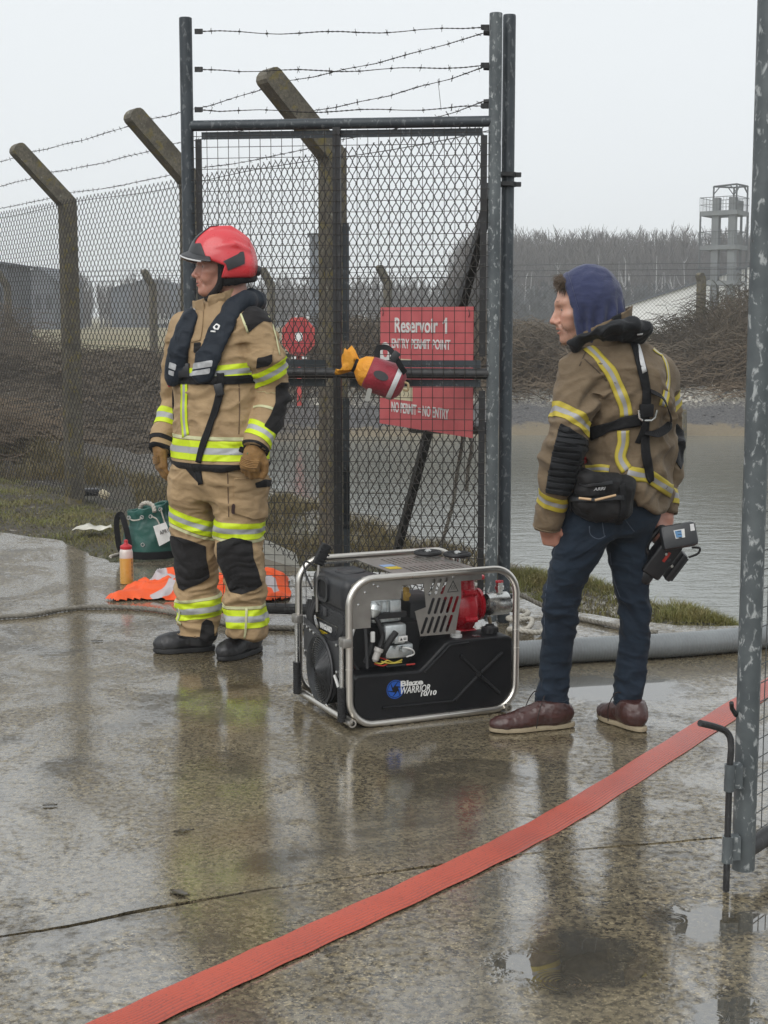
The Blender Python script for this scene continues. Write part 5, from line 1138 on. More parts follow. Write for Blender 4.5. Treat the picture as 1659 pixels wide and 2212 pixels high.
for (d_, r_) in ((-0.034, 0.024), (-0.05, 0.034), (-0.075, 0.05), (-0.098, 0.058)):
    for k in range(nf_):
        t = 2 * math.pi * k / nf_; rr_ = r_ * (1 + 0.22 * math.sin(5 * t) * (-d_ / 0.1)); V_.append(tb0 + ta * (d_ + 0.012 * math.sin(3 * t + 1)) + u_ * rr_ * math.cos(t) * 1.15 + Vector((0, 1, 0)) * rr_ * math.sin(t) * 0.5)
mb.add(V_, [[i * nf_ + k, i * nf_ + (k + 1) % nf_, (i + 1) * nf_ + (k + 1) % nf_, (i + 1) * nf_ + k] for i in range(3) for k in range(nf_)]); o_m = mb.build('bag_mouth', M_ORANGE, tbag, smooth=True)
sm = o_m.modifiers.new('thick', 'SOLIDIFY'); sm.thickness = 0.002
mb = MB(); mb.lathe(tb0 + ta * -0.042, ta, [(0, 0.020), (0.0, 0.032), (0.018, 0.032), (0.018, 0.02)], 18, caps=False); mb.build('neck_strap', M_BLKWEB, tbag, smooth=True)
strap([P(814, 772, 7.10), P(818, 752, 7.12), P(838, 752, 7.10), P(852, 768, 7.04), P(866, 792, 7.04), P(876, 806, 7.06)], 0.026, (0.1, -1, 0.3), 'carry_strap', M_BLKWEB, tbag)
MB().rbox(P(853, 770, 7.035), (0.034, 0.014, 0.05), 0.004, Matrix.Rotation(R(35), 3, 'Y')).build('buckle', M_BLKPL, tbag, smooth=True)
ov = [(0.036 * math.cos(t), 0.020 * math.sin(t)) for t in np.linspace(0, 2 * math.pi, 24)[:-1]]
bn = (Vector((0, -1, 0)) + u_ * 0.25).normalized(); bU = ta; bW = ta.cross(bn) * -1
bc = tb0 + ta * 0.092 + bn * 0.0855 - u_ * 0.012
MB().prism(ov, bc, bU, bW, bn * -0.004).build('badge', M_BLKPL, tbag)
rope([tb1 + ta * -0.01 + Vector((0, -.03, 0.02)), tb1 + ta * 0.02 + Vector((0, -.04, 0.025)), tb1 + ta * 0.02 + Vector((0, -.045, -0.005)), tb1 + ta * -0.002 + Vector((0, -.04, -0.012))], 0.006, 'rope_loop', pm('tan_rope', (0.42, 0.32, 0.18), 0.8, bump=0.4), None, None, tbag, pitch=0.03)
MB().prism(rrect(0.022, 0.062, 0.008, 4), P(787, 866, 7.06), Vector((0.97, 0, -0.2)), Vector((0.25, 0, 0.97)), (0, 0.002, 0)).build('plastic_tag', pm('clear_grey_plastic', (0.45, 0.45, 0.42), 0.3, bump=0), tbag)

# ================================================================== green duffel bag, bottle, vest, litter
M_GREEN = pm('wet_green_canvas', (0.008, 0.085, 0.066), 0.42, c2=(0.005, 0.058, 0.046), vs=9, bump=0.35, bs=40, bd=0.006, coat=0.15)
bb = G(322, 1203); bY = bb.y
gb = thing('duffel_bag', tuple(bb), 'green canvas drawstring bag with a white tag beside the bottle', 'bag')
K = 60; V = []; F = []; rings = [(0.0, .155, .10), (0.015, .168, .115), (0.05, .172, .12), (0.13, .165, .118), (0.2, .148, .11), (0.235, .140, .10), (0.26, .145, .098), (0.30, .158, .10), (0.318, .163, .10)]
rs_ = np.array(rings); zz = np.linspace(0, 0.318, 34)
for z in zz:
    a = np.interp(z, rs_[:, 0], rs_[:, 1]); b = np.interp(z, rs_[:, 0], rs_[:, 2]); g_ = max(0, (z - 0.12) / 0.2)
    for k in range(K):
        t = 2 * math.pi * k / K; w_ = 1 + 0.10 * g_ * math.sin(7 * t + 1.0 + 3 * z) + 0.03 * math.sin(3 * t + 20 * z)
        V.append((bb.x + a * w_ * math.cos(t) + 0.05 * z - (0.02 if z > 0.2 else 0) * math.cos(t), bb.y + b * w_ * math.sin(t), z + 0.035 * g_ * math.cos(t) ))
V = np.array(V); V += vnoise(V, 16, 4, 3)[:, None] * 0.012
for i in range(len(zz) - 1):
    for k in range(K): F.append([i * K + k, i * K + (k + 1) % K, (i + 1) * K + (k + 1) % K, (i + 1) * K + k])
F.append(list(range(K))[::-1])
o = mesh_obj('bag_body', V, F, M_GREEN, gb); sm = o.modifiers.new('thick', 'SOLIDIFY'); sm.thickness = 0.004
MB().lathe((bb.x, bb.y, 0.002), (0, 0, 1), [(0, 0.15), (0.0, 0.166), (0.045, 0.172), (0.046, 0.16)], 40, caps=False).xf(Matrix.Translation(bb) @ Matrix.Diagonal((1.02, 0.75, 1, 1)) @ Matrix.Translation(-bb)).build('bag_base', M_BLKWEB, gb, smooth=True)
fy = bY - 0.125
def bagp(x, y, o=0.0): return P(x, y, fy - o)
rope([bagp(303, 1104, -0.10), bagp(305, 1092, -.08), bagp(316, 1086, -.06), bagp(330, 1092, -.04), bagp(334, 1106, -0.02)], 0.014, 'rope_handle', M_ROPEW, None, None, gb, pitch=0.06)
for pts in ([(279, 1118), (286, 1124), (300, 1123), (307, 1118)], [(326, 1116), (338, 1121), (346, 1136), (352, 1148)], [(347, 1100), (352, 1116), (358, 1136), (362, 1146)]):
    MB().tube(spline([bagp(*p) for p in pts], 5), 0.0045, 6).build('draw_cord', M_ROPEW, gb, smooth=True)
for (x, y) in ((279, 1118), (307, 1117), (326, 1115), (347, 1100), (309, 1176), (355, 1166)):
    q = bagp(x, y, -0.01); mb = MB(); mb.tube([q + Vector((0.010 * math.cos(t), -0.012, 0.010 * math.sin(t))) for t in np.linspace(0, 2 * math.pi, 14)[:-1]], 0.0035, 5, closed=True); mb.build('eyelet', M_ZINC, gb, smooth=True)
tg_ = [bagp(331, 1137, .01), bagp(358, 1128, .005), bagp(372, 1165, .0), bagp(344, 1180, .01)]
mb = MB(); mb.hull8([q + Vector((0, 0.002, 0)) for q in tg_[::-1]] + [q for q in tg_[::-1]]); tagp = mb.build('white_tag', M_PRW, gb)
u1 = (tg_[1] - tg_[0]).normalized(); w1 = (tg_[0] - tg_[3]).normalized(); w1 = (w1 - u1 * w1.dot(u1)).normalized()
text_obj('APR12', 'tag_lettering', 0.03, frame_M(tg_[0] - w1 * 0.062 + u1 * 0.012 + Vector((0, -0.004, 0)), u1, w1), M_PRK, tagp, fit=(0.012, 0, 0.07, 0.024), ext=0.0005)
strap([P(292, 1200, bY - .05), P(262, 1190, bY - 0.1), P(253, 1150, bY - .1), P(253, 1120, bY - .08), P(262, 1112, bY - .08), P(272, 1140, bY - .12), P(280, 1180, bY - .14)], 0.035, (0.5, -1, 0), 'shoulder_strap', M_BLKWEB, gb)
rope([G(238, 1207) + Vector((0, 0, .012)), G(255, 1203) + Vector((0, 0, .014)), G(275, 1199) + Vector((0, 0, .012))], 0.012, 'rope_end', M_ROPEW, None, None, gb, pitch=0.05)
# bottle of amber liquid
bo = G(274, 1261); bt = thing('bottle', tuple(bo), 'squeeze bottle of amber liquid with a red cap on the concrete', 'bottle')
M_AMB = pm('amber_liquid', (0.62, 0.33, 0.075), 0.3, c2=(0.56, 0.29, 0.06), vs=8, bump=0, coat=0.4); M_MILK = pm('milky_bottle', (0.70, 0.62, 0.58), 0.35, bump=0, coat=0.4)
MB().lathe(bo, (0, 0, 1), [(0, 0.03), (0.004, 0.0355), (0.01, 0.0365), (0.145, 0.037), (0.146, 0.03)], 28).build('liquid', M_AMB, bt, smooth=True)
MB().lathe(bo, (0, 0, 1), [(0.145, 0.0365), (0.15, 0.037), (0.18, 0.036), (0.192, 0.032), (0.197, 0.026)], 28).build('bottle_shoulder', M_MILK, bt, smooth=True)
MB().lathe(bo, (0, 0, 1), [(0.194, 0.030), (0.196, 0.0325), (0.210, 0.0325), (0.215, 0.028), (0.222, 0.014), (0.232, 0.010), (0.235, 0.012), (0.243, 0.011), (0.246, 0.006)], 28).build('cap', pm('red_cap', (0.50, 0.02, 0.03), 0.4, bump=0), bt, smooth=True)
for k in range(14):
    z = 0.04 + 0.0075 * k; MB().box(bo + Vector((0.0325, -0.0175, z)), (0.006, 0.004, 0.0022 + 0.002 * (k % 3))).build('scale_mark', M_PRK, bt)
# crumpled orange high-visibility vest
M_VEST = None
def vest_material():
    m, t, b = new_mat('orange_mesh_vest'); n = N(t); co = n.coord()
    s = n.add('ShaderNodeAttribute', attribute_name='tape').outputs['Fac']
    c = n.mix(n.noise(co, 25.0, 4), (0.82, 0.105, 0.012), (0.66, 0.075, 0.010))
    c = n.mix(n.ramp(s, [(0.45, 0.0), (0.5, 1.0)]), c, (0.42, 0.39, 0.40)); t.links.new(c, b.inputs['Base Color'])
    t.links.new(n.math('MULTIPLY', c, 1.0), b.inputs['Emission Strength']) if False else None
    b.inputs['Roughness'].default_value = 0.6; t.links.new(n.bump(n.noise(co, 60.0, 4), 0.4, 0.006), b.inputs['Normal']); return m
M_VEST = vest_material()
def cloth_heap(name, outline, parent, hmax, seed, label, cat):
    pol = [tuple(G(*p))[:2] for p in outline]; p = np.array(pol); lo, hi = p.min(0) - 0.02, p.max(0) + 0.02
    st = 0.009; xs_ = np.arange(lo[0], hi[0], st); ys_ = np.arange(lo[1], hi[1], st); X_, Y_ = np.meshgrid(xs_, ys_); q = np.column_stack([X_.ravel(), Y_.ravel()])
    sd = -poly_sd(q, pol); q3 = np.column_stack([q, 0 * sd])
    n1 = vnoise(q3, 6.5, seed, 2); n2 = 1 - np.abs(vnoise(q3 * [1, 1.4, 1], 10, seed + 3, 1)) * 2.4
    env = np.clip(sd / 0.09, 0, 1) ** 0.6; h = 0.004 + env * hmax * np.clip(0.45 + 0.45 * n1 + 0.32 * n2, 0.05, 1.3)
    tape = (np.abs(np.sin((q[:, 0] * 0.9 + q[:, 1] * 2.2) * 5.2 + n1 * 1.5)) > 0.955).astype(float) * 0.0
    for (cx, cy, dx, dy, w2, l2) in VT:
        e = q - np.array([cx, cy]); a = e @ np.array([dx, dy]); c_ = e @ np.array([-dy, dx]); tape = np.maximum(tape, np.clip(1 - np.abs(c_ + 0.02 * n1) / w2, 0, 1) * (np.abs(a) < l2))
    I = np.arange(len(q)).reshape(X_.shape); ok = (sd > 0).reshape(X_.shape); okf = ok[:-1, :-1] & ok[1:, :-1] & ok[:-1, 1:] & ok[1:, 1:]
    F = np.stack([I[:-1, :-1], I[:-1, 1:], I[1:, 1:], I[1:, :-1]], -1)[okf]
    used = np.unique(F); mp = -np.ones(len(q), int); mp[used] = np.arange(len(used))
    V = np.column_stack([q, h])[used]; V[:, :2] += 0.012 * np.column_stack([vnoise(q3[used], 20, 5), vnoise(q3[used], 20, 6)])
    Fm = mp[F]; cnt = {}
    for f_ in Fm.tolist():
        for a, b in zip(f_, f_[1:] + f_[:1]): cnt[(a, b)] = 1
    nb_ = {}
    for a, b in cnt:
        if (b, a) not in cnt: nb_.setdefault(a, []).append(b); nb_.setdefault(b, []).append(a)
    for _ in range(14):                                         # ease the cut edge of the cloth
        W2 = V.copy()
        for i, q_ in nb_.items(): W2[i, :2] = 0.4 * V[i, :2] + 0.6 * V[q_, :2].mean(0)
        V = W2
    return tag(mesh_obj(name, V, mp[F], M_VEST, attrs={'tape': tape[used]}, loc=(V[0][0], V[0][1], 0)), label, cat)
def vt(x0, y0, x1, y1, w2): 
    a, b = Vector(G(x0, y0)[:2]), Vector(G(x1, y1)[:2]); d = (b - a); l = d.length; d.normalize(); c = (a + b) / 2; return (c.x, c.y, d.x, d.y, w2, l / 2)
VT = [vt(310, 1252, 372, 1275, 0.10), vt(380, 1250, 430, 1262, 0.10), vt(330, 1298, 380, 1290, 0.07), vt(560, 1276, 610, 1296, 0.07)]
cloth_heap('hi_vis_vest', [(218, 1297), (262, 1283), (300, 1262), (330, 1256), (400, 1254), (480, 1252), (560, 1250), (600, 1246), (626, 1252), (628, 1298), (590, 1303), (520, 1304), (440, 1303), (380, 1299), (320, 1298), (250, 1301)], None, 0.105, 9, 'crumpled orange high-visibility vest with grey tape on the concrete', 'vest')
# litter by the fence
q = [G(155, 1152), G(243, 1147), G(240, 1141), G(176, 1139)]
mb = MB(); V = []; NU, NV = 12, 4
for j in range(NV + 1):
    for i in range(NU + 1):
        a = q[0].lerp(q[1], i / NU); b = q[3].lerp(q[2], i / NU); p_ = a.lerp(b, j / NV); V.append(p_ + Vector((0, 0, 0.02 + 0.006 * math.sin(i * 1.3 + j) + 0.006 * math.sin(i * 0.6))))
mb.add(V, [[j * (NU + 1) + i, j * (NU + 1) + i + 1, (j + 1) * (NU + 1) + i + 1, (j + 1) * (NU + 1) + i] for j in range(NV) for i in range(NU)])
pp = mb.build('paper_sheet', pm('soiled_paper', (0.66, 0.64, 0.56), 0.7, c2=(0.45, 0.43, 0.36), vs=14, bump=0.2), smooth=True, loc=tuple(q[0])); tag(pp, 'crumpled white paper sheet lying on the grass verge', 'litter'); sm = pp.modifiers.new('thick', 'SOLIDIFY'); sm.thickness = 0.002
c = G(182, 1074); mb = MB(); mb.rbox(c + Vector((0, 0.1, 0.03)), (0.22, 0.1, 0.06), 0.022, Matrix.Rotation(R(12), 3, 'Z')); tag(mb.build('plastic_scrap', M_BLKPL, smooth=True, loc=tuple(c)), 'black plastic scrap lying at the foot of the fence post', 'litter')
c = G(222, 1078); mb = MB(); mb.rbox(c + Vector((0, 0.06, 0.03)), (0.09, 0.06, 0.07), 0.025, Matrix.Rotation(R(30), 3, 'Y')); tag(mb.build('crumpled_wrapper', pm('cream_wrapper', (0.55, 0.48, 0.34), 0.6, c2=(0.35, 0.3, 0.2), vs=30, bump=0.6, bs=40), smooth=True, loc=tuple(c)), 'small cream wrapper beside the black scrap at the fence', 'litter')
# stone slab leaning behind the gate
mb = MB(); a = [G(570, 1232), G(648, 1234), G(640, 1206), G(566, 1196)]; mb.hull8([q_ + Vector((0, 0, 0.0)) for q_ in a] + [a[0] + Vector((0, 0, .07)), a[1] + Vector((0, 0, .015)), a[2] + Vector((0, 0, .03)), a[3] + Vector((0, 0, .10))]); tag(mb.build('kerb_stone', pm('pale_concrete', (0.26, 0.25, 0.21), 0.7, c2=(0.18, 0.17, 0.14), vs=10, bump=0.3), loc=tuple(a[0])), 'pale concrete kerb block behind the gate mesh next to the pump', 'kerb stone')

# fallen leaves stuck to the wet slab
M_WLEAF = pm('sodden_leaf', (0.035, 0.028, 0.014), 0.35, c2=(0.05, 0.035, 0.016), vs=60, bump=0.2, coat=0.4)
for i, (x, y, a, s_, lab) in enumerate(((397, 1797, 20, .030, 'dark sodden leaf below the reflection of the firefighter'), (388, 1932, -35, .034, 'dark sodden leaf just below the joint in the concrete'), (108, 1742, 10, .022, 'small dark leaf alone on the concrete near the left picture edge'),
        (716, 2052, 30, .020, 'small dark leaf below the middle of the red hose'), (860, 1300, 0, .03, 'brown leaf on the concrete behind the pump'), (210, 1386, 12, .025, 'dark leaf on the concrete between rope and firefighter boots'))):
    c = G(x, y); U_ = Vector((math.cos(R(a)), math.sin(R(a)), 0)); W_ = Vector((-U_.y, U_.x, 0)); n_ = 9; V = []; F = []
    for k in range(n_):
        t = k / (n_ - 1); h_ = s_ * 0.42 * math.sin(math.pi * t ** 0.8) * (1 + 0.25 * math.sin(k * 2.4)); q_ = c + U_ * s_ * (t - 0.5) * 2
        V += [q_ - W_ * h_ + Vector((0, 0, .004 + .004 * abs(math.sin(k)))), q_ + Vector((0, 0, .003)), q_ + W_ * h_ + Vector((0, 0, .004 + .003 * abs(math.cos(k))))]
    for k in range(n_ - 1): F += [[k * 3, k * 3 + 1, k * 3 + 4, k * 3 + 3], [k * 3 + 1, k * 3 + 2, k * 3 + 5, k * 3 + 4]]
    tag(mesh_obj('fallen_leaf', V, F, M_WLEAF, loc=tuple(c)), lab, 'leaf', 'fallen leaves on the wet concrete')
# ================================================================== soft bodies: signed-distance shapes -> meshes
from mathutils.bvhtree import BVHTree
def v3(p): return np.array(p[:] if hasattr(p, 'to_tuple') else p, float)
def s_cone(p, a, b, ra, rb):
    a, b = v3(a), v3(b); ab = b - a; t = np.clip(((p - a) @ ab) / (ab @ ab + 1e-12), 0, 1)
    return np.linalg.norm(p - a - t[:, None] * ab, axis=1) - (ra + (rb - ra) * t)
def s_chain(p, pts, rad, k=0.0):
    d = None
    for i in range(len(pts) - 1):
        e = s_cone(p, pts[i], pts[i + 1], rad[i], rad[i + 1]); d = e if d is None else (smin(d, e, k) if k else np.minimum(d, e))
    return d
def s_ell(p, c, r, M=None):
    q = p - v3(c); q = q @ M if M is not None else q; r = np.asarray(r, float)
    k0 = np.linalg.norm(q / r, axis=1); k1 = np.linalg.norm(q / (r * r), axis=1); return k0 * (k0 - 1) / (k1 + 1e-9)
def s_box(p, c, h, r=0.0, M=None):
    q = p - v3(c); q = q @ M if M is not None else q; q = np.abs(q) - (np.asarray(h, float) - r)
    return np.linalg.norm(np.maximum(q, 0), axis=1) + np.minimum(q.max(1), 0) - r
def smin(a, b, k):
    h = np.maximum(k - np.abs(a - b), 0) / np.maximum(k, 1e-9); return np.minimum(a, b) - h * h * k * 0.25
def smax(a, b, k): return -smin(-a, -b, k)
def s_loft(p, rings, cap=0.02):
    """rings: (z, cx, cy, half-width, half-depth, yaw) stacked upwards; ellipses interpolated smoothly"""
    r = np.array(rings, float); z = p[:, 2]; zc = np.clip(z, r[0, 0], r[-1, 0])
    def ip(k):
        return np.interp(zc, r[:, 0], r[:, k])
    cx, cy, a, b, yw = (ip(k) for k in range(1, 6)); x, y = p[:, 0] - cx, p[:, 1] - cy
    c, s = np.cos(yw), np.sin(yw); u = x * c + y * s; v = -x * s + y * c
    e = (np.abs(u) / a) ** 2.3 + (np.abs(v) / b) ** 2.3
    d = (e ** (1 / 2.3) - 1) * np.minimum(a, b); return smax(d, np.abs(z - (r[0, 0] + r[-1, 0]) / 2) - (r[-1, 0] - r[0, 0]) / 2, cap)
def sdf_mesh(f, lo, hi, h):
    lo, hi = np.array(lo, float), np.array(hi, float); B = 8
    nb = np.ceil((hi - lo) / (h * B)).astype(int); n = nb * B + 1
    bc = np.stack(np.meshgrid(*[lo[i] + (np.arange(nb[i]) + 0.5) * B * h for i in range(3)], indexing='ij'), -1).reshape(-1, 3)
    fb = f(bc); act = np.abs(fb) < B * h * 1.75
    Fv = np.full(n, 1.0, np.float32)
    Fv[:-1, :-1, :-1] = np.repeat(np.repeat(np.repeat(np.where(fb > 0, 1.0, -1.0).reshape(nb), B, 0), B, 1), B, 2)
    off = np.stack(np.meshgrid(*[np.arange(B + 1)] * 3, indexing='ij'), -1).reshape(-1, 3)
    ids = np.argwhere(act.reshape(nb)) * B
    if len(ids):
        gi = (ids[:, None, :] + off[None]).reshape(-1, 3); flat = np.unique(np.ravel_multi_index(gi.T, n)); g3 = np.stack(np.unravel_index(flat, n), 1)
        out = np.empty(len(g3)); 
        for k in range(0, len(g3), 400000): out[k:k + 400000] = f(lo + g3[k:k + 400000] * h)
        Fv[g3[:, 0], g3[:, 1], g3[:, 2]] = out
    ins = Fv < 0; nx, ny, nz = n - 1
    cr = [(i, j, k) for i in (0, 1) for j in (0, 1) for k in (0, 1)]
    cnt = sum(ins[i:i + nx, j:j + ny, k:k + nz].astype(np.int8) for i, j, k in cr); cells = np.argwhere((cnt > 0) & (cnt < 8))
    idx = -np.ones((nx, ny, nz), np.int64); idx[cells[:, 0], cells[:, 1], cells[:, 2]] = np.arange(len(cells))
    acc = np.zeros((len(cells), 3)); num = np.zeros(len(cells))
    for a in cr:
        for ax in range(3):
            if a[ax]: continue
            b = list(a); b[ax] = 1; A = cells + a; Bq = cells + b
            fa = Fv[A[:, 0], A[:, 1], A[:, 2]]; fb2 = Fv[Bq[:, 0], Bq[:, 1], Bq[:, 2]]; m = (fa < 0) != (fb2 < 0)
            t = np.where(m, fa / (fa - fb2 + 1e-12), 0); q = A + np.eye(3)[ax] * t[:, None]; acc += q * m[:, None]; num += m
    V = lo + acc / num[:, None] * h; F = []
    for ax in range(3):
        o1, o2 = [(1, 2), (2, 0), (0, 1)][ax]
        sl = [slice(None)] * 3; s2 = [slice(None)] * 3; sl[ax] = slice(0, -1); s2[ax] = slice(1, None)
        A, Bq = ins[tuple(sl)], ins[tuple(s2)]; e = np.argwhere(A != Bq)
        e = e[(e[:, o1] > 0) & (e[:, o2] > 0) & (e[:, o1] < n[o1] - 1) & (e[:, o2] < n[o2] - 1)]
        u = np.eye(3, dtype=int)[o1]; v = np.eye(3, dtype=int)[o2]
        g_ = lambda q: idx[q[:, 0], q[:, 1], q[:, 2]]
        quad = np.stack([g_(e - u - v), g_(e - v), g_(e), g_(e - u)], 1); fl = ~A[e[:, 0], e[:, 1], e[:, 2]]
        quad[fl] = quad[fl][:, ::-1]; F.append(quad)
    F = np.concatenate(F); F = F[(F >= 0).all(1)]; return V, F
def normals(V, F):
    F = np.asarray(F); nrm = np.cross(V[F[:, 2]] - V[F[:, 0]], V[F[:, 3]] - V[F[:, 1]]); out = np.zeros_like(V)
    for k in range(4): np.add.at(out, F[:, k], nrm)
    return out / (np.linalg.norm(out, axis=1)[:, None] + 1e-12)
class Soft:
    """a soft mesh with the tools to lay tape, pads and straps on it"""
    def __init__(s, f, lo, hi, h, disp=None, relax=1):
        s.V, s.F = sdf_mesh(f, lo, hi, h)
        for _ in range(relax):
            acc = np.zeros_like(s.V); c = np.zeros(len(s.V))
            for k in range(4):
                np.add.at(acc, s.F[:, k], s.V[s.F[:, (k + 1) % 4]]); np.add.at(c, s.F[:, k], 1)
            s.V = s.V * 0.5 + 0.5 * acc / c[:, None]
        s.N = normals(s.V, s.F)
        if disp is not None: s.V = s.V + s.N * disp(s.V)[:, None]; s.N = normals(s.V, s.F)
        s.bvh = BVHTree.FromPolygons(s.V.tolist(), s.F.tolist())
    def hit(s, x, y):
        a, b = (x - 829.5) / FPX, -(y - 1106.0) / FPX; d = Vector((a, CT + b * ST, -ST + b * CT)).normalized()
        l, nn, i, dist = s.bvh.ray_cast(Vector((0, 0, CAMH)), d)
        if l is None:
            p = P(x, y, s.V[:, 1].mean()); l, nn, i, dist = s.bvh.find_nearest(p)
        return l, nn
    def patch(s, fields, off=0.002, front=False, mask=None):
        """the part of the surface where every field is > 0, lifted by off; returns V, F and the source rows for attributes"""
        fl = [np.asarray(q, float) for q in fields]
        if front:
            view = s.V - np.array([0, 0, CAMH]); view /= np.linalg.norm(view, axis=1)[:, None]; fl.append(-(s.N * view).sum(1) + 0.02)
        if mask is not None: fl.append(np.where(mask, 1.0, -1.0))
        A = np.stack(fl, 1); ok = (A[s.F] > 0); allin = ok.all((1, 2)); anyin = ok.any(1).all(1) & ~allin
        P0 = s.V + s.N * off; V = [tuple(p) for p in P0]; W = [None] * len(V); F = s.F[allin].tolist(); extra = []
        for fc in s.F[anyin]:
            poly = [(P0[i], A[i], {int(i): 1.0}) for i in fc]
            for k in range(A.shape[1]):
                out = []
                for i in range(len(poly)):
                    a, b = poly[i], poly[(i + 1) % len(poly)]; fa, fb = a[1][k], b[1][k]
                    if fa > 0: out.append(a)
                    if (fa > 0) != (fb > 0):
                        t = fa / (fa - fb); w_ = {}
                        for q, c in ((a, 1 - t), (b, t)):
                            for i2, c2 in q[2].items(): w_[i2] = w_.get(i2, 0) + c * c2
                        out.append((a[0] + (b[0] - a[0]) * t, a[1] + (b[1] - a[1]) * t, w_))
                poly = out
                if len(poly) < 3: break
            if len(poly) >= 3:
                ids = []
                for p, _, w_ in poly:
                    if len(w_) == 1: ids.append(next(iter(w_)))
                    else: ids.append(len(V)); V.append(tuple(p)); W.append(w_)
                F.append(ids)
        key = {}; rep = list(range(len(V)))
        for i in range(len(s.V), len(V)):                       # weld the cut points of neighbouring faces
            k_ = tuple(round(c * 2e5) for c in V[i]); rep[i] = key.setdefault(k_, i)
        F2 = []
        for f_ in F:
            q = [rep[i] for i in f_]; q = [a for n_, a in enumerate(q) if a != q[n_ - 1]]
            if len(set(q)) >= 3: F2.append(q)
        F = F2; used = sorted({i for f_ in F for i in f_}); mp = {u: k for k, u in enumerate(used)}
        s.src = [(W[u] if W[u] is not None else {u: 1.0}) for u in used]
        return np.array([V[u] for u in used]) if used else np.zeros((0, 3)), [[mp[i] for i in f_] for f_ in F]
    def attr(s, val): return np.array([sum(val[i] * c for i, c in w_.items()) for w_ in s.src])
    def lay(s, name, mat, parent, fields, off=0.002, front=False, mask=None, t=None, th=0.0025):
        V, F = s.patch(fields, off, front, mask)
        if len(F) == 0: return None
        if front:                                               # one patch, one piece: keep the largest island
            par = list(range(len(V)))
            def root(i):
                while par[i] != i: par[i] = par[par[i]]; i = par[i]
                return i
            for f_ in F:
                for a in f_[1:]: par[root(a)] = root(f_[0])
            cn = {}
            for f_ in F: cn[root(f_[0])] = cn.get(root(f_[0]), 0) + 1
            big = max(cn, key=cn.get); F = [f_ for f_ in F if root(f_[0]) == big]; us = sorted({i for f_ in F for i in f_}); mq = {u: k for k, u in enumerate(us)}
            V = V[us]; F = [[mq[i] for i in f_] for f_ in F]; s.src = [s.src[u] for u in us]
        tt = s.attr(np.asarray(t)) if t is not None else None
        if th:                                                  # turn the cut edge down to the cloth below
            Nn = np.stack([s.attr(s.N[:, k]) for k in range(3)], 1); cnt = {}
            for f_ in F:
                for a, b in zip(f_, f_[1:] + f_[:1]): cnt[(a, b)] = 1
            be = [(a, b) for a, b in cnt if (b, a) not in cnt]; rim = sorted({i for e in be for i in e}); mp = {u: len(V) + k for k, u in enumerate(rim)}
            low = V[rim] - Nn[rim] * (off + 0.004); V = np.concatenate([V, low]); F = F + [[b, a, mp[a], mp[b]] for a, b in be]
            if tt is not None: tt = np.concatenate([tt, tt[rim]])
        return mesh_obj(name, V, F, mat, parent, attrs={'stripe': tt} if tt is not None else None, auto=50)
    def ribbon(s, name, mat, parent, pts, wd, off=0.003, th=0.002, step=5, stripe=True, pxw=None):
        """a strap or tape laid along pixel points of the surface"""
        sp_ = spline([Vector((x, y, 0)) for x, y in pts], 10); acc = [sp_[0]]; 
        for q in sp_[1:]:
            if (q - acc[-1]).length >= step: acc.append(q)
        C = [s.hit(q.x, q.y) for q in acc]; V = []; T = []; K = 6; F = []
        for i in range(len(C)):
            p, nn = C[i]; tg_ = (C[min(i + 1, len(C) - 1)][0] - C[max(i - 1, 0)][0]); tg_ = (tg_ - nn * tg_.dot(nn)); tg_ = tg_.normalized() if tg_.length > 1e-6 else Vector((0, 0, 1))
            sd = tg_.cross(nn).normalized(); w_ = wd if not callable(wd) else wd(i / (len(C) - 1))
            for k in range(K + 1):
                e = p + sd * (w_ * (k / K - 0.5)); l, n2, _, _ = s.bvh.find_nearest(e)
                V.append(l + n2 * off); T.append(k / K)
        V = [np.array(q) for q in V]
        for i in range(1, len(C) - 1):
            for k in range(K + 1): j = i * (K + 1) + k; V[j] = 0.5 * V[j] + 0.25 * (V[j - K - 1] + V[j + K + 1])
        for i in range(len(C) - 1):
            for k in range(K): a = i * (K + 1) + k; F.append([a, a + 1, a + K + 2, a + K + 1])
        o = mesh_obj(name, V, F, mat, parent, attrs={'stripe': T}); q = o.modifiers.new('thick', 'SOLIDIFY'); q.thickness = th; q.offset = 0; return o
    def obj(s, name, mat, parent, **k): return mesh_obj(name, s.V, s.F, mat, parent, **k)
def poly_px(V, poly): return -poly_sd(px(V), poly)
def folds(V, amp, seed, sx=7.0, sz=15.0, thin=0.7):
    wv = vnoise(V, 5.0, seed + 9)[:, None] * 0.05; Q = V + wv * [1, 1, 1.6]
    a = vnoise(Q * [sx, sx, sz], 1.0, seed, 2); b = 1 - np.abs(vnoise(Q * [sx * 1.2, sx * 1.2, sz * 1.5], 1.0, seed + 5, 2)) * 3.2
    c = 1 - np.abs(vnoise((Q + 3.1) * [sx * 0.9, sx * 0.9, sz * 0.8], 1.0, seed + 7, 1)) * 4.0
    e2 = 1 - np.abs(vnoise((Q + 7.7) * [sx * 2.4, sx * 2.4, sz * 2.1], 1.0, seed + 11, 1)) * 3.5
    return amp * (0.45 * np.clip(e2, -0.2, 1) + 0.6 * a + thin * (np.clip(b, -0.4, 1) - 0.1) + 0.7 * (np.clip(c, -0.3, 1) - 0.1)) - 0.3 * amp
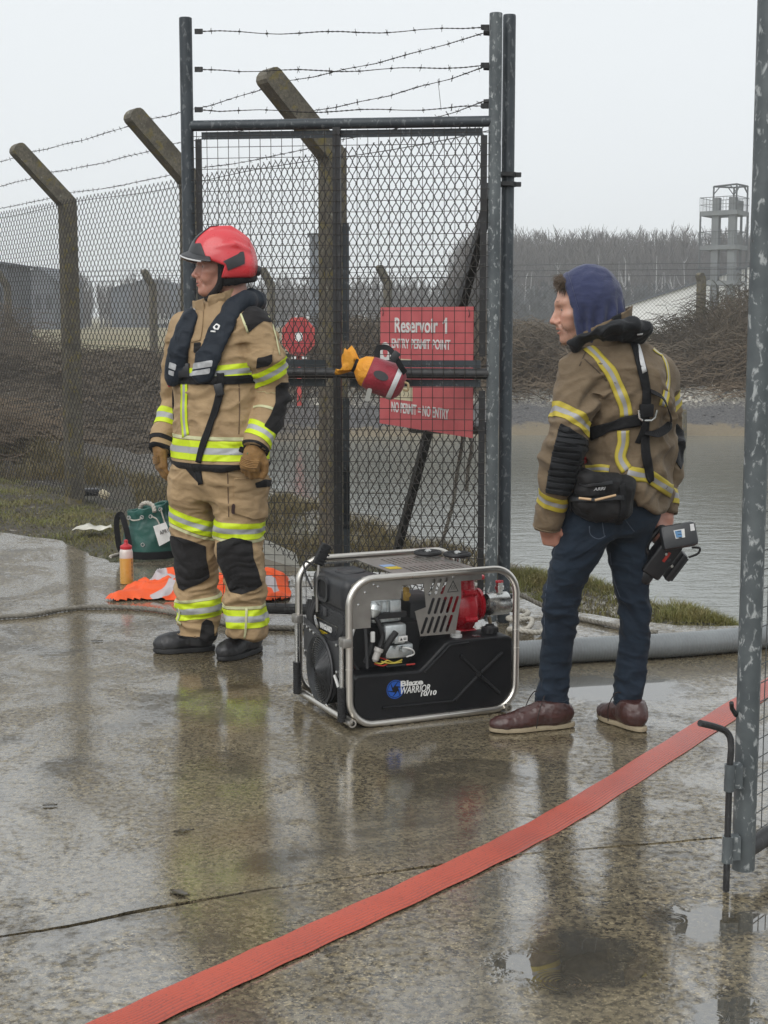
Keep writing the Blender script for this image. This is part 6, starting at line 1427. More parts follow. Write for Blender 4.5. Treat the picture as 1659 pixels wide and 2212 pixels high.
def tape_material(name, ye, si, edge=None):
    m, t, b = new_mat(name); n = N(t); co = n.coord(); s = n.add('ShaderNodeAttribute', attribute_name='stripe').outputs['Fac']
    f = n.noise(co, 70.0, 4); yc = n.mix(f, ye, tuple(x * 0.82 for x in ye)); sc_ = n.mix(f, si, tuple(x * 0.85 for x in si))
    k = n.ramp(s, [(0.0, 0.0), (0.335, 1.0), (0.665, 0.0)], 'CONSTANT')
    seam = n.ramp(s, [(0.0, 0.6), (0.02, 0.0), (0.318, 0.0), (0.335, 0.45), (0.35, 0.0), (0.65, 0.0), (0.665, 0.45), (0.68, 0.0), (0.98, 0.0), (1.0, 0.6)])
    c = n.mix(k, yc, sc_); c = n.mix(seam, c, tuple(x * 0.35 for x in ye)); t.links.new(c, b.inputs['Base Color'])
    t.links.new(n.ramp(k, [(0.0, 0.6), (1.0, 0.38)]), b.inputs['Roughness']); t.links.new(n.bump(n.noise(co, 45.0, 4), 0.3, 0.004), b.inputs['Normal']); return m
def cloth_material(name, c, c2, rough=0.8, weave=900.0, dirt=None, ws=12.0, sheen=0.04):
    m, t, b = new_mat(name); n = N(t); co = n.coord(); a = n.noise(co, ws, 6, 0.65); f = n.noise(co, weave, 2); big = n.noise(co, 3.5, 4)
    cc = n.mix(n.ramp(a, [(0.33, 0.0), (0.67, 1.0)]), c, c2); cc = n.mix(n.ramp(f, [(0.35, 0.25), (0.6, 0.0)]), cc, tuple(x * 0.6 for x in c2))
    if dirt: cc = n.mix(n.ramp(big, [(0.5, 0.0), (0.68, 0.7)]), cc, dirt)
    t.links.new(cc, b.inputs['Base Color']); b.inputs['Roughness'].default_value = rough; b.inputs['Specular IOR Level'].default_value = 0.22; b.inputs['Sheen Weight'].default_value = sheen
    wr = n.noise(n.mapv(co, (1, 1, 1.8)), 13.0, 3, 0.5, 0.4)
    t.links.new(n.bump(n.math('ADD', n.math('MULTIPLY', wr, 1.0), n.math('MULTIPLY', f, 0.06)), 0.55, 0.014), b.inputs['Normal']); return m
def skin_material(name, c, red):
    m, t, b = new_mat(name); n = N(t); co = n.coord(); k = n.add('ShaderNodeAttribute', attribute_name='flush').outputs['Fac']; dk = n.add('ShaderNodeAttribute', attribute_name='stubble').outputs['Fac']
    f = n.noise(co, 90.0, 5, 0.6); cc = n.mix(n.ramp(f, [(0.3, 0.0), (0.7, 0.5)]), c, tuple(x * y for x, y in zip(c, (0.92, 0.78, 0.74)))); cc = n.mix(n.math('MULTIPLY', k, 1.0, clamp=True), cc, red)
    cc = n.mix(dk, cc, (0.10, 0.065, 0.048)); t.links.new(cc, b.inputs['Base Color']); b.inputs['Roughness'].default_value = 0.42
    b.inputs['Subsurface Weight'].default_value = 0.12; b.inputs['Subsurface Radius'].default_value = (0.012, 0.005, 0.003); b.inputs['Subsurface Scale'].default_value = 0.6
    t.links.new(n.bump(n.noise(co, 320.0, 3), 0.15, 0.002), b.inputs['Normal']); return m
def head_frame(fw):
    fw = Vector(fw).normalized(); lf_ = Vector((0, 0, 1)).cross(fw).normalized(); up = fw.cross(lf_); return np.array([fw[:], lf_[:], up[:]]).T      # columns: forward, left, up
def face_sdf(p, heavy=0.0, smile=0.0):
    """head in its own frame: x forward, y left, z up from between the ears at eye height"""
    sy = p * [1, 1, 1]; q = sy.copy(); q[:, 1] = np.abs(q[:, 1])                      # symmetric
    d = s_ell(p, (-0.012, 0, 0.035), (0.100, 0.077, 0.098))
    d = smin(d, s_cone(p, (0.035, 0, 0.0), (0.050, 0, -0.080), 0.058, 0.038 + 0.003 * heavy), 0.03)
    d = smin(d, s_cone(q, (-0.015, 0.048, -0.045), (0.060, 0.014, -0.100), 0.022, 0.020), 0.03)     # jaw
    d = smin(d, s_ell(p, (0.082, 0, -0.103), (0.020, 0.021, 0.017)), 0.02)                            # chin
    d = smin(d, s_ell(q, (0.054, 0.046, -0.022), (0.029, 0.022, 0.017)), 0.02)                        # cheekbone
    d = smin(d, s_ell(q, (0.066, 0.036, -0.050), (0.024, 0.022, 0.022 + 0.004 * smile)), 0.02)        # cheek
    d = smin(d, s_cone(q, (0.088, 0.006, 0.022), (0.072, 0.046, 0.024), 0.012, 0.010), 0.016)        # brow ridge
    d = smax(d, -s_ell(q, (0.100, 0.031, 0.001), (0.020, 0.020, 0.012)), 0.012)                        # socket
    d = smin(d, s_ell(q, (0.0690, 0.031, -0.001), (0.0128, 0.0135, 0.0128)), 0.003)                    # eyeball
    d = smin(d, s_cone(q, (0.0825, 0.018, 0.0052), (0.0715, 0.046, 0.0030), 0.0048, 0.0042), 0.005)       # upper lid
    d = smin(d, s_cone(q, (0.0810, 0.019, -0.0088), (0.0705, 0.045, -0.0070), 0.0042, 0.0036), 0.006)      # lower lid
    d = smin(d, s_cone(p, (0.088, 0, 0.012), (0.113, 0, -0.032), 0.0085, 0.0115), 0.012)              # nose
    d = smin(d, s_cone(p, (0.082, 0, 0.0), (0.092, 0, -0.046), 0.013, 0.016), 0.008)
    d = smin(d, s_ell(p, (0.115, 0, -0.036), (0.012, 0.0115, 0.0095)), 0.006)
    d = smin(d, s_ell(q, (0.101, 0.0135, -0.041), (0.013, 0.0075, 0.0085)), 0.005)
    d = smin(d, s_ell(p, (0.086, 0, -0.064), (0.019, 0.028, 0.026)), 0.014)                            # muzzle
    d = smin(d, s_cone(q, (0.104, 0.004, -0.0645), (0.090, 0.022 + 0.004 * smile, -0.0685 + 0.004 * smile), 0.0052, 0.003), 0.004)
    d = smin(d, s_cone(q, (0.101, 0.003, -0.0765), (0.089, 0.020 + 0.003 * smile, -0.0725 + 0.003 * smile), 0.0062, 0.003), 0.004)
    d = smax(d, -s_ell(q, (0.104, 0.0, -0.0705), (0.012, 0.024, 0.0014 + 0.0022 * smile)), 0.0025)     # lip line
    d = smax(d, -s_cone(q, (0.094, 0.020, -0.046), (0.080, 0.034, -0.074), 0.0022, 0.0022), 0.010)    # cheek fold
    d = smin(d, s_ell(q, (-0.012, 0.078, -0.012), (0.020, 0.009, 0.032)), 0.008)                       # ear
    d = smin(d, s_cone(p, (-0.032, 0, -0.055), (-0.062, 0, -0.20), 0.056 + 0.004 * heavy, 0.064), 0.03)   # neck
    return d
def make_head(name, origin, fw, skin, parent, heavy=0.0, smile=0.0, stubble=0.0, res=0.0026, brow=(0.06, 0.035, 0.02), zlo=-0.17, eyecol=(0.08, 0.10, 0.12)):
    M = head_frame(fw); o = v3(origin); lo, hi = np.array([-0.135, -0.105, zlo]), np.array([0.14, 0.105, 0.15])
    sf = Soft(lambda p: face_sdf(p, heavy, smile), lo, hi, res, relax=1); L = sf.V.copy(); q = L.copy(); q[:, 1] = np.abs(q[:, 1])
    fl = 0.75 * np.exp(-(((L - [0.113, 0, -0.036]) / [0.02, 0.018, 0.014]) ** 2).sum(1)) + 0.5 * np.exp(-(((q - [0.075, 0.046, -0.03]) / [0.03, 0.02, 0.02]) ** 2).sum(1))
    lip = np.maximum(np.exp(-(((q - [0.104, 0.008, -0.065]) / [0.016, 0.018, 0.0045]) ** 2).sum(1)), np.exp(-(((q - [0.101, 0.007, -0.077]) / [0.016, 0.016, 0.0055]) ** 2).sum(1)))
    fl = np.clip(fl * 0.55 + lip * 0.9 + 0.3 * np.exp(-(((q - [-0.012, 0.08, -0.012]) / [0.03, 0.02, 0.04]) ** 2).sum(1)), 0, 1)
    st = stubble * np.clip(1.3 * np.exp(-(((q - [0.06, 0.03, -0.085]) / [0.045, 0.05, 0.032]) ** 2).sum(1)) + np.exp(-(((q - [0.1, 0.012, -0.057]) / [0.02, 0.02, 0.006]) ** 2).sum(1)), 0, 1) * (0.6 + 0.4 * vnoise(L, 400, 3))
    W = L @ M.T + o; h = mesh_obj(name, W, sf.F, skin, parent, attrs={'flush': fl, 'stubble': np.clip(st, 0, 1)})
    tw_ = lambda pts: [Vector((np.array(p_) @ M.T + o).tolist()) for p_ in pts]
    ew = pm('eye_white', (0.30, 0.27, 0.25), 0.25, bump=0, coat=0.6); ik = pm('iris_dark', eyecol, 0.15, bump=0, coat=1.0)
    for sg_ in (1, -1):
        c = np.array([0.0705, 0.031 * sg_, -0.001]); mb = MB(); cw_ = tw_([c])[0]; fwv = Vector(M[:, 0]); 
        mb.lathe(cw_ - fwv * 0.0128, fwv, [(0.0128 - 0.0128 * math.cos(t), 0.0128 * math.sin(t) + 1e-5) for t in np.linspace(0, math.pi, 10)], 16, caps=False); e_ = mb.build('eye', ew, h, smooth=True, auto=None)
        mb = MB(); mb.lathe(cw_ + fwv * 0.0108, fwv, [(0, 0.0062), (0.0016, 0.0048), (0.0024, 0.0)], 14, caps=False); mb.build('iris', ik, h, smooth=True, auto=None)
        mb = MB()
        rg = random.Random(4)
        for k in range(46):
            t = rg.random(); a = np.array([0.094 - 0.026 * t * t, (0.010 + 0.040 * t) * sg_, 0.023 + 0.006 * math.sin(t * 2.4) + rg.uniform(-.003, .003)]); e = a + np.array([0.003, 0.008 * sg_, 0.003 * (1 - t)]) * rg.uniform(0.7, 1.3)
            mb.tube(tw_([a, e]), [0.0011, 0.0003], 4)
        mb.build('eyebrow', pm(name + '_brow', brow, 0.7, bump=0), h)
    return h, M, o
def make_hand(origin, fw, palm, thumb_side, mat, name, parent, curl=0.5, scale=1.0, thick=1.0, spread=0.1, res=0.0032, thumb_out=0.6, cuff=0.0):
    """origin wrist; fw along the hand; palm = direction the palm faces; thumb_side +1/-1 along fw x palm"""
    fw = Vector(fw).normalized(); pl_ = Vector(palm); pl_ = (pl_ - fw * pl_.dot(fw)).normalized(); sd = fw.cross(pl_) * thumb_side
    M = np.array([fw[:], sd[:], pl_[:]]).T; o = v3(origin); chains = []
    for i, (y, L, r) in enumerate(((0.027, 0.073, 0.0088), (0.009, 0.080, 0.0092), (-0.010, 0.075, 0.0088), (-0.027, 0.060, 0.0078))):
        a = 0.0; p = np.array([0.088 - 0.004 * abs(i - 1), y, 0.0]); pts = [p.copy()]; rr_ = [r * thick * 1.08]
        for sgm, fr in enumerate((0.46, 0.30, 0.24)):
            a += curl * (0.95, 1.15, 0.75)[sgm]; d = np.array([math.cos(a), math.sin(spread * (1.2 - 0.8 * i)) * (1 if sgm == 0 else 0.3), math.sin(a)]); p = p + d / np.linalg.norm(d) * L * fr; pts.append(p.copy()); rr_.append(r * thick * (1.0, 0.92, 0.82)[sgm])
        chains.append((pts, rr_))
    th_ = [np.array(q) for q in ((0.026, 0.026, 0.008), (0.050, 0.046 + 0.01 * thumb_out, 0.016), (0.078, 0.052 + 0.012 * thumb_out, 0.024), (0.100, 0.048 + 0.01 * thumb_out, 0.030))]
    def f(p):
        d = s_box(p, (0.050, 0, 0.0), (0.045, 0.038 * (0.9 + 0.1 * thick), 0.0145 * thick), 0.013)
        d = smin(d, s_cone(p, (-0.025, 0, 0), (0.02, 0, 0), 0.027 * (0.8 + 0.2 * thick) + cuff, 0.026 * (0.8 + .2 * thick)), 0.02)
        for pts, rr_ in chains: d = smin(d, s_chain(p, pts, rr_), 0.006)
        d = smin(d, s_chain(p, th_, [0.017 * thick, 0.0125 * thick, 0.0105 * thick, 0.0088 * thick]), 0.012); return d
    sf = Soft(f, (-0.075, -0.065, -0.04), (0.185, 0.085, 0.10), res, relax=1); W = (sf.V * scale) @ M.T + o
    return mesh_obj(name, W, sf.F, mat, parent, attrs={'flush': 0.35 + 0 * W[:, 0], 'stubble': 0 * W[:, 0]}), M
def make_boot(heel, toe, mat, solem, parent, name, wid=0.052, hgt=0.11, shaft=0.055, sole=0.028, toe_h=0.045, heel_gap=0.0, lean=(0, 0)):
    heel, toe = v3(heel), v3(toe); heel[2] = toe[2] = 0; ax = toe - heel; L = np.linalg.norm(ax); ax /= L; lf_ = np.array([-ax[1], ax[0], 0]); M = np.array([ax, lf_, [0, 0, 1]]).T; o = heel
    def f(p):
        d = s_ell(p, (L * 0.74, 0, sole + toe_h * 0.42), (L * 0.27, wid, toe_h))
        d = smin(d, s_ell(p, (L * 0.24, 0, sole + 0.035), (L * 0.24, wid * 0.80, 0.05)), 0.04)
        d = smin(d, s_cone(p, (L * 0.30, 0, sole + 0.05), (L * 0.62, 0, sole + 0.028), 0.045, 0.034), 0.03)
        d = smin(d, s_cone(p, (L * 0.25, 0, sole + 0.04), (L * 0.24 + lean[0], lean[1], hgt), 0.045, shaft), 0.03)
        return smax(smax(d, sole - 0.004 - p[:, 2], 0.008), p[:, 2] - hgt, 0.006)
    sf = Soft(f, (-0.05, -0.09, 0), (L + 0.05, 0.09, hgt + 0.03), 0.0042, lambda V: folds(V, 0.0016, 3, 30, 30)); up = mesh_obj(name, sf.V @ M.T + o, sf.F, mat, parent)
    def outline(g_):
        pts = []
        for t in np.linspace(0, 2 * math.pi, 44)[:-1]:
            c, s = math.cos(t), math.sin(t); x = L * 0.5 + (L * 0.497 + g_) * math.copysign(abs(c) ** 0.8, c); wv = wid * (0.80 + 0.20 * math.exp(-((x / L - 0.72) / 0.22) ** 2) - 0.06 * math.exp(-((x / L - 0.42) / 0.15) ** 2)) + g_; pts.append((x, wv * math.copysign(abs(s) ** 0.75, s)))
        return pts
    mb = MB(); rings = []; 
    for (g_, z) in ((-0.004, 0.001), (0.002, 0.004), (0.003, sole - 0.006), (0.001, sole + 0.001), (-0.012, sole + 0.002)): rings.append([(x, y, z + 0.012 * max(0, (x / L - 0.85)) * 2 * (1 if z < 0.01 else 0)) for x, y in outline(g_)])
    n_ = len(rings[0]); Vv = [tuple(np.array(q) @ M.T + o) for r_ in rings for q in r_]
    mb.add(Vv, [[i * n_ + k, i * n_ + (k + 1) % n_, (i + 1) * n_ + (k + 1) % n_, (i + 1) * n_ + k] for i in range(len(rings) - 1) for k in range(n_)] + [list(range(n_))[::-1]]); so_ = mb.build('sole', solem, up, smooth=True, auto=40)
    return up, sf, M, o
# ================================================================== firefighter
FY = 6.52; fo = G(470, 1412)
ff_ = thing('person', (fo.x, fo.y, 0), 'firefighter in tan fire kit, red helmet and navy lifejacket looking away to the side', 'person')
M_TAN = cloth_material('tan_fire_cloth', (0.42, 0.295, 0.165), (0.345, 0.238, 0.130), 0.75, dirt=(0.285, 0.195, 0.11)); M_TAPE = tape_material('fluorescent_tape', (0.62, 0.78, 0.012), (0.40, 0.41, 0.42))
M_LIME = pm('pale_piping', (0.62, 0.62, 0.36), 0.6, bump=0.1); M_KBLK = cloth_material('black_kevlar', (0.010, 0.0095, 0.010), (0.016, 0.0145, 0.015), 0.7, ws=9); M_NAVY = cloth_material('navy_cordura', (0.009, 0.014, 0.022), (0.014, 0.020, 0.030), 0.6, ws=15)
M_SKIN = skin_material('ruddy_skin', (0.50, 0.26, 0.19), (0.42, 0.12, 0.095)); M_GLOVE = cloth_material('tan_leather_glove', (0.31, 0.175, 0.062), (0.20, 0.11, 0.042), 0.6, 300, ws=30)
phi = R(40); bl = np.array([math.cos(phi), -math.sin(phi)]); YAW = -phi                     # bl: his left
zf = lambda y, Y=FY: P(470, y, Y).z; xf_ = lambda x, Y=FY: P(x, 900, Y).x
tor = [(zf(1006), 475, .226, .165), (zf(960), 474, .222, .158), (zf(900), 472, .216, .152), (zf(840), 470, .216, .150), (zf(770), 470, .222, .150), (zf(720), 471, .212, .138), (zf(690), 472, .185, .115), (zf(668), 473, .120, .09), (zf(650), 473, .085, .08)]
torr = [(z, xf_(x), FY, a, b, YAW) for z, x, a, b in tor]
La = [P(548, 702, 6.39), P(574, 770, 6.38), P(592, 848, 6.44), P(574, 915, 6.38), P(552, 972, 6.31)]; Lr = [.074, .077, .072, .066, .056]
Ra = [P(398, 708, 6.66), P(390, 790, 6.70), P(383, 868, 6.74), P(362, 925, 6.68), P(346, 972, 6.62)]; Rr = [.070, .072, .068, .060, .052]
def jk(p):
    d = s_loft(p, torr, 0.015); k = np.where(p[:, 2] > zf(740), 0.06, 0.012)
    cut = lambda e, w0, w1: smax(e, ((p - v3(w1)) @ (v3(w1) - v3(w0))) / np.linalg.norm(v3(w1) - v3(w0)), 0.006)
    d = smin(d, cut(s_chain(p, La, Lr, 0.01), La[-2], La[-1]), k); d = smin(d, cut(s_chain(p, Ra, Rr, 0.01), Ra[-2], Ra[-1]), k); return d
def jdisp(V):
    a = folds(V, 0.011, 11, 5.5, 10); el = np.exp(-((np.linalg.norm(V - v3(La[2]), axis=1)) / 0.10) ** 2) + np.exp(-((np.linalg.norm(V - v3(Ra[2]), axis=1)) / 0.10) ** 2)
    return a * (0.7 + 0.9 * el) + 0.004 * np.sin(V[:, 2] * 95 + 2 * np.sin(V[:, 0] * 30)) * el
lo, hi = (xf_(300), 6.15, zf(1020)), (xf_(650), 6.95, zf(630))
J = Soft(jk, lo, hi, 0.0058, jdisp); jo = J.obj('jacket', M_TAN, ff_)
V = J.V; dT, dL, dR = s_loft(V, torr), s_chain(V, La, Lr), s_chain(V, Ra, Rr); tg0 = np.argmin(np.stack([dT, dL, dR]), 0); arml, armr, trs = tg0 == 1, tg0 == 2, tg0 == 0
def arclen(V, pts):
    best = np.full(len(V), 1e9); s = np.zeros(len(V)); acc = 0
    for a, b in zip(pts, pts[1:]):
        a, b = v3(a), v3(b); ab = b - a; L = np.linalg.norm(ab); t = np.clip(((V - a) @ ab) / (L * L), -0.3, 1.3); tc = np.clip(t, 0, 1); d = np.linalg.norm(V - a - tc[:, None] * ab, axis=1); m = d < best; best[m] = d[m]; s[m] = (acc + t * L)[m]; acc += L
    return s
def arc_at(pts, x, y, Y): return arclen(np.array([v3(P(x, y, Y))]), pts)[0]
def band(S, val, c, w, name, mat, par, mask=None, off=0.003, stripe=True):
    f = val - c; return S.lay(name, mat, par, [f + w / 2, w / 2 - f], off, mask=mask, t=f / w + 0.5 if stripe else None)
aL, aR = arclen(V, La), arclen(V, Ra)
along = lambda V, A, B: (V - v3(A)) @ (v3(B) - v3(A)) / np.linalg.norm(v3(B) - v3(A))
def aband(S, V, A, B, at, w_, tilt, mask, mat, par, name='reflective_tape', off=0.003, stripe=True):
    c0 = v3(at); f = along(V, A, B) - along(c0[None], A, B)[0] + tilt * (V[:, 0] - c0[0]); band(S, f, 0.0, w_, name, mat, par, mask, off, stripe)
aband(J, V, La[0], La[2], P(576, 812, 6.36), .066, 0.25, arml | (dL < dT + .004), M_TAPE, jo); aband(J, V, La[2], La[4], P(566, 938, 6.33), .070, -0.30, arml, M_TAPE, jo); aband(J, V, Ra[2], Ra[4], P(362, 905, 6.68), .070, 0.0, armr, M_TAPE, jo)
band(J, aR, arc_at(Ra, 353, 953, 6.64), .020, 'cuff_strap', M_BLKWEB, jo, armr, 0.004, False); band(J, aR, arc_at(Ra, 347, 971, 6.62), .014, 'cuff_trim', M_BLKWEB, jo, armr, 0.003, False)
band(J, aL, arc_at(La, 553, 968, 6.31), .010, 'cuff_trim', M_KBLK, jo, arml, 0.003, False)
band(J, aL + 0.1 * V[:, 0], arc_at(La, 590, 840, 6.44) + 0.1 * La[2].x, .012, 'piping', M_LIME, jo, arml & (px(V)[:, 0] < 597), 0.003, False); band(J, aL, arc_at(La, 578, 893, 6.4), .010, 'piping', M_LIME, jo, arml & (px(V)[:, 0] < 590), 0.003, False)
zz_ = V[:, 2]
zb = lambda y0, y1: (zf(y1), zf(y0))
a, b = zb(946, 988); band(J, zz_, (a + b) / 2, b - a, 'reflective_tape', M_TAPE, jo, trs); a, b = zb(937, 944); band(J, zz_, (a + b) / 2, b - a, 'piping', M_LIME, jo, trs, 0.002, False)
a, b = zb(996, 1008); band(J, zz_, (a + b) / 2, b - a + .006, 'hem_trim', M_KBLK, jo, trs, 0.004, False)
tilt = zz_ - 0.10 * (V[:, 0] - xf_(470)); a, b = zb(788, 820); band(J, tilt, (a + b) / 2, b - a, 'reflective_tape', M_TAPE, jo, trs)
tilt = zz_ - 0.02 * (V[:, 0] - xf_(470)); a, b = zb(809, 826); band(J, tilt, (a + b) / 2, b - a, 'lifejacket_belt', M_BLKWEB, jo, trs, 0.007, False)
Z1 = lambda pts: [(298.6 + .24 * x, 464.5 + .24 * y) for x, y in pts]; Z2 = lambda pts: [(298.6 + .24 * x, 929 + .24 * y) for x, y in pts]
J.ribbon('reflective_tape', M_TAPE, jo, Z1([(415, 1515), (415, 1650), (412, 1800), (430, 1990)]), 0.046, 0.003)
J.lay('shoulder_patch', M_KBLK, jo, [poly_px(V, Z1([(925, 900), (990, 830), (1060, 800), (1130, 850), (1200, 930), (1195, 965), (1130, 955), (1080, 985), (1000, 1055)]))], 0.003, True)
J.lay('elbow_pad', M_KBLK, jo, [poly_px(V, Z1([(1235, 1545), (1290, 1505), (1400, 1510), (1420, 1700), (1330, 1990), (1240, 1975), (1130, 1900), (1190, 1800), (1235, 1690)]))], 0.004, True)
J.lay('sleeve_pocket', M_TAN, jo, [poly_px(V, Z1([(975, 1250), (1210, 1190), (1200, 1340), (1040, 1375), (985, 1350)]))], 0.005, True, th=0.005)
J.lay('pocket_patch', M_KBLK, jo, [poly_px(V, Z1([(1075, 1290), (1205, 1255), (1205, 1320), (1165, 1350), (1068, 1375)]))], 0.008, True); J.lay('cuff_tab', M_KBLK, jo, [poly_px(V, Z1([(915, 2075), (1008, 2105), (985, 2160), (900, 2130)]))], 0.005, True)
J.lay('chest_patch', M_KBLK, jo, [poly_px(V, Z1([(505, 1150), (565, 1145), (560, 1240), (500, 1240)]))], 0.003, True)
for pts, wd in (([(930, 895), (990, 1060)], .008), ([(1200, 985), (1235, 1110), (1270, 1270)], .006), ([(1120, 850), (1210, 975)], .005)): J.ribbon('piping', M_LIME, jo, Z1(pts), wd, 0.006)
J.ribbon('front_placket', M_TAN, jo, Z1([(545, 880), (540, 1000), (520, 1150)]), 0.05, 0.003, 0.004); J.ribbon('seam', pm('dark_thread', (0.13, 0.08, 0.045), 0.8, bump=0), jo, Z1([(905, 1520), (912, 1700), (905, 1990)]), 0.004, 0.001, 0.001)
# collar
cz0, cz1 = zf(678), zf(622); cc = (xf_(470), FY + 0.01)
def colr(p):
    h = (p[:, 2] - cz0) / (cz1 - cz0); bk = (p[:, 0] - cc[0]) / 0.08; top = cz1 - 0.026 + 0.026 * np.clip(bk, -1, 1); rr_ = 0.084 + 0.016 * h
    r0 = np.hypot((p[:, 0] - cc[0] - 0.012 * h) / 1.10, p[:, 1] - cc[1]); d = np.abs(r0 - rr_) - 0.0055; d = smax(d, p[:, 2] - top, 0.006); d = np.maximum(d, cz0 - 0.02 - p[:, 2])
    gap = np.abs((p[:, 1] - cc[1]) - ((p[:, 0] - cc[0]) * 2.4)) - 0.012 - 0.03 * h; return smax(d, -np.where((p[:, 0] < cc[0]) & (p[:, 1] < cc[1]), gap, 1), 0.006)
C_ = Soft(colr, (cc[0] - .13, cc[1] - .12, cz0 - .03), (cc[0] + .14, cc[1] + .12, cz1 + .02), 0.004, lambda V: folds(V, 0.004, 3, 14, 14)); C_.obj('collar', M_TAN, jo)
# trousers
lg = lambda rows, Y: [(zf(y, Y0), P(x, 1200, Y0).x, Y0, h * Y0 / FPX * 1.0, b, YAW * 0.0) for y, x, h, b, Y0 in rows]
RL = [(1374, 422, 46, .088, 6.62), (1344, 424, 49, .092, 6.62), (1310, 425, 48, .090, 6.62), (1277, 426, 45, .092, 6.61), (1230, 424, 48, .098, 6.60), (1181, 420, 49, .10, 6.60), (1111, 418, 48, .108, 6.59), (1063, 416, 49, .115, 6.58), (1010, 420, 48, .12, 6.57)]
LL = [(1374, 529, 42, .085, 6.46), (1344, 529, 45, .09, 6.46), (1303, 528, 46, .09, 6.46), (1253, 530, 47, .092, 6.45), (1200, 520, 50, .098, 6.45), (1152, 516, 52, .105, 6.46), (1110, 519, 56, .115, 6.47), (1063, 518, 59, .12, 6.48), (1010, 515, 58, .125, 6.50)]
rR, rL = lg(RL, 0), lg(LL, 0); pel = [(zf(1075), xf_(474), FY, .17, .12, YAW), (zf(1040), xf_(474), FY, .212, .155, YAW), (zf(985), xf_(475), FY, .205, .15, YAW)]
def tro(p):
    d = smin(s_loft(p, rR, .006), s_loft(p, rL, .006), 0.008); return smin(d, s_loft(p, pel, .02), 0.05)
def tdisp(V):
    z = V[:, 2]; hemf = np.exp(-((z - 0.12) / 0.10) ** 2); kn = np.exp(-((z - zf(1265)) / 0.06) ** 2) + np.exp(-((z - zf(1160)) / .05) ** 2)
    return folds(V, 0.011, 31, 5.5, 11) * (0.8 + 0.8 * hemf + 0.6 * kn)
T = Soft(tro, (xf_(340), 6.25, 0.04), (xf_(610), 6.85, zf(975)), 0.0058, tdisp); to = T.obj('trousers', M_TAN, ff_)
V = T.V; pxv = px(V); tR = s_loft(V, rR) < s_loft(V, rL); tLm = ~tR; z = V[:, 2]
def tband(y, w, mask, k=0.0, x0=470, name='reflective_tape', mat=M_TAPE, stripe=True, off=0.003):
    val = z + k * (V[:, 0] - xf_(x0)); band(T, val, zf(y), w, name, mat, to, mask, off, stripe)
tband(1132, .068, tR, 0.36, 418); tband(1137, .068, tLm, 0.04, 516); tband(1154, .012, tR, 0.36, 418, 'piping', M_LIME, False); tband(1158, .012, tLm, 0.04, 516, 'piping', M_LIME, False)
tband(1320, .078, tR, -0.12, 424); tband(1324, .078, tLm, 0.0, 528); tband(1297, .012, tR, -0.12, 424, 'piping', M_LIME, False); tband(1300, .012, tLm, 0.0, 528, 'piping', M_LIME, False)
T.lay('knee_pad', M_KBLK, to, [poly_px(V, Z2([(300, 950), (440, 985), (605, 1045), (610, 1150), (640, 1320), (560, 1375), (400, 1445), (365, 1420), (335, 1250), (270, 1080)]))], 0.006, True, tR, th=0.006)
T.lay('knee_pad', M_KBLK, to, [poly_px(V, Z2([(715, 1020), (850, 965), (1020, 1000), (1030, 1150), (1075, 1270), (1112, 1385), (1040, 1440), (930, 1480), (830, 1460), (770, 1290), (720, 1180)]))], 0.006, True, tLm, th=0.006)
T.lay('ankle_patch', M_KBLK, to, [poly_px(V, Z2([(570, 1740), (610, 1700), (665, 1720), (680, 1760), (685, 1900), (550, 1900)]))], 0.004, True, tR)
T.lay('thigh_pocket', M_TAN, to, [poly_px(V, Z2([(862, 430), (1190, 430), (1185, 770), (1030, 800), (870, 740)]))], 0.010, True, tLm, th=0.010); T.lay('pocket_trim', M_KBLK, to, [poly_px(V, Z2([(1040, 470), (1190, 440), (1190, 500), (1050, 510)]))], 0.013, True, tLm)
T.lay('pocket_label', pm('dark_brown_label', (0.045, 0.02, 0.018), 0.6, bump=0), to, [poly_px(V, Z2([(842, 665), (872, 665), (872, 748), (845, 748)]))], 0.012, True, tLm)
T.lay('fly_patch', M_KBLK, to, [poly_px(V, Z2([(370, 280), (560, 300), (585, 480), (540, 470), (430, 350)]))], 0.004, True); T.ribbon('piping', M_LIME, to, Z2([(975, 1600), (968, 1740), (955, 1880)]), .010, 0.005); T.ribbon('piping', M_LIME, to, Z2([(335, 1560), (318, 1700), (322, 1800)]), .010, 0.005)
T.ribbon('seam', MATS['dark_thread'], to, Z2([(805, 380), (810, 600), (815, 780)]), 0.004, 0.001, 0.001)
band(T, z, 0.075, .022, 'hem_trim', M_KBLK, to, None, 0.003, False)
# boots
M_BOOT = pm('black_boot_leather', (0.016, 0.016, 0.018), 0.42, c2=(0.024, 0.024, 0.026), vs=30, bump=0.4, bs=120, bd=0.002); M_BSOLE = pm('boot_rubber', (0.012, 0.012, 0.013), 0.55, bump=0.3)
for hx, tx in (((464, 1404), (334, 1411)), ((562, 1404), (474, 1430))):
    hl_, tt_ = G(*hx), G(*tx); L_ = (tt_ - hl_).length; tt_ = hl_ + (tt_ - hl_).normalized() * max(L_, 0.27) if L_ < 0.27 else tt_
    bo_, sf_, M_, o_ = make_boot(hl_, tt_, M_BOOT, M_BSOLE, ff_, 'boot', 0.050, 0.16, 0.056, 0.022, 0.046)
    Lb = (tt_ - hl_).length
    mb = MB(); mb.tube([Vector((np.array([Lb * 0.80 - 0.02 * math.cos(t * 2), 0.045 * math.sin(t), 0.030 + 0.047 * math.cos(t * 0.92)]) @ M_.T + o_).tolist()) for t in np.linspace(-1.2, 1.2, 12)], 0.0022, 5); mb.build('toe_stripe', M_LIME, bo_)
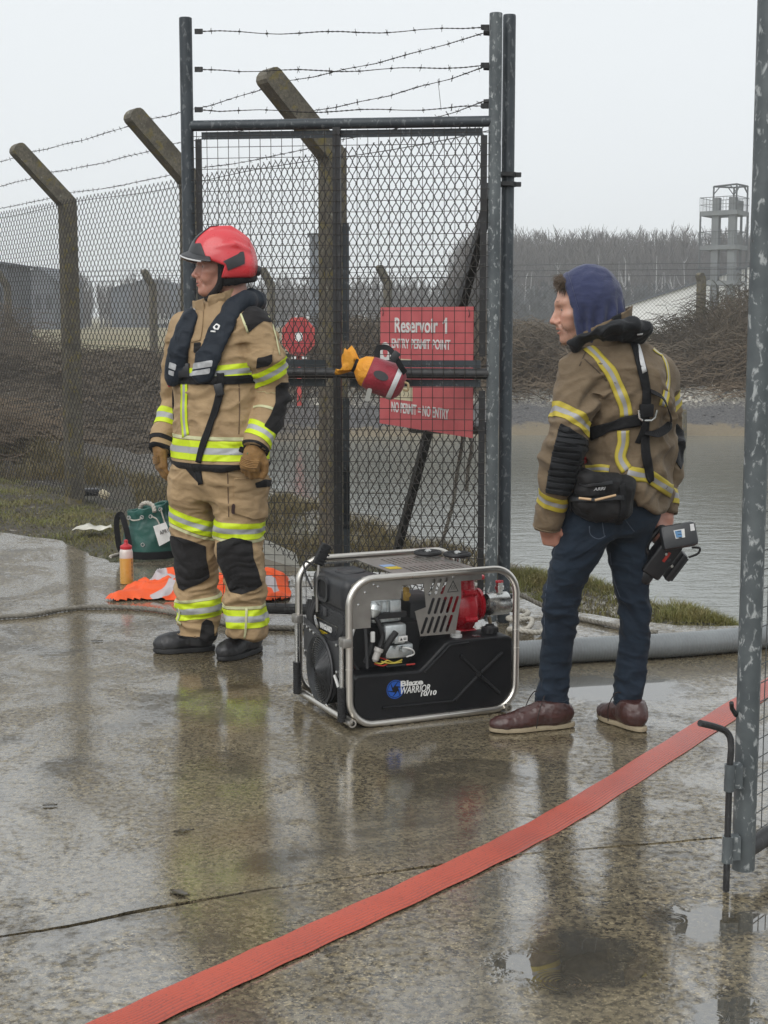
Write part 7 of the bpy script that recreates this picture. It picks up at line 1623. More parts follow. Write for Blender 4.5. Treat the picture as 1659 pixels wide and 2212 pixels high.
# gloves
mg, Mg = make_hand(P(551, 968, 6.31), P(532, 1040, 6.28) - P(551, 972, 6.31), (0.25, 1.0, 0.0), 1, M_GLOVE, 'glove', ff_, 0.95, 1.04, 1.35, 0.05, 0.0036, 0.5, 0.008)
for k in range(5):
    mb = MB(); w0 = v3(P(551, 968, 6.31)); mb.tube([Vector((np.array([0.045 + 0.0065 * k + 0.012 * math.cos(t), 0.040 * math.sin(t), -0.021 - 0.003 * math.cos(t)]) @ Mg.T * 1.04 + w0).tolist()) for t in np.linspace(-1.25, 1.25, 10)], 0.0032, 5); mb.build('knuckle_rib', M_GLOVE, mg)
mb = MB(); q = np.array([0.028, -0.006, -0.0225]) @ Mg.T * 1.04 + v3(P(551, 968, 6.31)); mb.rbox(Vector(q.tolist()), (0.024, 0.004, 0.018), 0.0015, Matrix.Rotation(R(-30), 3, 'Y')); mb.build('glove_label', pm('green_label', (0.03, 0.16, 0.07), 0.6, bump=0), mg)
mg2, Mg2 = make_hand(P(345, 968, 6.62), P(352, 1046, 6.60) - P(345, 970, 6.62), (0.9, 0.45, 0.0), -1, M_GLOVE, 'glove', ff_, 0.42, 1.0, 1.35, 0.04, 0.0036, 0.3, 0.006)
for k in range(5):
    mb = MB(); w0 = v3(P(345, 968, 6.62)); mb.tube([Vector((np.array([0.03 + 0.0065 * k + 0.010 * math.cos(t), 0.040 * math.sin(t), -0.021 - 0.003 * math.cos(t)]) @ Mg2.T + w0).tolist()) for t in np.linspace(-1.25, 1.25, 10)], 0.003, 5); mb.build('knuckle_rib', M_GLOVE, mg2)
# head
FW = Vector((-0.985, -0.17, -0.02)); ho_ = P(479, 575, 6.50)
hd_, HM, HO = make_head('head', ho_, FW, M_SKIN, ff_, heavy=1.0, stubble=0.18)
# helmet shell in head space
def hel(p):
    a = p * 1.0; d = s_ell(a, (-0.004, 0, 0.025), (0.143, 0.118, 0.140)); q = a.copy(); q[:, 1] = np.abs(q[:, 1])
    d = smin(d, s_box(a, (-0.062, 0, -0.012), (0.066, 0.108, 0.042), 0.035), 0.05)
    d = smin(d, s_chain(q, [(0.10, 0.030, 0.108), (0.04, 0.034, 0.152), (-0.04, 0.034, 0.155), (-0.11, 0.03, 0.105)], [0.006, 0.010, 0.010, 0.006]), 0.014)     # crest ridges
    d = smin(d, s_chain(q, [(0.03, 0.098, 0.075), (-0.05, 0.100, 0.085), (-0.11, 0.075, 0.06)], [0.004, 0.009, 0.006]), 0.016)
    d = smax(d, -(s_ell(a, (-0.004, 0, 0.025), (0.130, 0.105, 0.127))), 0.004) if False else d
    face = np.maximum(-(a[:, 0] + 0.004 + 0.3 * np.clip(a[:, 2], -1, 0)), a[:, 2] - (0.0 + 0.40 * np.clip(a[:, 0], 0, 0.2)))       # opening in front
    d = smax(d, -face, 0.006); return smax(d, -0.052 - a[:, 2], 0.008)
lo_, hi_ = np.array([-0.17, -0.14, -0.075]), np.array([0.17, 0.14, 0.185])
M_HRED = pm('red_helmet_shell', (0.62, 0.035, 0.045), 0.30, c2=(0.55, 0.028, 0.038), vs=8, bump=0.05, coat=0.5); M_HBLK = pm('helmet_black', (0.030, 0.031, 0.034), 0.45, bump=0.15)
Hs_ = Soft(hel, lo_, hi_, 0.0038, relax=1); Hs_.V = Hs_.V @ HM.T + HO; Hs_.N = Hs_.N @ HM.T; Hs_.bvh = BVHTree.FromPolygons(Hs_.V.tolist(), Hs_.F.tolist())
he = Hs_.obj('helmet', M_HRED, ff_); ZH = lambda pts: [(378.3 + .12 * x, 477.8 + .12 * y) for x, y in pts]; V = Hs_.V
loc_ = (V - HO) @ HM
strip = np.minimum(0.040 - np.abs(loc_[:, 1]) + 0.2 * np.clip(0.10 - loc_[:, 2], 0, 1), loc_[:, 0] - 0.012); fr2 = np.minimum(loc_[:, 0] - 0.05 - 0.55 * np.clip(loc_[:, 2] - 0.03, 0, 1), loc_[:, 2] - 0.0)
Hs_.lay('front_strip', M_HBLK, he, [np.maximum(strip, np.minimum(loc_[:, 0] - 0.075 - 0.30 * (loc_[:, 2] - 0.05), 0.092 - loc_[:, 2]))], 0.003, th=0.003)
for sg_ in (1, -1):
    mm = (loc_[:, 1] * sg_ > 0.05); pol2 = [((479 - x) * 0.00199, (575 - y) * 0.00199) for x, y in ZH([(830, 745), (1090, 625), (1130, 590), (1190, 580), (1205, 690), (1200, 790), (905, 900), (880, 790)])]
    Hs_.lay('side_panel', M_HBLK, he, [-poly_sd(loc_[:, [0, 2]], pol2)], 0.004, mask=mm, th=0.004)
def brim(p):
    a = p; r_ = np.hypot((a[:, 0] - 0.0) / 1.0, a[:, 1] * 1.22); top = 0.061 - 0.38 * (r_ - 0.135) - 0.30 * np.abs(a[:, 1]) ** 1.25 * 1.4
    d = np.maximum(r_ - 0.168, 0.118 - r_); d = smax(d, np.abs(a[:, 2] - top) - 0.0045, 0.003); return np.maximum(d, 0.052 - a[:, 0])
B_ = Soft(brim, (0.03, -0.15, -0.06), (0.19, 0.15, 0.09), 0.0034); B_.V = B_.V @ HM.T + HO; br_ = mesh_obj('brim', B_.V, B_.F, M_HBLK, he)
tw_ = lambda pts: [Vector((np.array(p_) @ HM.T + HO).tolist()) for p_ in pts]
mb = MB(); mb.tube(tw_([(0.170 * math.cos(t), 0.170 * math.sin(t) / 1.22, 0.046 - 0.42 * abs(0.170 * math.sin(t) / 1.22) ** 1.25) for t in np.linspace(-1.0, 1.0, 24)]), 0.0035, 6); mb.build('visor_edge', pm('pale_visor_edge', (0.62, 0.62, 0.62), 0.3, bump=0), he, smooth=True)
# neck curtain, chin strap, rear knob
def curt(p):
    a = p; d = s_ell(a, (-0.045, 0, -0.055), (0.102, 0.102, 0.060)); d = np.maximum(d, -s_ell(a, (-0.045, 0, -0.06), (0.088, 0.086, 0.2))); d = smax(d, a[:, 2] + 0.040, 0.004); d = smax(d, -0.094 - 0.20 * a[:, 0] - a[:, 2], 0.006); return smax(d, a[:, 0] - 0.012, 0.01)
Q = Soft(curt, (-0.17, -0.13, -0.13), (0.05, 0.13, -0.02), 0.0042, lambda V: folds(V, 0.002, 8, 20, 8)); mesh_obj('neck_curtain', Q.V @ HM.T + HO, Q.F, M_KBLK, he)
for sg_ in (1, -1):
    mb = MB(); pts = spline(tw_([(0.006, 0.090 * sg_, 0.004), (0.008, 0.084 * sg_, -0.03), (0.010, 0.078 * sg_, -0.060), (0.022, 0.066 * sg_, -0.090), (0.045, 0.042 * sg_, -0.118), (0.064, 0.0, -0.132)]), 5)
    mb.tube(pts, [0.017, 0.017] + [0.0155] * (len(pts) - 2), 8); cs_ = mb.build('chin_strap', M_KBLK, he, smooth=True, auto=None)
mb = MB(); mb.lathe(tw_([(-0.138, 0.0, -0.020)])[0], Vector((HM @ np.array([-1, 0, -0.1])).tolist()), [(0, 0.022), (0.018, 0.022), (0.024, 0.016)], 10); mb.build('adjuster_knob', M_HBLK, he, smooth=True)
# lifejacket
def onj(x, y, o=0.014):
    l, nn = J.hit(x, y); return l + nn * o
lobeR = [onj(413, 690, .012), onj(402, 715), onj(392, 750), onj(386, 785), onj(382, 808)]
lobeL = [P(545, 648, 6.50), P(530, 652, 6.42), onj(505, 672, .016), onj(488, 700), onj(470, 735), onj(453, 772), onj(443, 803)]
bkc = [P(545, 648, 6.50), P(552, 652, 6.60), P(535, 650, 6.72), P(490, 655, 6.74), P(440, 668, 6.68), lobeR[0]]
fwv = np.array([-math.sin(phi), -math.cos(phi), 0.0])
def flat(p, pts, ra, nrm, sq):
    out = None; nrm = np.asarray(nrm, float)
    P2 = p + np.outer((p @ nrm), nrm) * (sq - 1); pts2 = [v3(q) + nrm * (v3(q) @ nrm) * (sq - 1) for q in pts]; return s_chain(P2, pts2, ra, 0.01)
def lj(p):
    n1 = np.array([-0.55, -0.80, 0.2]); n1 /= np.linalg.norm(n1); n2 = np.array([-0.35, -0.9, 0.25]); n2 /= np.linalg.norm(n2)
    d = flat(p, lobeR, [.044, .048, .053, .056, .054], n1, 2.8); d = np.minimum(d, flat(p, lobeL[2:], [.046, .049, .053, .056, .054], n2, 2.8)); d = smin(d, s_chain(p, lobeL[:3], [.042, .042, .042], .02), .03)
    return smin(d, s_chain(p, bkc, [.042, .044, .042, .040, .036, .034], 0.02), 0.02)
lo = np.min([v3(q) for q in lobeR + lobeL + bkc], 0) - .08; hi = np.max([v3(q) for q in lobeR + lobeL + bkc], 0) + .08
LJ = Soft(lj, lo, hi, 0.0052, lambda V: folds(V, 0.005, 61, 9, 12)); lo_j = LJ.obj('lifejacket', M_NAVY, ff_)
V = LJ.V; M_SILV = pm('silver_reflective', (0.44, 0.45, 0.46), 0.38, c2=(0.36, 0.37, 0.38), vs=60, bump=0.1)
for pol in ([(488, 1335), (672, 1305), (664, 1362), (480, 1392)], [(480, 1408), (650, 1378), (642, 1428), (474, 1448)], [(285, 1325), (345, 1345), (335, 1400), (275, 1375)], [(275, 1395), (325, 1410), (318, 1450), (275, 1435)], [(805, 835), (840, 800), (940, 795), (915, 840)], [(495, 845), (520, 820), (545, 880)]):
    LJ.lay('reflective_patch', M_SILV, lo_j, [poly_px(V, Z1(pol))], 0.002, True)
for pol in ([(672, 1010), (706, 975), (740, 995), (722, 1035), (685, 1030)], ): LJ.lay('emblem', M_PRW, lo_j, [poly_px(V, Z1(pol))], 0.002, True)
LJ.lay('emblem_core', M_NAVY, lo_j, [poly_px(V, Z1([(690, 1008), (706, 990), (722, 1000), (712, 1022), (695, 1020)]))], 0.004, True); LJ.ribbon('emblem_line', M_PRW, lo_j, Z1([(655, 1046), (712, 1052)]), 0.006, 0.002)
J.ribbon('crotch_strap', M_BLKWEB, lo_j, Z1([(742, 1420), (745, 1520), (730, 1640), (690, 1790), (650, 1900), (600, 2040), (565, 2160), (548, 2250)]), 0.030, 0.009, 0.003); T.ribbon('crotch_strap', M_BLKWEB, lo_j, Z2([(552, 270), (545, 340), (560, 430), (575, 490)]), 0.028, 0.008, 0.003)
l_, n_ = J.hit(*Z1([(742, 1570)])[0]); MB().rbox(l_ + n_ * 0.016, (0.036, 0.014, 0.05), 0.004, Matrix.Rotation(R(-12), 3, 'Y')).build('strap_buckle', M_BLKPL, lo_j, smooth=True)
l_, n_ = J.hit(*Z1([(440, 1390)])[0]); MB().rbox(l_ + n_ * 0.014, (0.05, 0.016, 0.06), 0.004, Matrix.Rotation(R(-20), 3, 'Z')).build('front_buckle', M_BLKPL, lo_j, smooth=True)
l_, n_ = J.hit(*Z1([(322, 1520)])[0]); MB().rbox(l_ + n_ * 0.02, (0.016, 0.016, 0.034), 0.006).build('toggle', pm('red_toggle', (0.55, 0.03, 0.04), 0.4, bump=0), lo_j, smooth=True)
MB().tube(spline([P(375, 835, 6.60), P(374, 870, 6.58), P(377, 910, 6.56), P(380, 940, 6.56)], 6), 0.005, 6).build('toggle_cord', M_BLKWEB, lo_j, smooth=True)
# ================================================================== young man in a hood
MY = 5.38; mo = G(1225, 1575)
ym = thing('person', (mo.x, mo.y, 0), 'young man in a worn brown fire jacket, navy hood and blue jeans seen from behind', 'person')
M_BRN = cloth_material('worn_brown_fire_cloth', (0.195, 0.145, 0.092), (0.140, 0.102, 0.064), 0.85, dirt=(0.095, 0.070, 0.046), ws=16, sheen=0.08); M_TAPE2 = tape_material('aged_tape', (0.50, 0.40, 0.045), (0.34, 0.335, 0.34))
M_HOODIE = cloth_material('navy_jersey', (0.043, 0.052, 0.115), (0.034, 0.041, 0.092), 0.9, 700, ws=10, sheen=0.25); M_BLKJ = cloth_material('black_shell', (0.009, 0.010, 0.012), (0.014, 0.015, 0.017), 0.6, ws=8)
M_JEAN = cloth_material('dark_blue_denim', (0.015, 0.026, 0.042), (0.010, 0.016, 0.027), 0.85, 1100, dirt=(0.024, 0.038, 0.056), ws=14); M_SKIN2 = skin_material('fair_skin', (0.52, 0.30, 0.22), (0.46, 0.15, 0.11))
psi = R(41); YW2 = R(49)                                                  # his left is (-.66, -.75): half-width axis
zm_ = lambda y, Y=MY: P(1330, y, Y).z; xm = lambda x, Y=MY: P(x, 950, Y).x
t2 = [(1108, 1352, .185, .150), (1060, 1350, .190, .155), (1000, 1350, .195, .152), (930, 1352, .200, .148), (860, 1352, .205, .150), (810, 1346, .205, .148), (780, 1340, .195, .135), (752, 1330, .15, .115), (728, 1318, .10, .09)]
tor2 = [(zm_(y), xm(x), MY + 0.02, a, b, YW2) for y, x, a, b in t2]
La2 = [P(1252, 800, 5.28), P(1238, 880, 5.23), P(1222, 960, 5.20), P(1202, 1040, 5.22), P(1180, 1140, 5.27)]; Lr2 = [.076, .075, .076, .064, .047]
Ra2 = [P(1420, 815, 5.50), P(1432, 880, 5.54), P(1436, 945, 5.57), P(1436, 1030, 5.54), P(1438, 1112, 5.48)]; Rr2 = [.070, .068, .066, .056, .044]
def jk2(p):
    d = s_loft(p, tor2, 0.015)
    hemz = zm_(1012) + (zm_(1112) - zm_(1012)) * np.clip((p[:, 0] - xm(1250)) / (xm(1425) - xm(1250)), -0.3, 1.0) + 0.9 * np.clip(p[:, 0] - xm(1436), 0, 1)
    d = smax(d, hemz - p[:, 2], 0.012); k = np.where(p[:, 2] > zm_(850), 0.07, 0.012)
    cut = lambda e, w0, w1: smax(e, ((p - v3(w1)) @ (v3(w1) - v3(w0))) / np.linalg.norm(v3(w1) - v3(w0)), 0.006)
    d = smin(d, cut(s_chain(p, La2, Lr2, .01), La2[-2], La2[-1]), k); return smin(d, cut(s_chain(p, Ra2, Rr2, .01), Ra2[-2], Ra2[-1]), k)
def jd2(V):
    el = sum(np.exp(-((np.linalg.norm(V - v3(q), axis=1)) / 0.11) ** 2) for q in (La2[2], Ra2[2])); pit = sum(np.exp(-((np.linalg.norm(V - v3(P(*q)), axis=1)) / 0.09) ** 2) for q in ((1290, 880, 5.22), (1420, 900, 5.4)))
    lowb = np.exp(-((V[:, 2] - zm_(1040)) / 0.12) ** 2); dg = V[:, 2] * 40 + V[:, 0] * 55
    return folds(V, 0.011, 71, 5.5, 9) * (0.8 + 0.6 * el + 1.2 * pit) + 0.009 * lowb * np.sin(dg) * (V[:, 0] > xm(1290)) + 0.010 * pit * np.sin(V[:, 2] * 60 - V[:, 0] * 70)
J2 = Soft(jk2, (xm(1120), 5.0, zm_(1175)), (xm(1510), 5.75, zm_(725)), 0.0055, jd2); j2 = J2.obj('jacket', M_BRN, ym); V = J2.V
dT, dL, dR = s_loft(V, tor2), s_chain(V, La2, Lr2), s_chain(V, Ra2, Rr2); tg0 = np.argmin(np.stack([dT, dL, dR]), 0); arml, armr, trs = tg0 == 1, tg0 == 2, tg0 == 0
Z3 = lambda pts: [(1095 + .28 * x, 544 + .28 * y) for x, y in pts]; Z4 = lambda pts: [(1028.6 + .32 * x, 995.4 + .32 * y) for x, y in pts]
rb = lambda pts, w_, off=0.003: J2.ribbon('reflective_tape', M_TAPE2, j2, Z3(pts), w_, off)
rb([(625, 735), (700, 810), (800, 930), (860, 1060), (905, 1170), (920, 1270)], 0.044); rb([(900, 1380), (895, 1480), (870, 1590), (930, 1690)], 0.044)
rb([(1155, 720), (1215, 830), (1240, 960), (1225, 1090), (1200, 1190)], 0.036)
rb([(930, 1700), (1010, 1720), (1095, 1735), (1180, 1790), (1280, 1850)], 0.050); rb([(610, 1680), (700, 1670), (790, 1680)], 0.03)
aL, aR = arclen(V, La2), arclen(V, Ra2)
aband(J2, V, La2[0], La2[2], P(1235, 905, 5.2), .056, -0.38, arml, M_TAPE2, j2); aband(J2, V, La2[2], La2[4], P(1190, 1085, 5.2), .052, -0.1, arml, M_TAPE2, j2)
aband(J2, V, Ra2[0], Ra2[2], P(1450, 872, 5.5), .054, 0.2, armr, M_TAPE2, j2); aband(J2, V, Ra2[2], Ra2[4], P(1440, 1075, 5.5), .054, 0, armr, M_TAPE2, j2)
band(J2, aL, arc_at(La2, 1180, 1138, 5.27), .008, 'cuff_trim', M_BRN, j2, arml, 0.003, False)
def pad(pol, mask, n_, k):
    pol = Z3(pol); o = J2.lay('elbow_pad', M_BLKJ, j2, [poly_px(V, pol)], 0.004, True, mask, th=0.005)
    ys_ = [p[1] for p in pol]; y0, y1 = min(ys_) + 8, max(ys_) - 4; P_ = np.array(pol)
    for i in range(n_):                                                 # quilting rolls of the pad
        y = y0 + (y1 - y0) * (i + 0.5) / n_; xs_ = []
        for a, b in zip(pol, pol[1:] + pol[:1]):
            if (a[1] - y) * (b[1] - y) < 0: xs_.append(a[0] + (b[0] - a[0]) * (y - a[1]) / (b[1] - a[1]))
        if len(xs_) >= 2:
            xa, xb = min(xs_) + 2, max(xs_) - 2
            if xb - xa > 6: J2.ribbon('quilt_roll', M_BLKJ, j2, [(xa, y - k), ((xa + xb) / 2, y + 1), (xb, y + k)], 0.0135, 0.0075, 0.006)
pad([(415, 1320), (520, 1380), (620, 1450), (625, 1520), (560, 1680), (500, 1830), (460, 1885), (300, 1850), (340, 1620), (385, 1430)], arml, 11, 3); pad([(1245, 1385), (1310, 1325), (1370, 1400), (1375, 1560), (1340, 1680), (1290, 1600), (1265, 1480)], armr, 0, 2)
# harness strap with alloy buckle
J2.ribbon('harness_strap', M_BLKWEB, j2, Z3([(975, 690), (1000, 780), (1035, 900), (1055, 1000), (1070, 1100), (1065, 1200), (1055, 1260)]), 0.038, 0.006, 0.003); J2.ribbon('strap_reflector', M_REFL, j2, Z3([(995, 700), (1020, 800), (1052, 935)]), 0.018, 0.009, 0.002)
J2.ribbon('harness_strap', M_BLKWEB, j2, Z3([(640, 1410), (760, 1360), (880, 1320), (1000, 1300), (1050, 1275)]), 0.042, 0.007, 0.003); J2.ribbon('harness_strap', M_BLKWEB, j2, Z3([(1060, 1280), (1055, 1400), (1065, 1550), (1085, 1680), (1098, 1770)]), 0.034, 0.008, 0.003)
l_, n_ = J2.hit(*Z3([(1050, 1245)])[0]); bu = MB(); u_ = Vector((1, 0.2, 0)).normalized(); w_ = n_.cross(u_).normalized(); w_ = w_ if w_.z > 0 else -w_
bu.tube([l_ + n_ * 0.022 + u_ * a * 0.033 + w_ * b * 0.020 for a, b in ((-1, 0.8), (-.85, -.5), (-.5, -1), (.5, -1.0), (.85, -.5), (1, .8))], 0.0045, 8); bu.build('alloy_buckle', M_ZINC, j2, smooth=True); MB().rbox(l_ + n_ * 0.016 + w_ * 0.012, (0.05, 0.016, 0.045), 0.005, Matrix.Rotation(R(10), 3, 'Z')).build('strap_keeper', M_BLKWEB, j2, smooth=True)
lp_ = Z3([(1095, 1070), (1160, 1110), (1205, 1200), (1190, 1310), (1120, 1385), (1040, 1390)]); q = []
for i, (x, y) in enumerate(lp_): l2, n2 = J2.hit(x, y); q.append(l2 + n2 * (0.012 + 0.022 * math.sin(i / 5 * math.pi)))
strap(q, 0.030, (0.8, -0.25, 0.55), 'strap_loop', M_BLKWEB, j2, 0.003); strap([l_ + n_ * 0.02, l_ + n_ * 0.025 - w_ * 0.05 - u_ * 0.012, l_ + n_ * 0.022 - w_ * 0.10 - u_ * 0.028], 0.022, n_, 'strap_tail', M_BLKWEB, j2, 0.003)
J2.lay('red_tab', pm('red_tab', (0.5, 0.03, 0.03), 0.6, bump=0), j2, [poly_px(V, Z3([(590, 1585), (612, 1580), (618, 1630), (598, 1635)]))], 0.006, True); J2.ribbon('seam', pm('brown_thread', (0.06, 0.042, 0.026), 0.8, bump=0), j2, Z3([(690, 625), (650, 690), (600, 790), (560, 880)]), 0.004, 0.001, 0.001); J2.ribbon('seam', MATS['brown_thread'], j2, Z3([(600, 830), (700, 920), (780, 1010)]), 0.004, 0.001, 0.001)
# folded jacket hood on the shoulders
hb_ = [(1234, 744, 5.25, .016), (1262, 727, 5.21, .021), (1295, 714, 5.19, .027), (1330, 706, 5.20, .033), (1362, 706, 5.24, .040), (1385, 716, 5.30, .038)]
def jh(p):
    c = [v3(P(x, y, Y)) for x, y, Y, r_ in hb_]; r_ = [q[3] for q in hb_]; Q = p * [1, 0.85, 1.25]; d = s_chain(Q, [q * [1, 0.85, 1.25] for q in c], r_, 0.01); d = smin(d, s_ell(p, v3(P(1342, 724, 5.36)), (.09, .13, .036)), 0.03); return smin(d, s_chain(p, [v3(P(1240, 748, 5.25)), v3(P(1290, 728, 5.21)), v3(P(1345, 730, 5.24)), v3(P(1385, 735, 5.32))], [.010, .014, .020, .02]), .02)
JH = Soft(jh, v3(P(1200, 780, 5.0)) , v3(P(1450, 640, 5.6)), 0.005, lambda V: folds(V, 0.012, 81, 7, 10)); jh_o = JH.obj('jacket_hood', M_BLKJ, j2)
JH.ribbon('hood_tab', M_REFL, jh_o, Z3([(1005, 632), (1055, 628)]), 0.006, 0.004)
# stand collar edge
cc2 = v3(P(1298, 712, 5.36))
def col2(p):
    q = p - cc2; h = q[:, 2] / 0.07; sl = 0.045 * q[:, 0] / 0.09; r0 = np.hypot(q[:, 0] * 0.95, q[:, 1] * 1.0); d = np.abs(r0 - 0.095 - 0.004 * h) - 0.005; return smax(smax(d, q[:, 2] - 0.030 - sl, .005), -0.06 - q[:, 2], .005)
C2 = Soft(col2, cc2 - [.13, .13, .08], cc2 + [.13, .13, .1], 0.0045, lambda V: folds(V, 0.003, 5, 14, 14)); c2o = C2.obj('collar', M_BRN, j2); C2.lay('collar_trim', M_BLKJ, c2o, [poly_px(C2.V, Z3([(740, 440), (880, 440), (880, 540), (745, 500)]))], 0.003, False)
# jeans
JL = [(1522, 1196, 38, .062, 5.40), (1498, 1196, 38, .062, 5.40), (1443, 1201, 35, .058, 5.39), (1363, 1208, 39, .064, 5.36), (1299, 1211, 42, .068, 5.34), (1274, 1215, 45, .072, 5.33), (1226, 1234, 50, .082, 5.31), (1180, 1252, 57, .092, 5.30), (1120, 1272, 64, .105, 5.31), (1070, 1290, 66, .11, 5.33)]
JR = [(1532, 1358, 30, .056, 5.42), (1500, 1362, 33, .058, 5.42), (1427, 1368, 34, .058, 5.43), (1373, 1373, 34, .060, 5.43), (1299, 1369, 36, .066, 5.42), (1251, 1361, 42, .075, 5.41), (1187, 1355, 50, .09, 5.41), (1120, 1360, 58, .105, 5.41), (1070, 1358, 60, .11, 5.40)]
lg2 = lambda rows: [(P(1300, y, Y).z, P(x, 1300, Y).x, Y, h * Y / FPX * 0.95, b * 0.92, 0.0) for y, x, h, b, Y in rows]
rjl, rjr = lg2(JL), lg2(JR); pel2 = [(zm_(1150), xm(1312), 5.36, .135, .11, .3), (zm_(1115), xm(1318), 5.37, .163, .135, .3), (zm_(1050), xm(1325), 5.38, .165, .13, .3)]
def jn(p): return smin(smin(s_loft(p, rjl, .006), s_loft(p, rjr, .006), 0.03), s_loft(p, pel2, .02), 0.05)
def jnd(V):
    z = V[:, 2]; kn = np.exp(-((z - zm_(1310)) / .08) ** 2); an = np.exp(-((z - zm_(1480)) / .06) ** 2); th_ = np.exp(-((z - zm_(1190)) / .06) ** 2)
    return folds(V, 0.0060, 91, 7, 13) * (0.7 + 0.9 * kn + 1.0 * an + .5 * th_) 
JN = Soft(jn, (xm(1130), 5.1, 0.03), (xm(1450), 5.65, zm_(1040)), 0.005, jnd); jno = JN.obj('jeans', M_JEAN, ym); V = JN.V; z = V[:, 2]; isl = s_loft(V, rjl) < s_loft(V, rjr)
for m_, rr_ in ((isl, rjl), (~isl, rjr)): band(JN, z, rr_[0][0] + 0.012, .026, 'turned_hem', M_JEAN, jno, m_, 0.004, False)
M_STITCH = pm('worn_stitching', (0.075, 0.095, 0.13), 0.8, bump=0)
for pts in ([(880, 590), (860, 480), (850, 400)], [(765, 440), (770, 500), (830, 530), (880, 500)], [(1000, 390), (1060, 470), (1080, 480)], [(905, 620), (925, 780), (975, 930)], [(590, 420), (520, 640), (470, 900), (460, 1200)]): JN.ribbon('seam', M_STITCH, jno, Z4(pts), 0.003, 0.001, 0.001)
# shoes
M_SHOE = pm('brown_wet_leather', (0.060, 0.020, 0.016), 0.36, c2=(0.038, 0.014, 0.012), vs=25, bump=0.4, bs=70, bd=0.003, coat=0.2); M_CREAMS = pm('cream_rubber_sole', (0.36, 0.30, 0.20), 0.6, c2=(0.26, 0.21, 0.14), vs=30, bump=0.2); M_LACE = pm('dark_lace', (0.022, 0.013, 0.011), 0.7, bump=0)
for (hx, tx, hg, wd) in (((1240, 1569), (1058, 1583), 1, .050), ((1392, 1583), (1296, 1548), 0, .050)):
    hl_, tt_ = G(*hx), G(*tx); up_, sf_, M_, o_ = make_boot(hl_, tt_, M_SHOE, M_CREAMS, ym, 'shoe', wd - 0.006, 0.104, 0.034, 0.018, 0.033, hg); L_ = (tt_ - hl_).length
    tw2 = lambda pts: [Vector((np.array(p_) @ M_.T + o_).tolist()) for p_ in pts]
    for k in range(4):
        t = k / 3; x = L_ * (0.38 + 0.22 * t); zt_ = 0.108 - 0.036 * t
        for sg_ in (1, -1):
            mb = MB(); mb.tube(spline(tw2([(x, 0.026 * sg_, zt_ - 0.012), (x - 0.004, 0.010 * sg_, zt_ + 0.002), (x - 0.01, -0.012 * sg_, zt_ + 0.004)]), 4), 0.0022, 5); mb.build('lace', M_LACE, up_, smooth=True); mb = MB(); mb.lathe(tw2([(x, 0.027 * sg_, zt_ - 0.012)])[0], Vector((M_ @ np.array([0.2, sg_, 0.5])).tolist()), [(0, 0.0045), (0.002, 0.0035)], 8); mb.build('eyelet', M_ZINC, up_)
    for sg_ in (1, -1):
        mb = MB(); mb.tube(spline(tw2([(L_ * .38, 0.01 * sg_, .118), (L_ * .42, .045 * sg_, .128), (L_ * .5, .062 * sg_, .075), (L_ * .52, .058 * sg_, .02)]), 5), 0.002, 5); mb.build('lace_end', M_LACE, up_, smooth=True)
# head, hood, hair
FW2 = Vector((-0.985, 0.06, -0.16)); ho2 = P(1263, 661, 5.37)
hd2, HM2, HO2 = make_head('head', ho2, FW2, M_SKIN2, ym, heavy=-0.5, smile=1.0, stubble=0.5, brow=(0.035, 0.022, 0.014))
def hood(p):
    d = s_ell(p, (-0.018, 0, 0.035), (0.112, 0.100, 0.106)); d = smin(d, s_cone(p, (-0.025, 0, -0.02), (-0.060, 0, -0.17), 0.090, 0.100), 0.06); d = smin(d, s_cone(p, (0.02, 0, -0.06), (0.0, 0, -0.15), 0.070, 0.085), 0.04)
    cutp = p[:, 0] - 0.052 - 0.10 * p[:, 2]; ins = s_ell(p, (0.03, 0, -0.005), (0.14, 0.082, 0.105)); d = smax(d, -np.maximum(ins, -(p[:, 0] - 0.0)), 0.006); return smax(d, cutp, 0.006)
HD = Soft(lambda p: smax(hood(p), -0.125 - p[:, 2], 0.01), (-0.18, -0.13, -0.18), (0.12, 0.13, 0.17), 0.0046); L_ = HD.V
dsp = (0.0075 * np.sin(np.arctan2(L_[:, 0] + 0.02, L_[:, 1]) * 15 + 1.5 * vnoise(L_, 12, 4) + L_[:, 2] * 9) * np.clip((0.015 - L_[:, 2]) / 0.07, 0, 1) + folds(L_, 0.003, 4, 12, 8)); V = (L_ + HD.N * dsp[:, None])
HD.V = V @ HM2.T + HO2; HD.N = normals(HD.V, HD.F); hoo = mesh_obj('hoodie_hood', HD.V, HD.F, M_HOODIE, ym); loc2 = (HD.V - HO2) @ HM2; HD.bvh = BVHTree.FromPolygons(HD.V.tolist(), HD.F.tolist())
e_ = loc2[:, 0] - 0.10 * loc2[:, 2]; HD.lay('hood_hem', M_HOODIE, hoo, [e_ - 0.030, 0.060 - e_], 0.003, th=0.004)
mb = MB(); rg = random.Random(12)
for k in range(640):
    a0 = rg.uniform(-1.25, 1.25); rr_ = rg.uniform(0.062, 0.082); base = np.array([0.058 + rg.uniform(-.008, .010), 0.062 * math.sin(a0), 0.070 + 0.035 * math.cos(a0) + rg.uniform(-.02, .01)]); pts = [base]; d = np.array([0.9, 0.3 * math.sin(a0), rg.uniform(-.3, .6)])
    for q in range(5): d = d / np.linalg.norm(d); pts.append(pts[-1] + d * rg.uniform(.004, .0100)); d = d + np.array([rg.uniform(-.6, .25), rg.uniform(-.6, .6), rg.uniform(-.9, .25)])
    mb.tube([Vector((p_ @ HM2.T + HO2).tolist()) for p_ in pts], [.0010, .0010, .0009, .0008, .0007, .0004], 3)
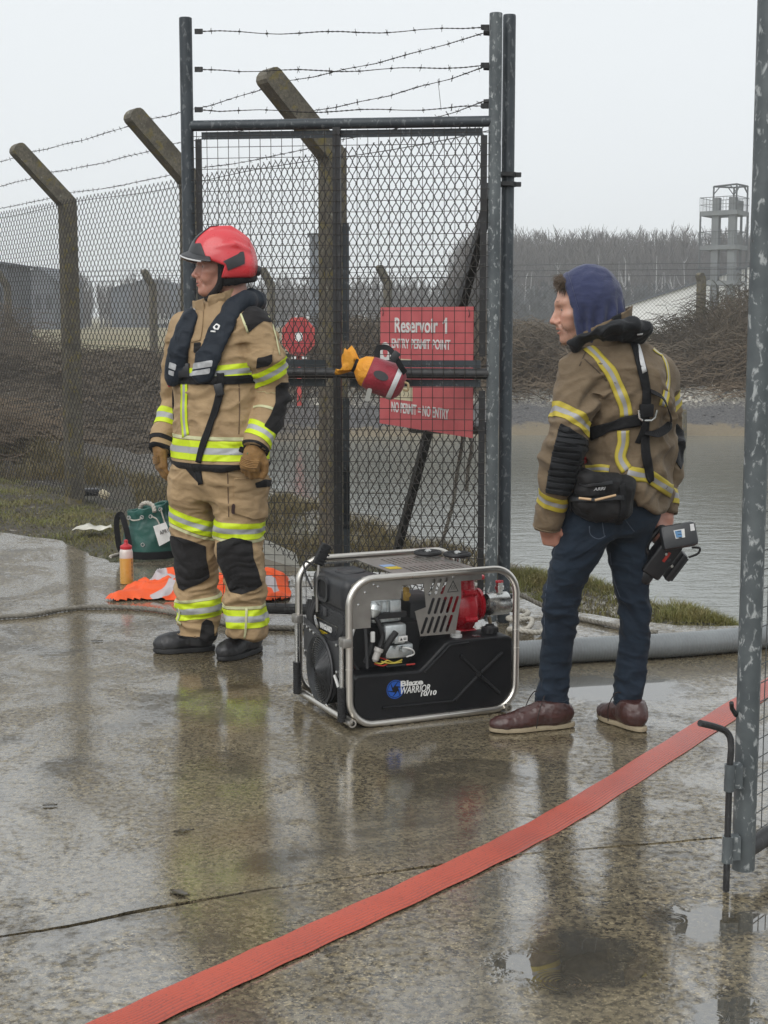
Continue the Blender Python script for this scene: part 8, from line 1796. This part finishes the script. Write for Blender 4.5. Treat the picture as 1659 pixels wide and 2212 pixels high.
hr = mb.build('hair', pm('brown_hair', (0.055, 0.036, 0.022), 0.55, c2=(0.09, 0.06, 0.035), vs=60, bump=0), ym); hr['kind'] = 'stuff'
mb = MB()
for k in range(260):                                                        # short beard
    t = rg.uniform(-1, 1); base = np.array([0.092 - 0.045 * t * t + rg.uniform(-.012, .004), 0.045 * t, -0.105 + 0.012 * t * t + rg.uniform(-.012, .008)]); d = np.array([0.35, 0.3 * t, -1.0]) * rg.uniform(.006, .013); mb.tube([Vector((q_ @ HM2.T + HO2).tolist()) for q_ in (base - d * .3, base + d)], [.0009, .0004], 3)
bd_ = mb.build('beard', pm('fair_beard', (0.20, 0.115, 0.06), 0.6, bump=0), ym); bd_['kind'] = 'stuff'
# hands
make_hand(P(1183, 1132, 5.27), P(1192, 1178, 5.30) - P(1182, 1132, 5.27), (0.55, 0.8, 0.1), 1, M_SKIN2, 'hand', ym, 0.95, 0.92, 1.0, 0.05, 0.003, 0.2)
make_hand(P(1440, 1108, 5.48), P(1425, 1150, 5.42) - P(1440, 1108, 5.48), (-0.4, 0.9, 0.0), 1, M_SKIN2, 'hand', ym, 0.8, 0.95, 1.0, 0.05, 0.003, 0.4)
# ------------------------------------------------------------------ waist bag
M_BAGK = cloth_material('black_nylon_bag', (0.010, 0.010, 0.011), (0.016, 0.015, 0.015), 0.55, ws=9); wb = thing('waist_bag', tuple(P(1303, 1125, 5.22)), 'black nylon waist bag with tan rods worn at the back of the young man', 'bag')
bc_ = v3(P(1300, 1070, 5.215)); Mb_ = np.array(Matrix.Rotation(R(8), 3, 'Y') @ Matrix.Rotation(R(12), 3, 'Z'))
def wbag(p):
    d = s_box(p, bc_ + [0, 0, 0.01], (.102, .062, .070), 0.035, Mb_); return smin(d, s_ell(p, bc_ + [0.0, 0, -.045], (.098, .06, .052), Mb_), .03)
WB = Soft(wbag, bc_ - [.15, .1, .13], bc_ + [.15, .1, .12], 0.005, lambda V: folds(V, 0.006, 33, 10, 10)); wbo = WB.obj('pouch', M_BAGK, wb); V = WB.V
WB.lay('flap', M_BAGK, wb, [poly_px(V, Z4([(672, 190), (700, 80), (960, 95), (985, 130), (930, 225), (690, 235)]))], 0.008, True, th=0.008); WB.ribbon('zip', M_BLKPL, wb, Z4([(715, 160), (800, 155), (915, 150)]), 0.008, 0.014); WB.ribbon('seam_cord', M_BLKPL, wb, Z4([(640, 262), (800, 262), (990, 245)]), 0.014, 0.009, 0.008)
tan_ = pm('tan_rod', (0.62, 0.42, 0.24), 0.5, bump=0)
for a, b in (((705, 260), (760, 258)), ((804, 252), (932, 242))):
    pa, pb_ = WB.hit(*Z4([a])[0]), WB.hit(*Z4([b])[0]); MB().tube([pa[0] + pa[1] * .02, pb_[0] + pb_[1] * .02], 0.0042, 8).build('tan_rod', tan_, wb, smooth=True)
(pl0, pn0), (pl1, _) = WB.hit(*Z4([(790, 202)])[0]), WB.hit(*Z4([(876, 192)])[0]); uu = (pl1 - pl0).normalized(); ww = pn0.cross(uu).normalized(); ww = ww if ww.z > 0 else -ww; uu = ww.cross(pn0).normalized()
uu = uu if uu.x > 0 else -uu
text_obj('ARRI', 'bag_lettering', 0.02, frame_M(pl0 + pn0 * 0.013, uu, ww), pm('grey_print', (0.33, 0.33, 0.33), 0.5, bump=0), wb, fit=(0, 0, 0.042, 0.0105), shear=0.3, bold=0.0006, ext=0.0005)
for pts in ([(645, 200), (640, 330)], [(985, 160), (990, 330), (960, 420)]): WB.ribbon('bag_strap', M_BLKWEB, wb, Z4(pts), 0.022, 0.006, 0.004)
strap([P(1236, 1066, 5.24), P(1225, 1060, 5.30), P(1222, 1058, 5.36)], 0.04, (-1, -.3, 0), 'waist_belt', M_BLKWEB, wb); strap([P(1370, 1082, 5.24), P(1395, 1080, 5.28), P(1415, 1078, 5.36)], 0.04, (0.5, -1, 0), 'waist_belt', M_BLKWEB, wb)
# ------------------------------------------------------------------ video camera held low
cg = thing('video_camera', tuple(P(1440, 1200, 5.36)), 'black shoulder-style video camera with a lit screen held by its handle', 'camera'); M_CAM = pm('black_camera_body', (0.010, 0.010, 0.012), 0.42, c2=(0.006, 0.0065, 0.008), vs=20, bump=0.3, bs=120, bd=0.002); M_CAMG = pm('grey_battery', (0.035, 0.038, 0.042), 0.45, c2=(0.027, 0.029, 0.032), vs=12, bump=0.15)
cO = P(1445, 1188, 5.36); ca = Vector((0.56, -0.12, 0.82)).normalized(); cb = Vector((0.80, 0.10, -0.53)); cb = (cb - ca * cb.dot(ca)).normalized(); cn = ca.cross(cb).normalized(); CM = Matrix((cb, cn, ca)).transposed()      # columns: across, thickness, along
cl_ = lambda a, t, l: cO + cb * a + cn * t + ca * l
MB().rbox(cl_(-0.01, 0, -0.035), (0.075, 0.075, 0.15), 0.010, CM, 3).build('body', M_CAM, cg, smooth=True)
MB().rbox(cl_(-0.015, 0, -0.125), (0.058, 0.06, 0.06), 0.022, CM, 4).build('lens_hood', M_CAM, cg, smooth=True)
MB().rbox(cl_(0.052, 0.0, -0.035), (0.020, 0.066, 0.112), 0.004, CM).build('side_plate', M_CAM, cg, smooth=True); MB().rbox(cl_(0.066, 0.0, -0.035), (0.012, 0.05, 0.10), 0.003, CM).build('cover_plate', M_CAMG, cg, smooth=True)
bP = P(1466, 1158, 5.31); bu_ = Vector((0.97, 0.0, 0.17)).normalized(); bw_ = Vector((-0.17, 0.25, 0.95)); bw_ = (bw_ - bu_ * bw_.dot(bu_)).normalized(); bn_ = bu_.cross(bw_); BM = Matrix((bu_, bn_, bw_)).transposed()
bat = MB(); bat.rbox(bP, (0.125, 0.052, 0.085), 0.014, BM, 2); bo2 = bat.build('battery', M_CAMG, cg, smooth=True)
fs_ = -1 if (bn_ * -1).y < 0 else 1; out_ = bn_ * (-1 if bn_.y > 0 else 1)
MB().prism([(-0.016, -0.014), (0.017, -0.014), (0.020, 0.016), (-0.018, 0.016)], bP + out_ * 0.027 + bw_ * 0.004, bu_, bw_, out_ * -0.003).build('screen_bezel', M_WPL, bo2)
scm, sct, scb = new_mat('lit_screen'); scb.inputs['Base Color'].default_value = (0.02, 0.06, 0.12, 1); scb.inputs['Emission Color'].default_value = (0.16, 0.36, 0.62, 1); scb.inputs['Emission Strength'].default_value = 0.3
MB().prism([(-0.013, -0.011), (0.007, -0.011), (0.008, 0.013), (-0.015, 0.013)], bP + out_ * 0.0285 + bw_ * 0.004, bu_, bw_, out_ * -0.001).build('screen', scm, bo2)
for k in range(3): MB().box(bP + out_ * 0.029 + bw_ * (0.014 - 0.011 * k) + bu_ * 0.0, (0.012, 0.002, 0.002)).build('screen_mark', M_PRK, bo2)
MB().prism([(0.04, 0.008), (0.055, 0.008), (0.055, 0.032), (0.042, 0.032)], bP + out_ * 0.0265, bu_, bw_, out_ * -0.003).build('level_light', M_REFL, bo2)
MB().tube(spline([cl_(0.055, -0.02, 0.055), cl_(0.075, -0.03, 0.07), cl_(0.082, -0.03, 0.05), cl_(0.065, -0.025, 0.02)], 6), 0.004, 8).build('cable', M_RUB, cg, smooth=True)
for k in range(4): MB().lathe(cl_(-0.035 + 0.022 * k, -0.036, 0.0 - 0.012 * k), -cn, [(0, 0.006), (0.006, 0.005)], 10).build('control_knob', M_ZINC if k % 2 else M_CAMG, cg, smooth=True)
MB().box(cl_(-0.005, -0.0385, -0.02), (0.01, 0.004, 0.04), CM).build('red_stripe', pm('red_stripe', (0.35, 0.03, 0.02), 0.5, bump=0), cg)
MB().tube(spline([cl_(-0.055, 0, 0.055), cl_(-0.075, 0, 0.045), cl_(-0.078, 0, -0.03), cl_(-0.052, 0, -0.05)], 6), 0.010, 10).build('top_handle', M_CAM, cg, smooth=True)
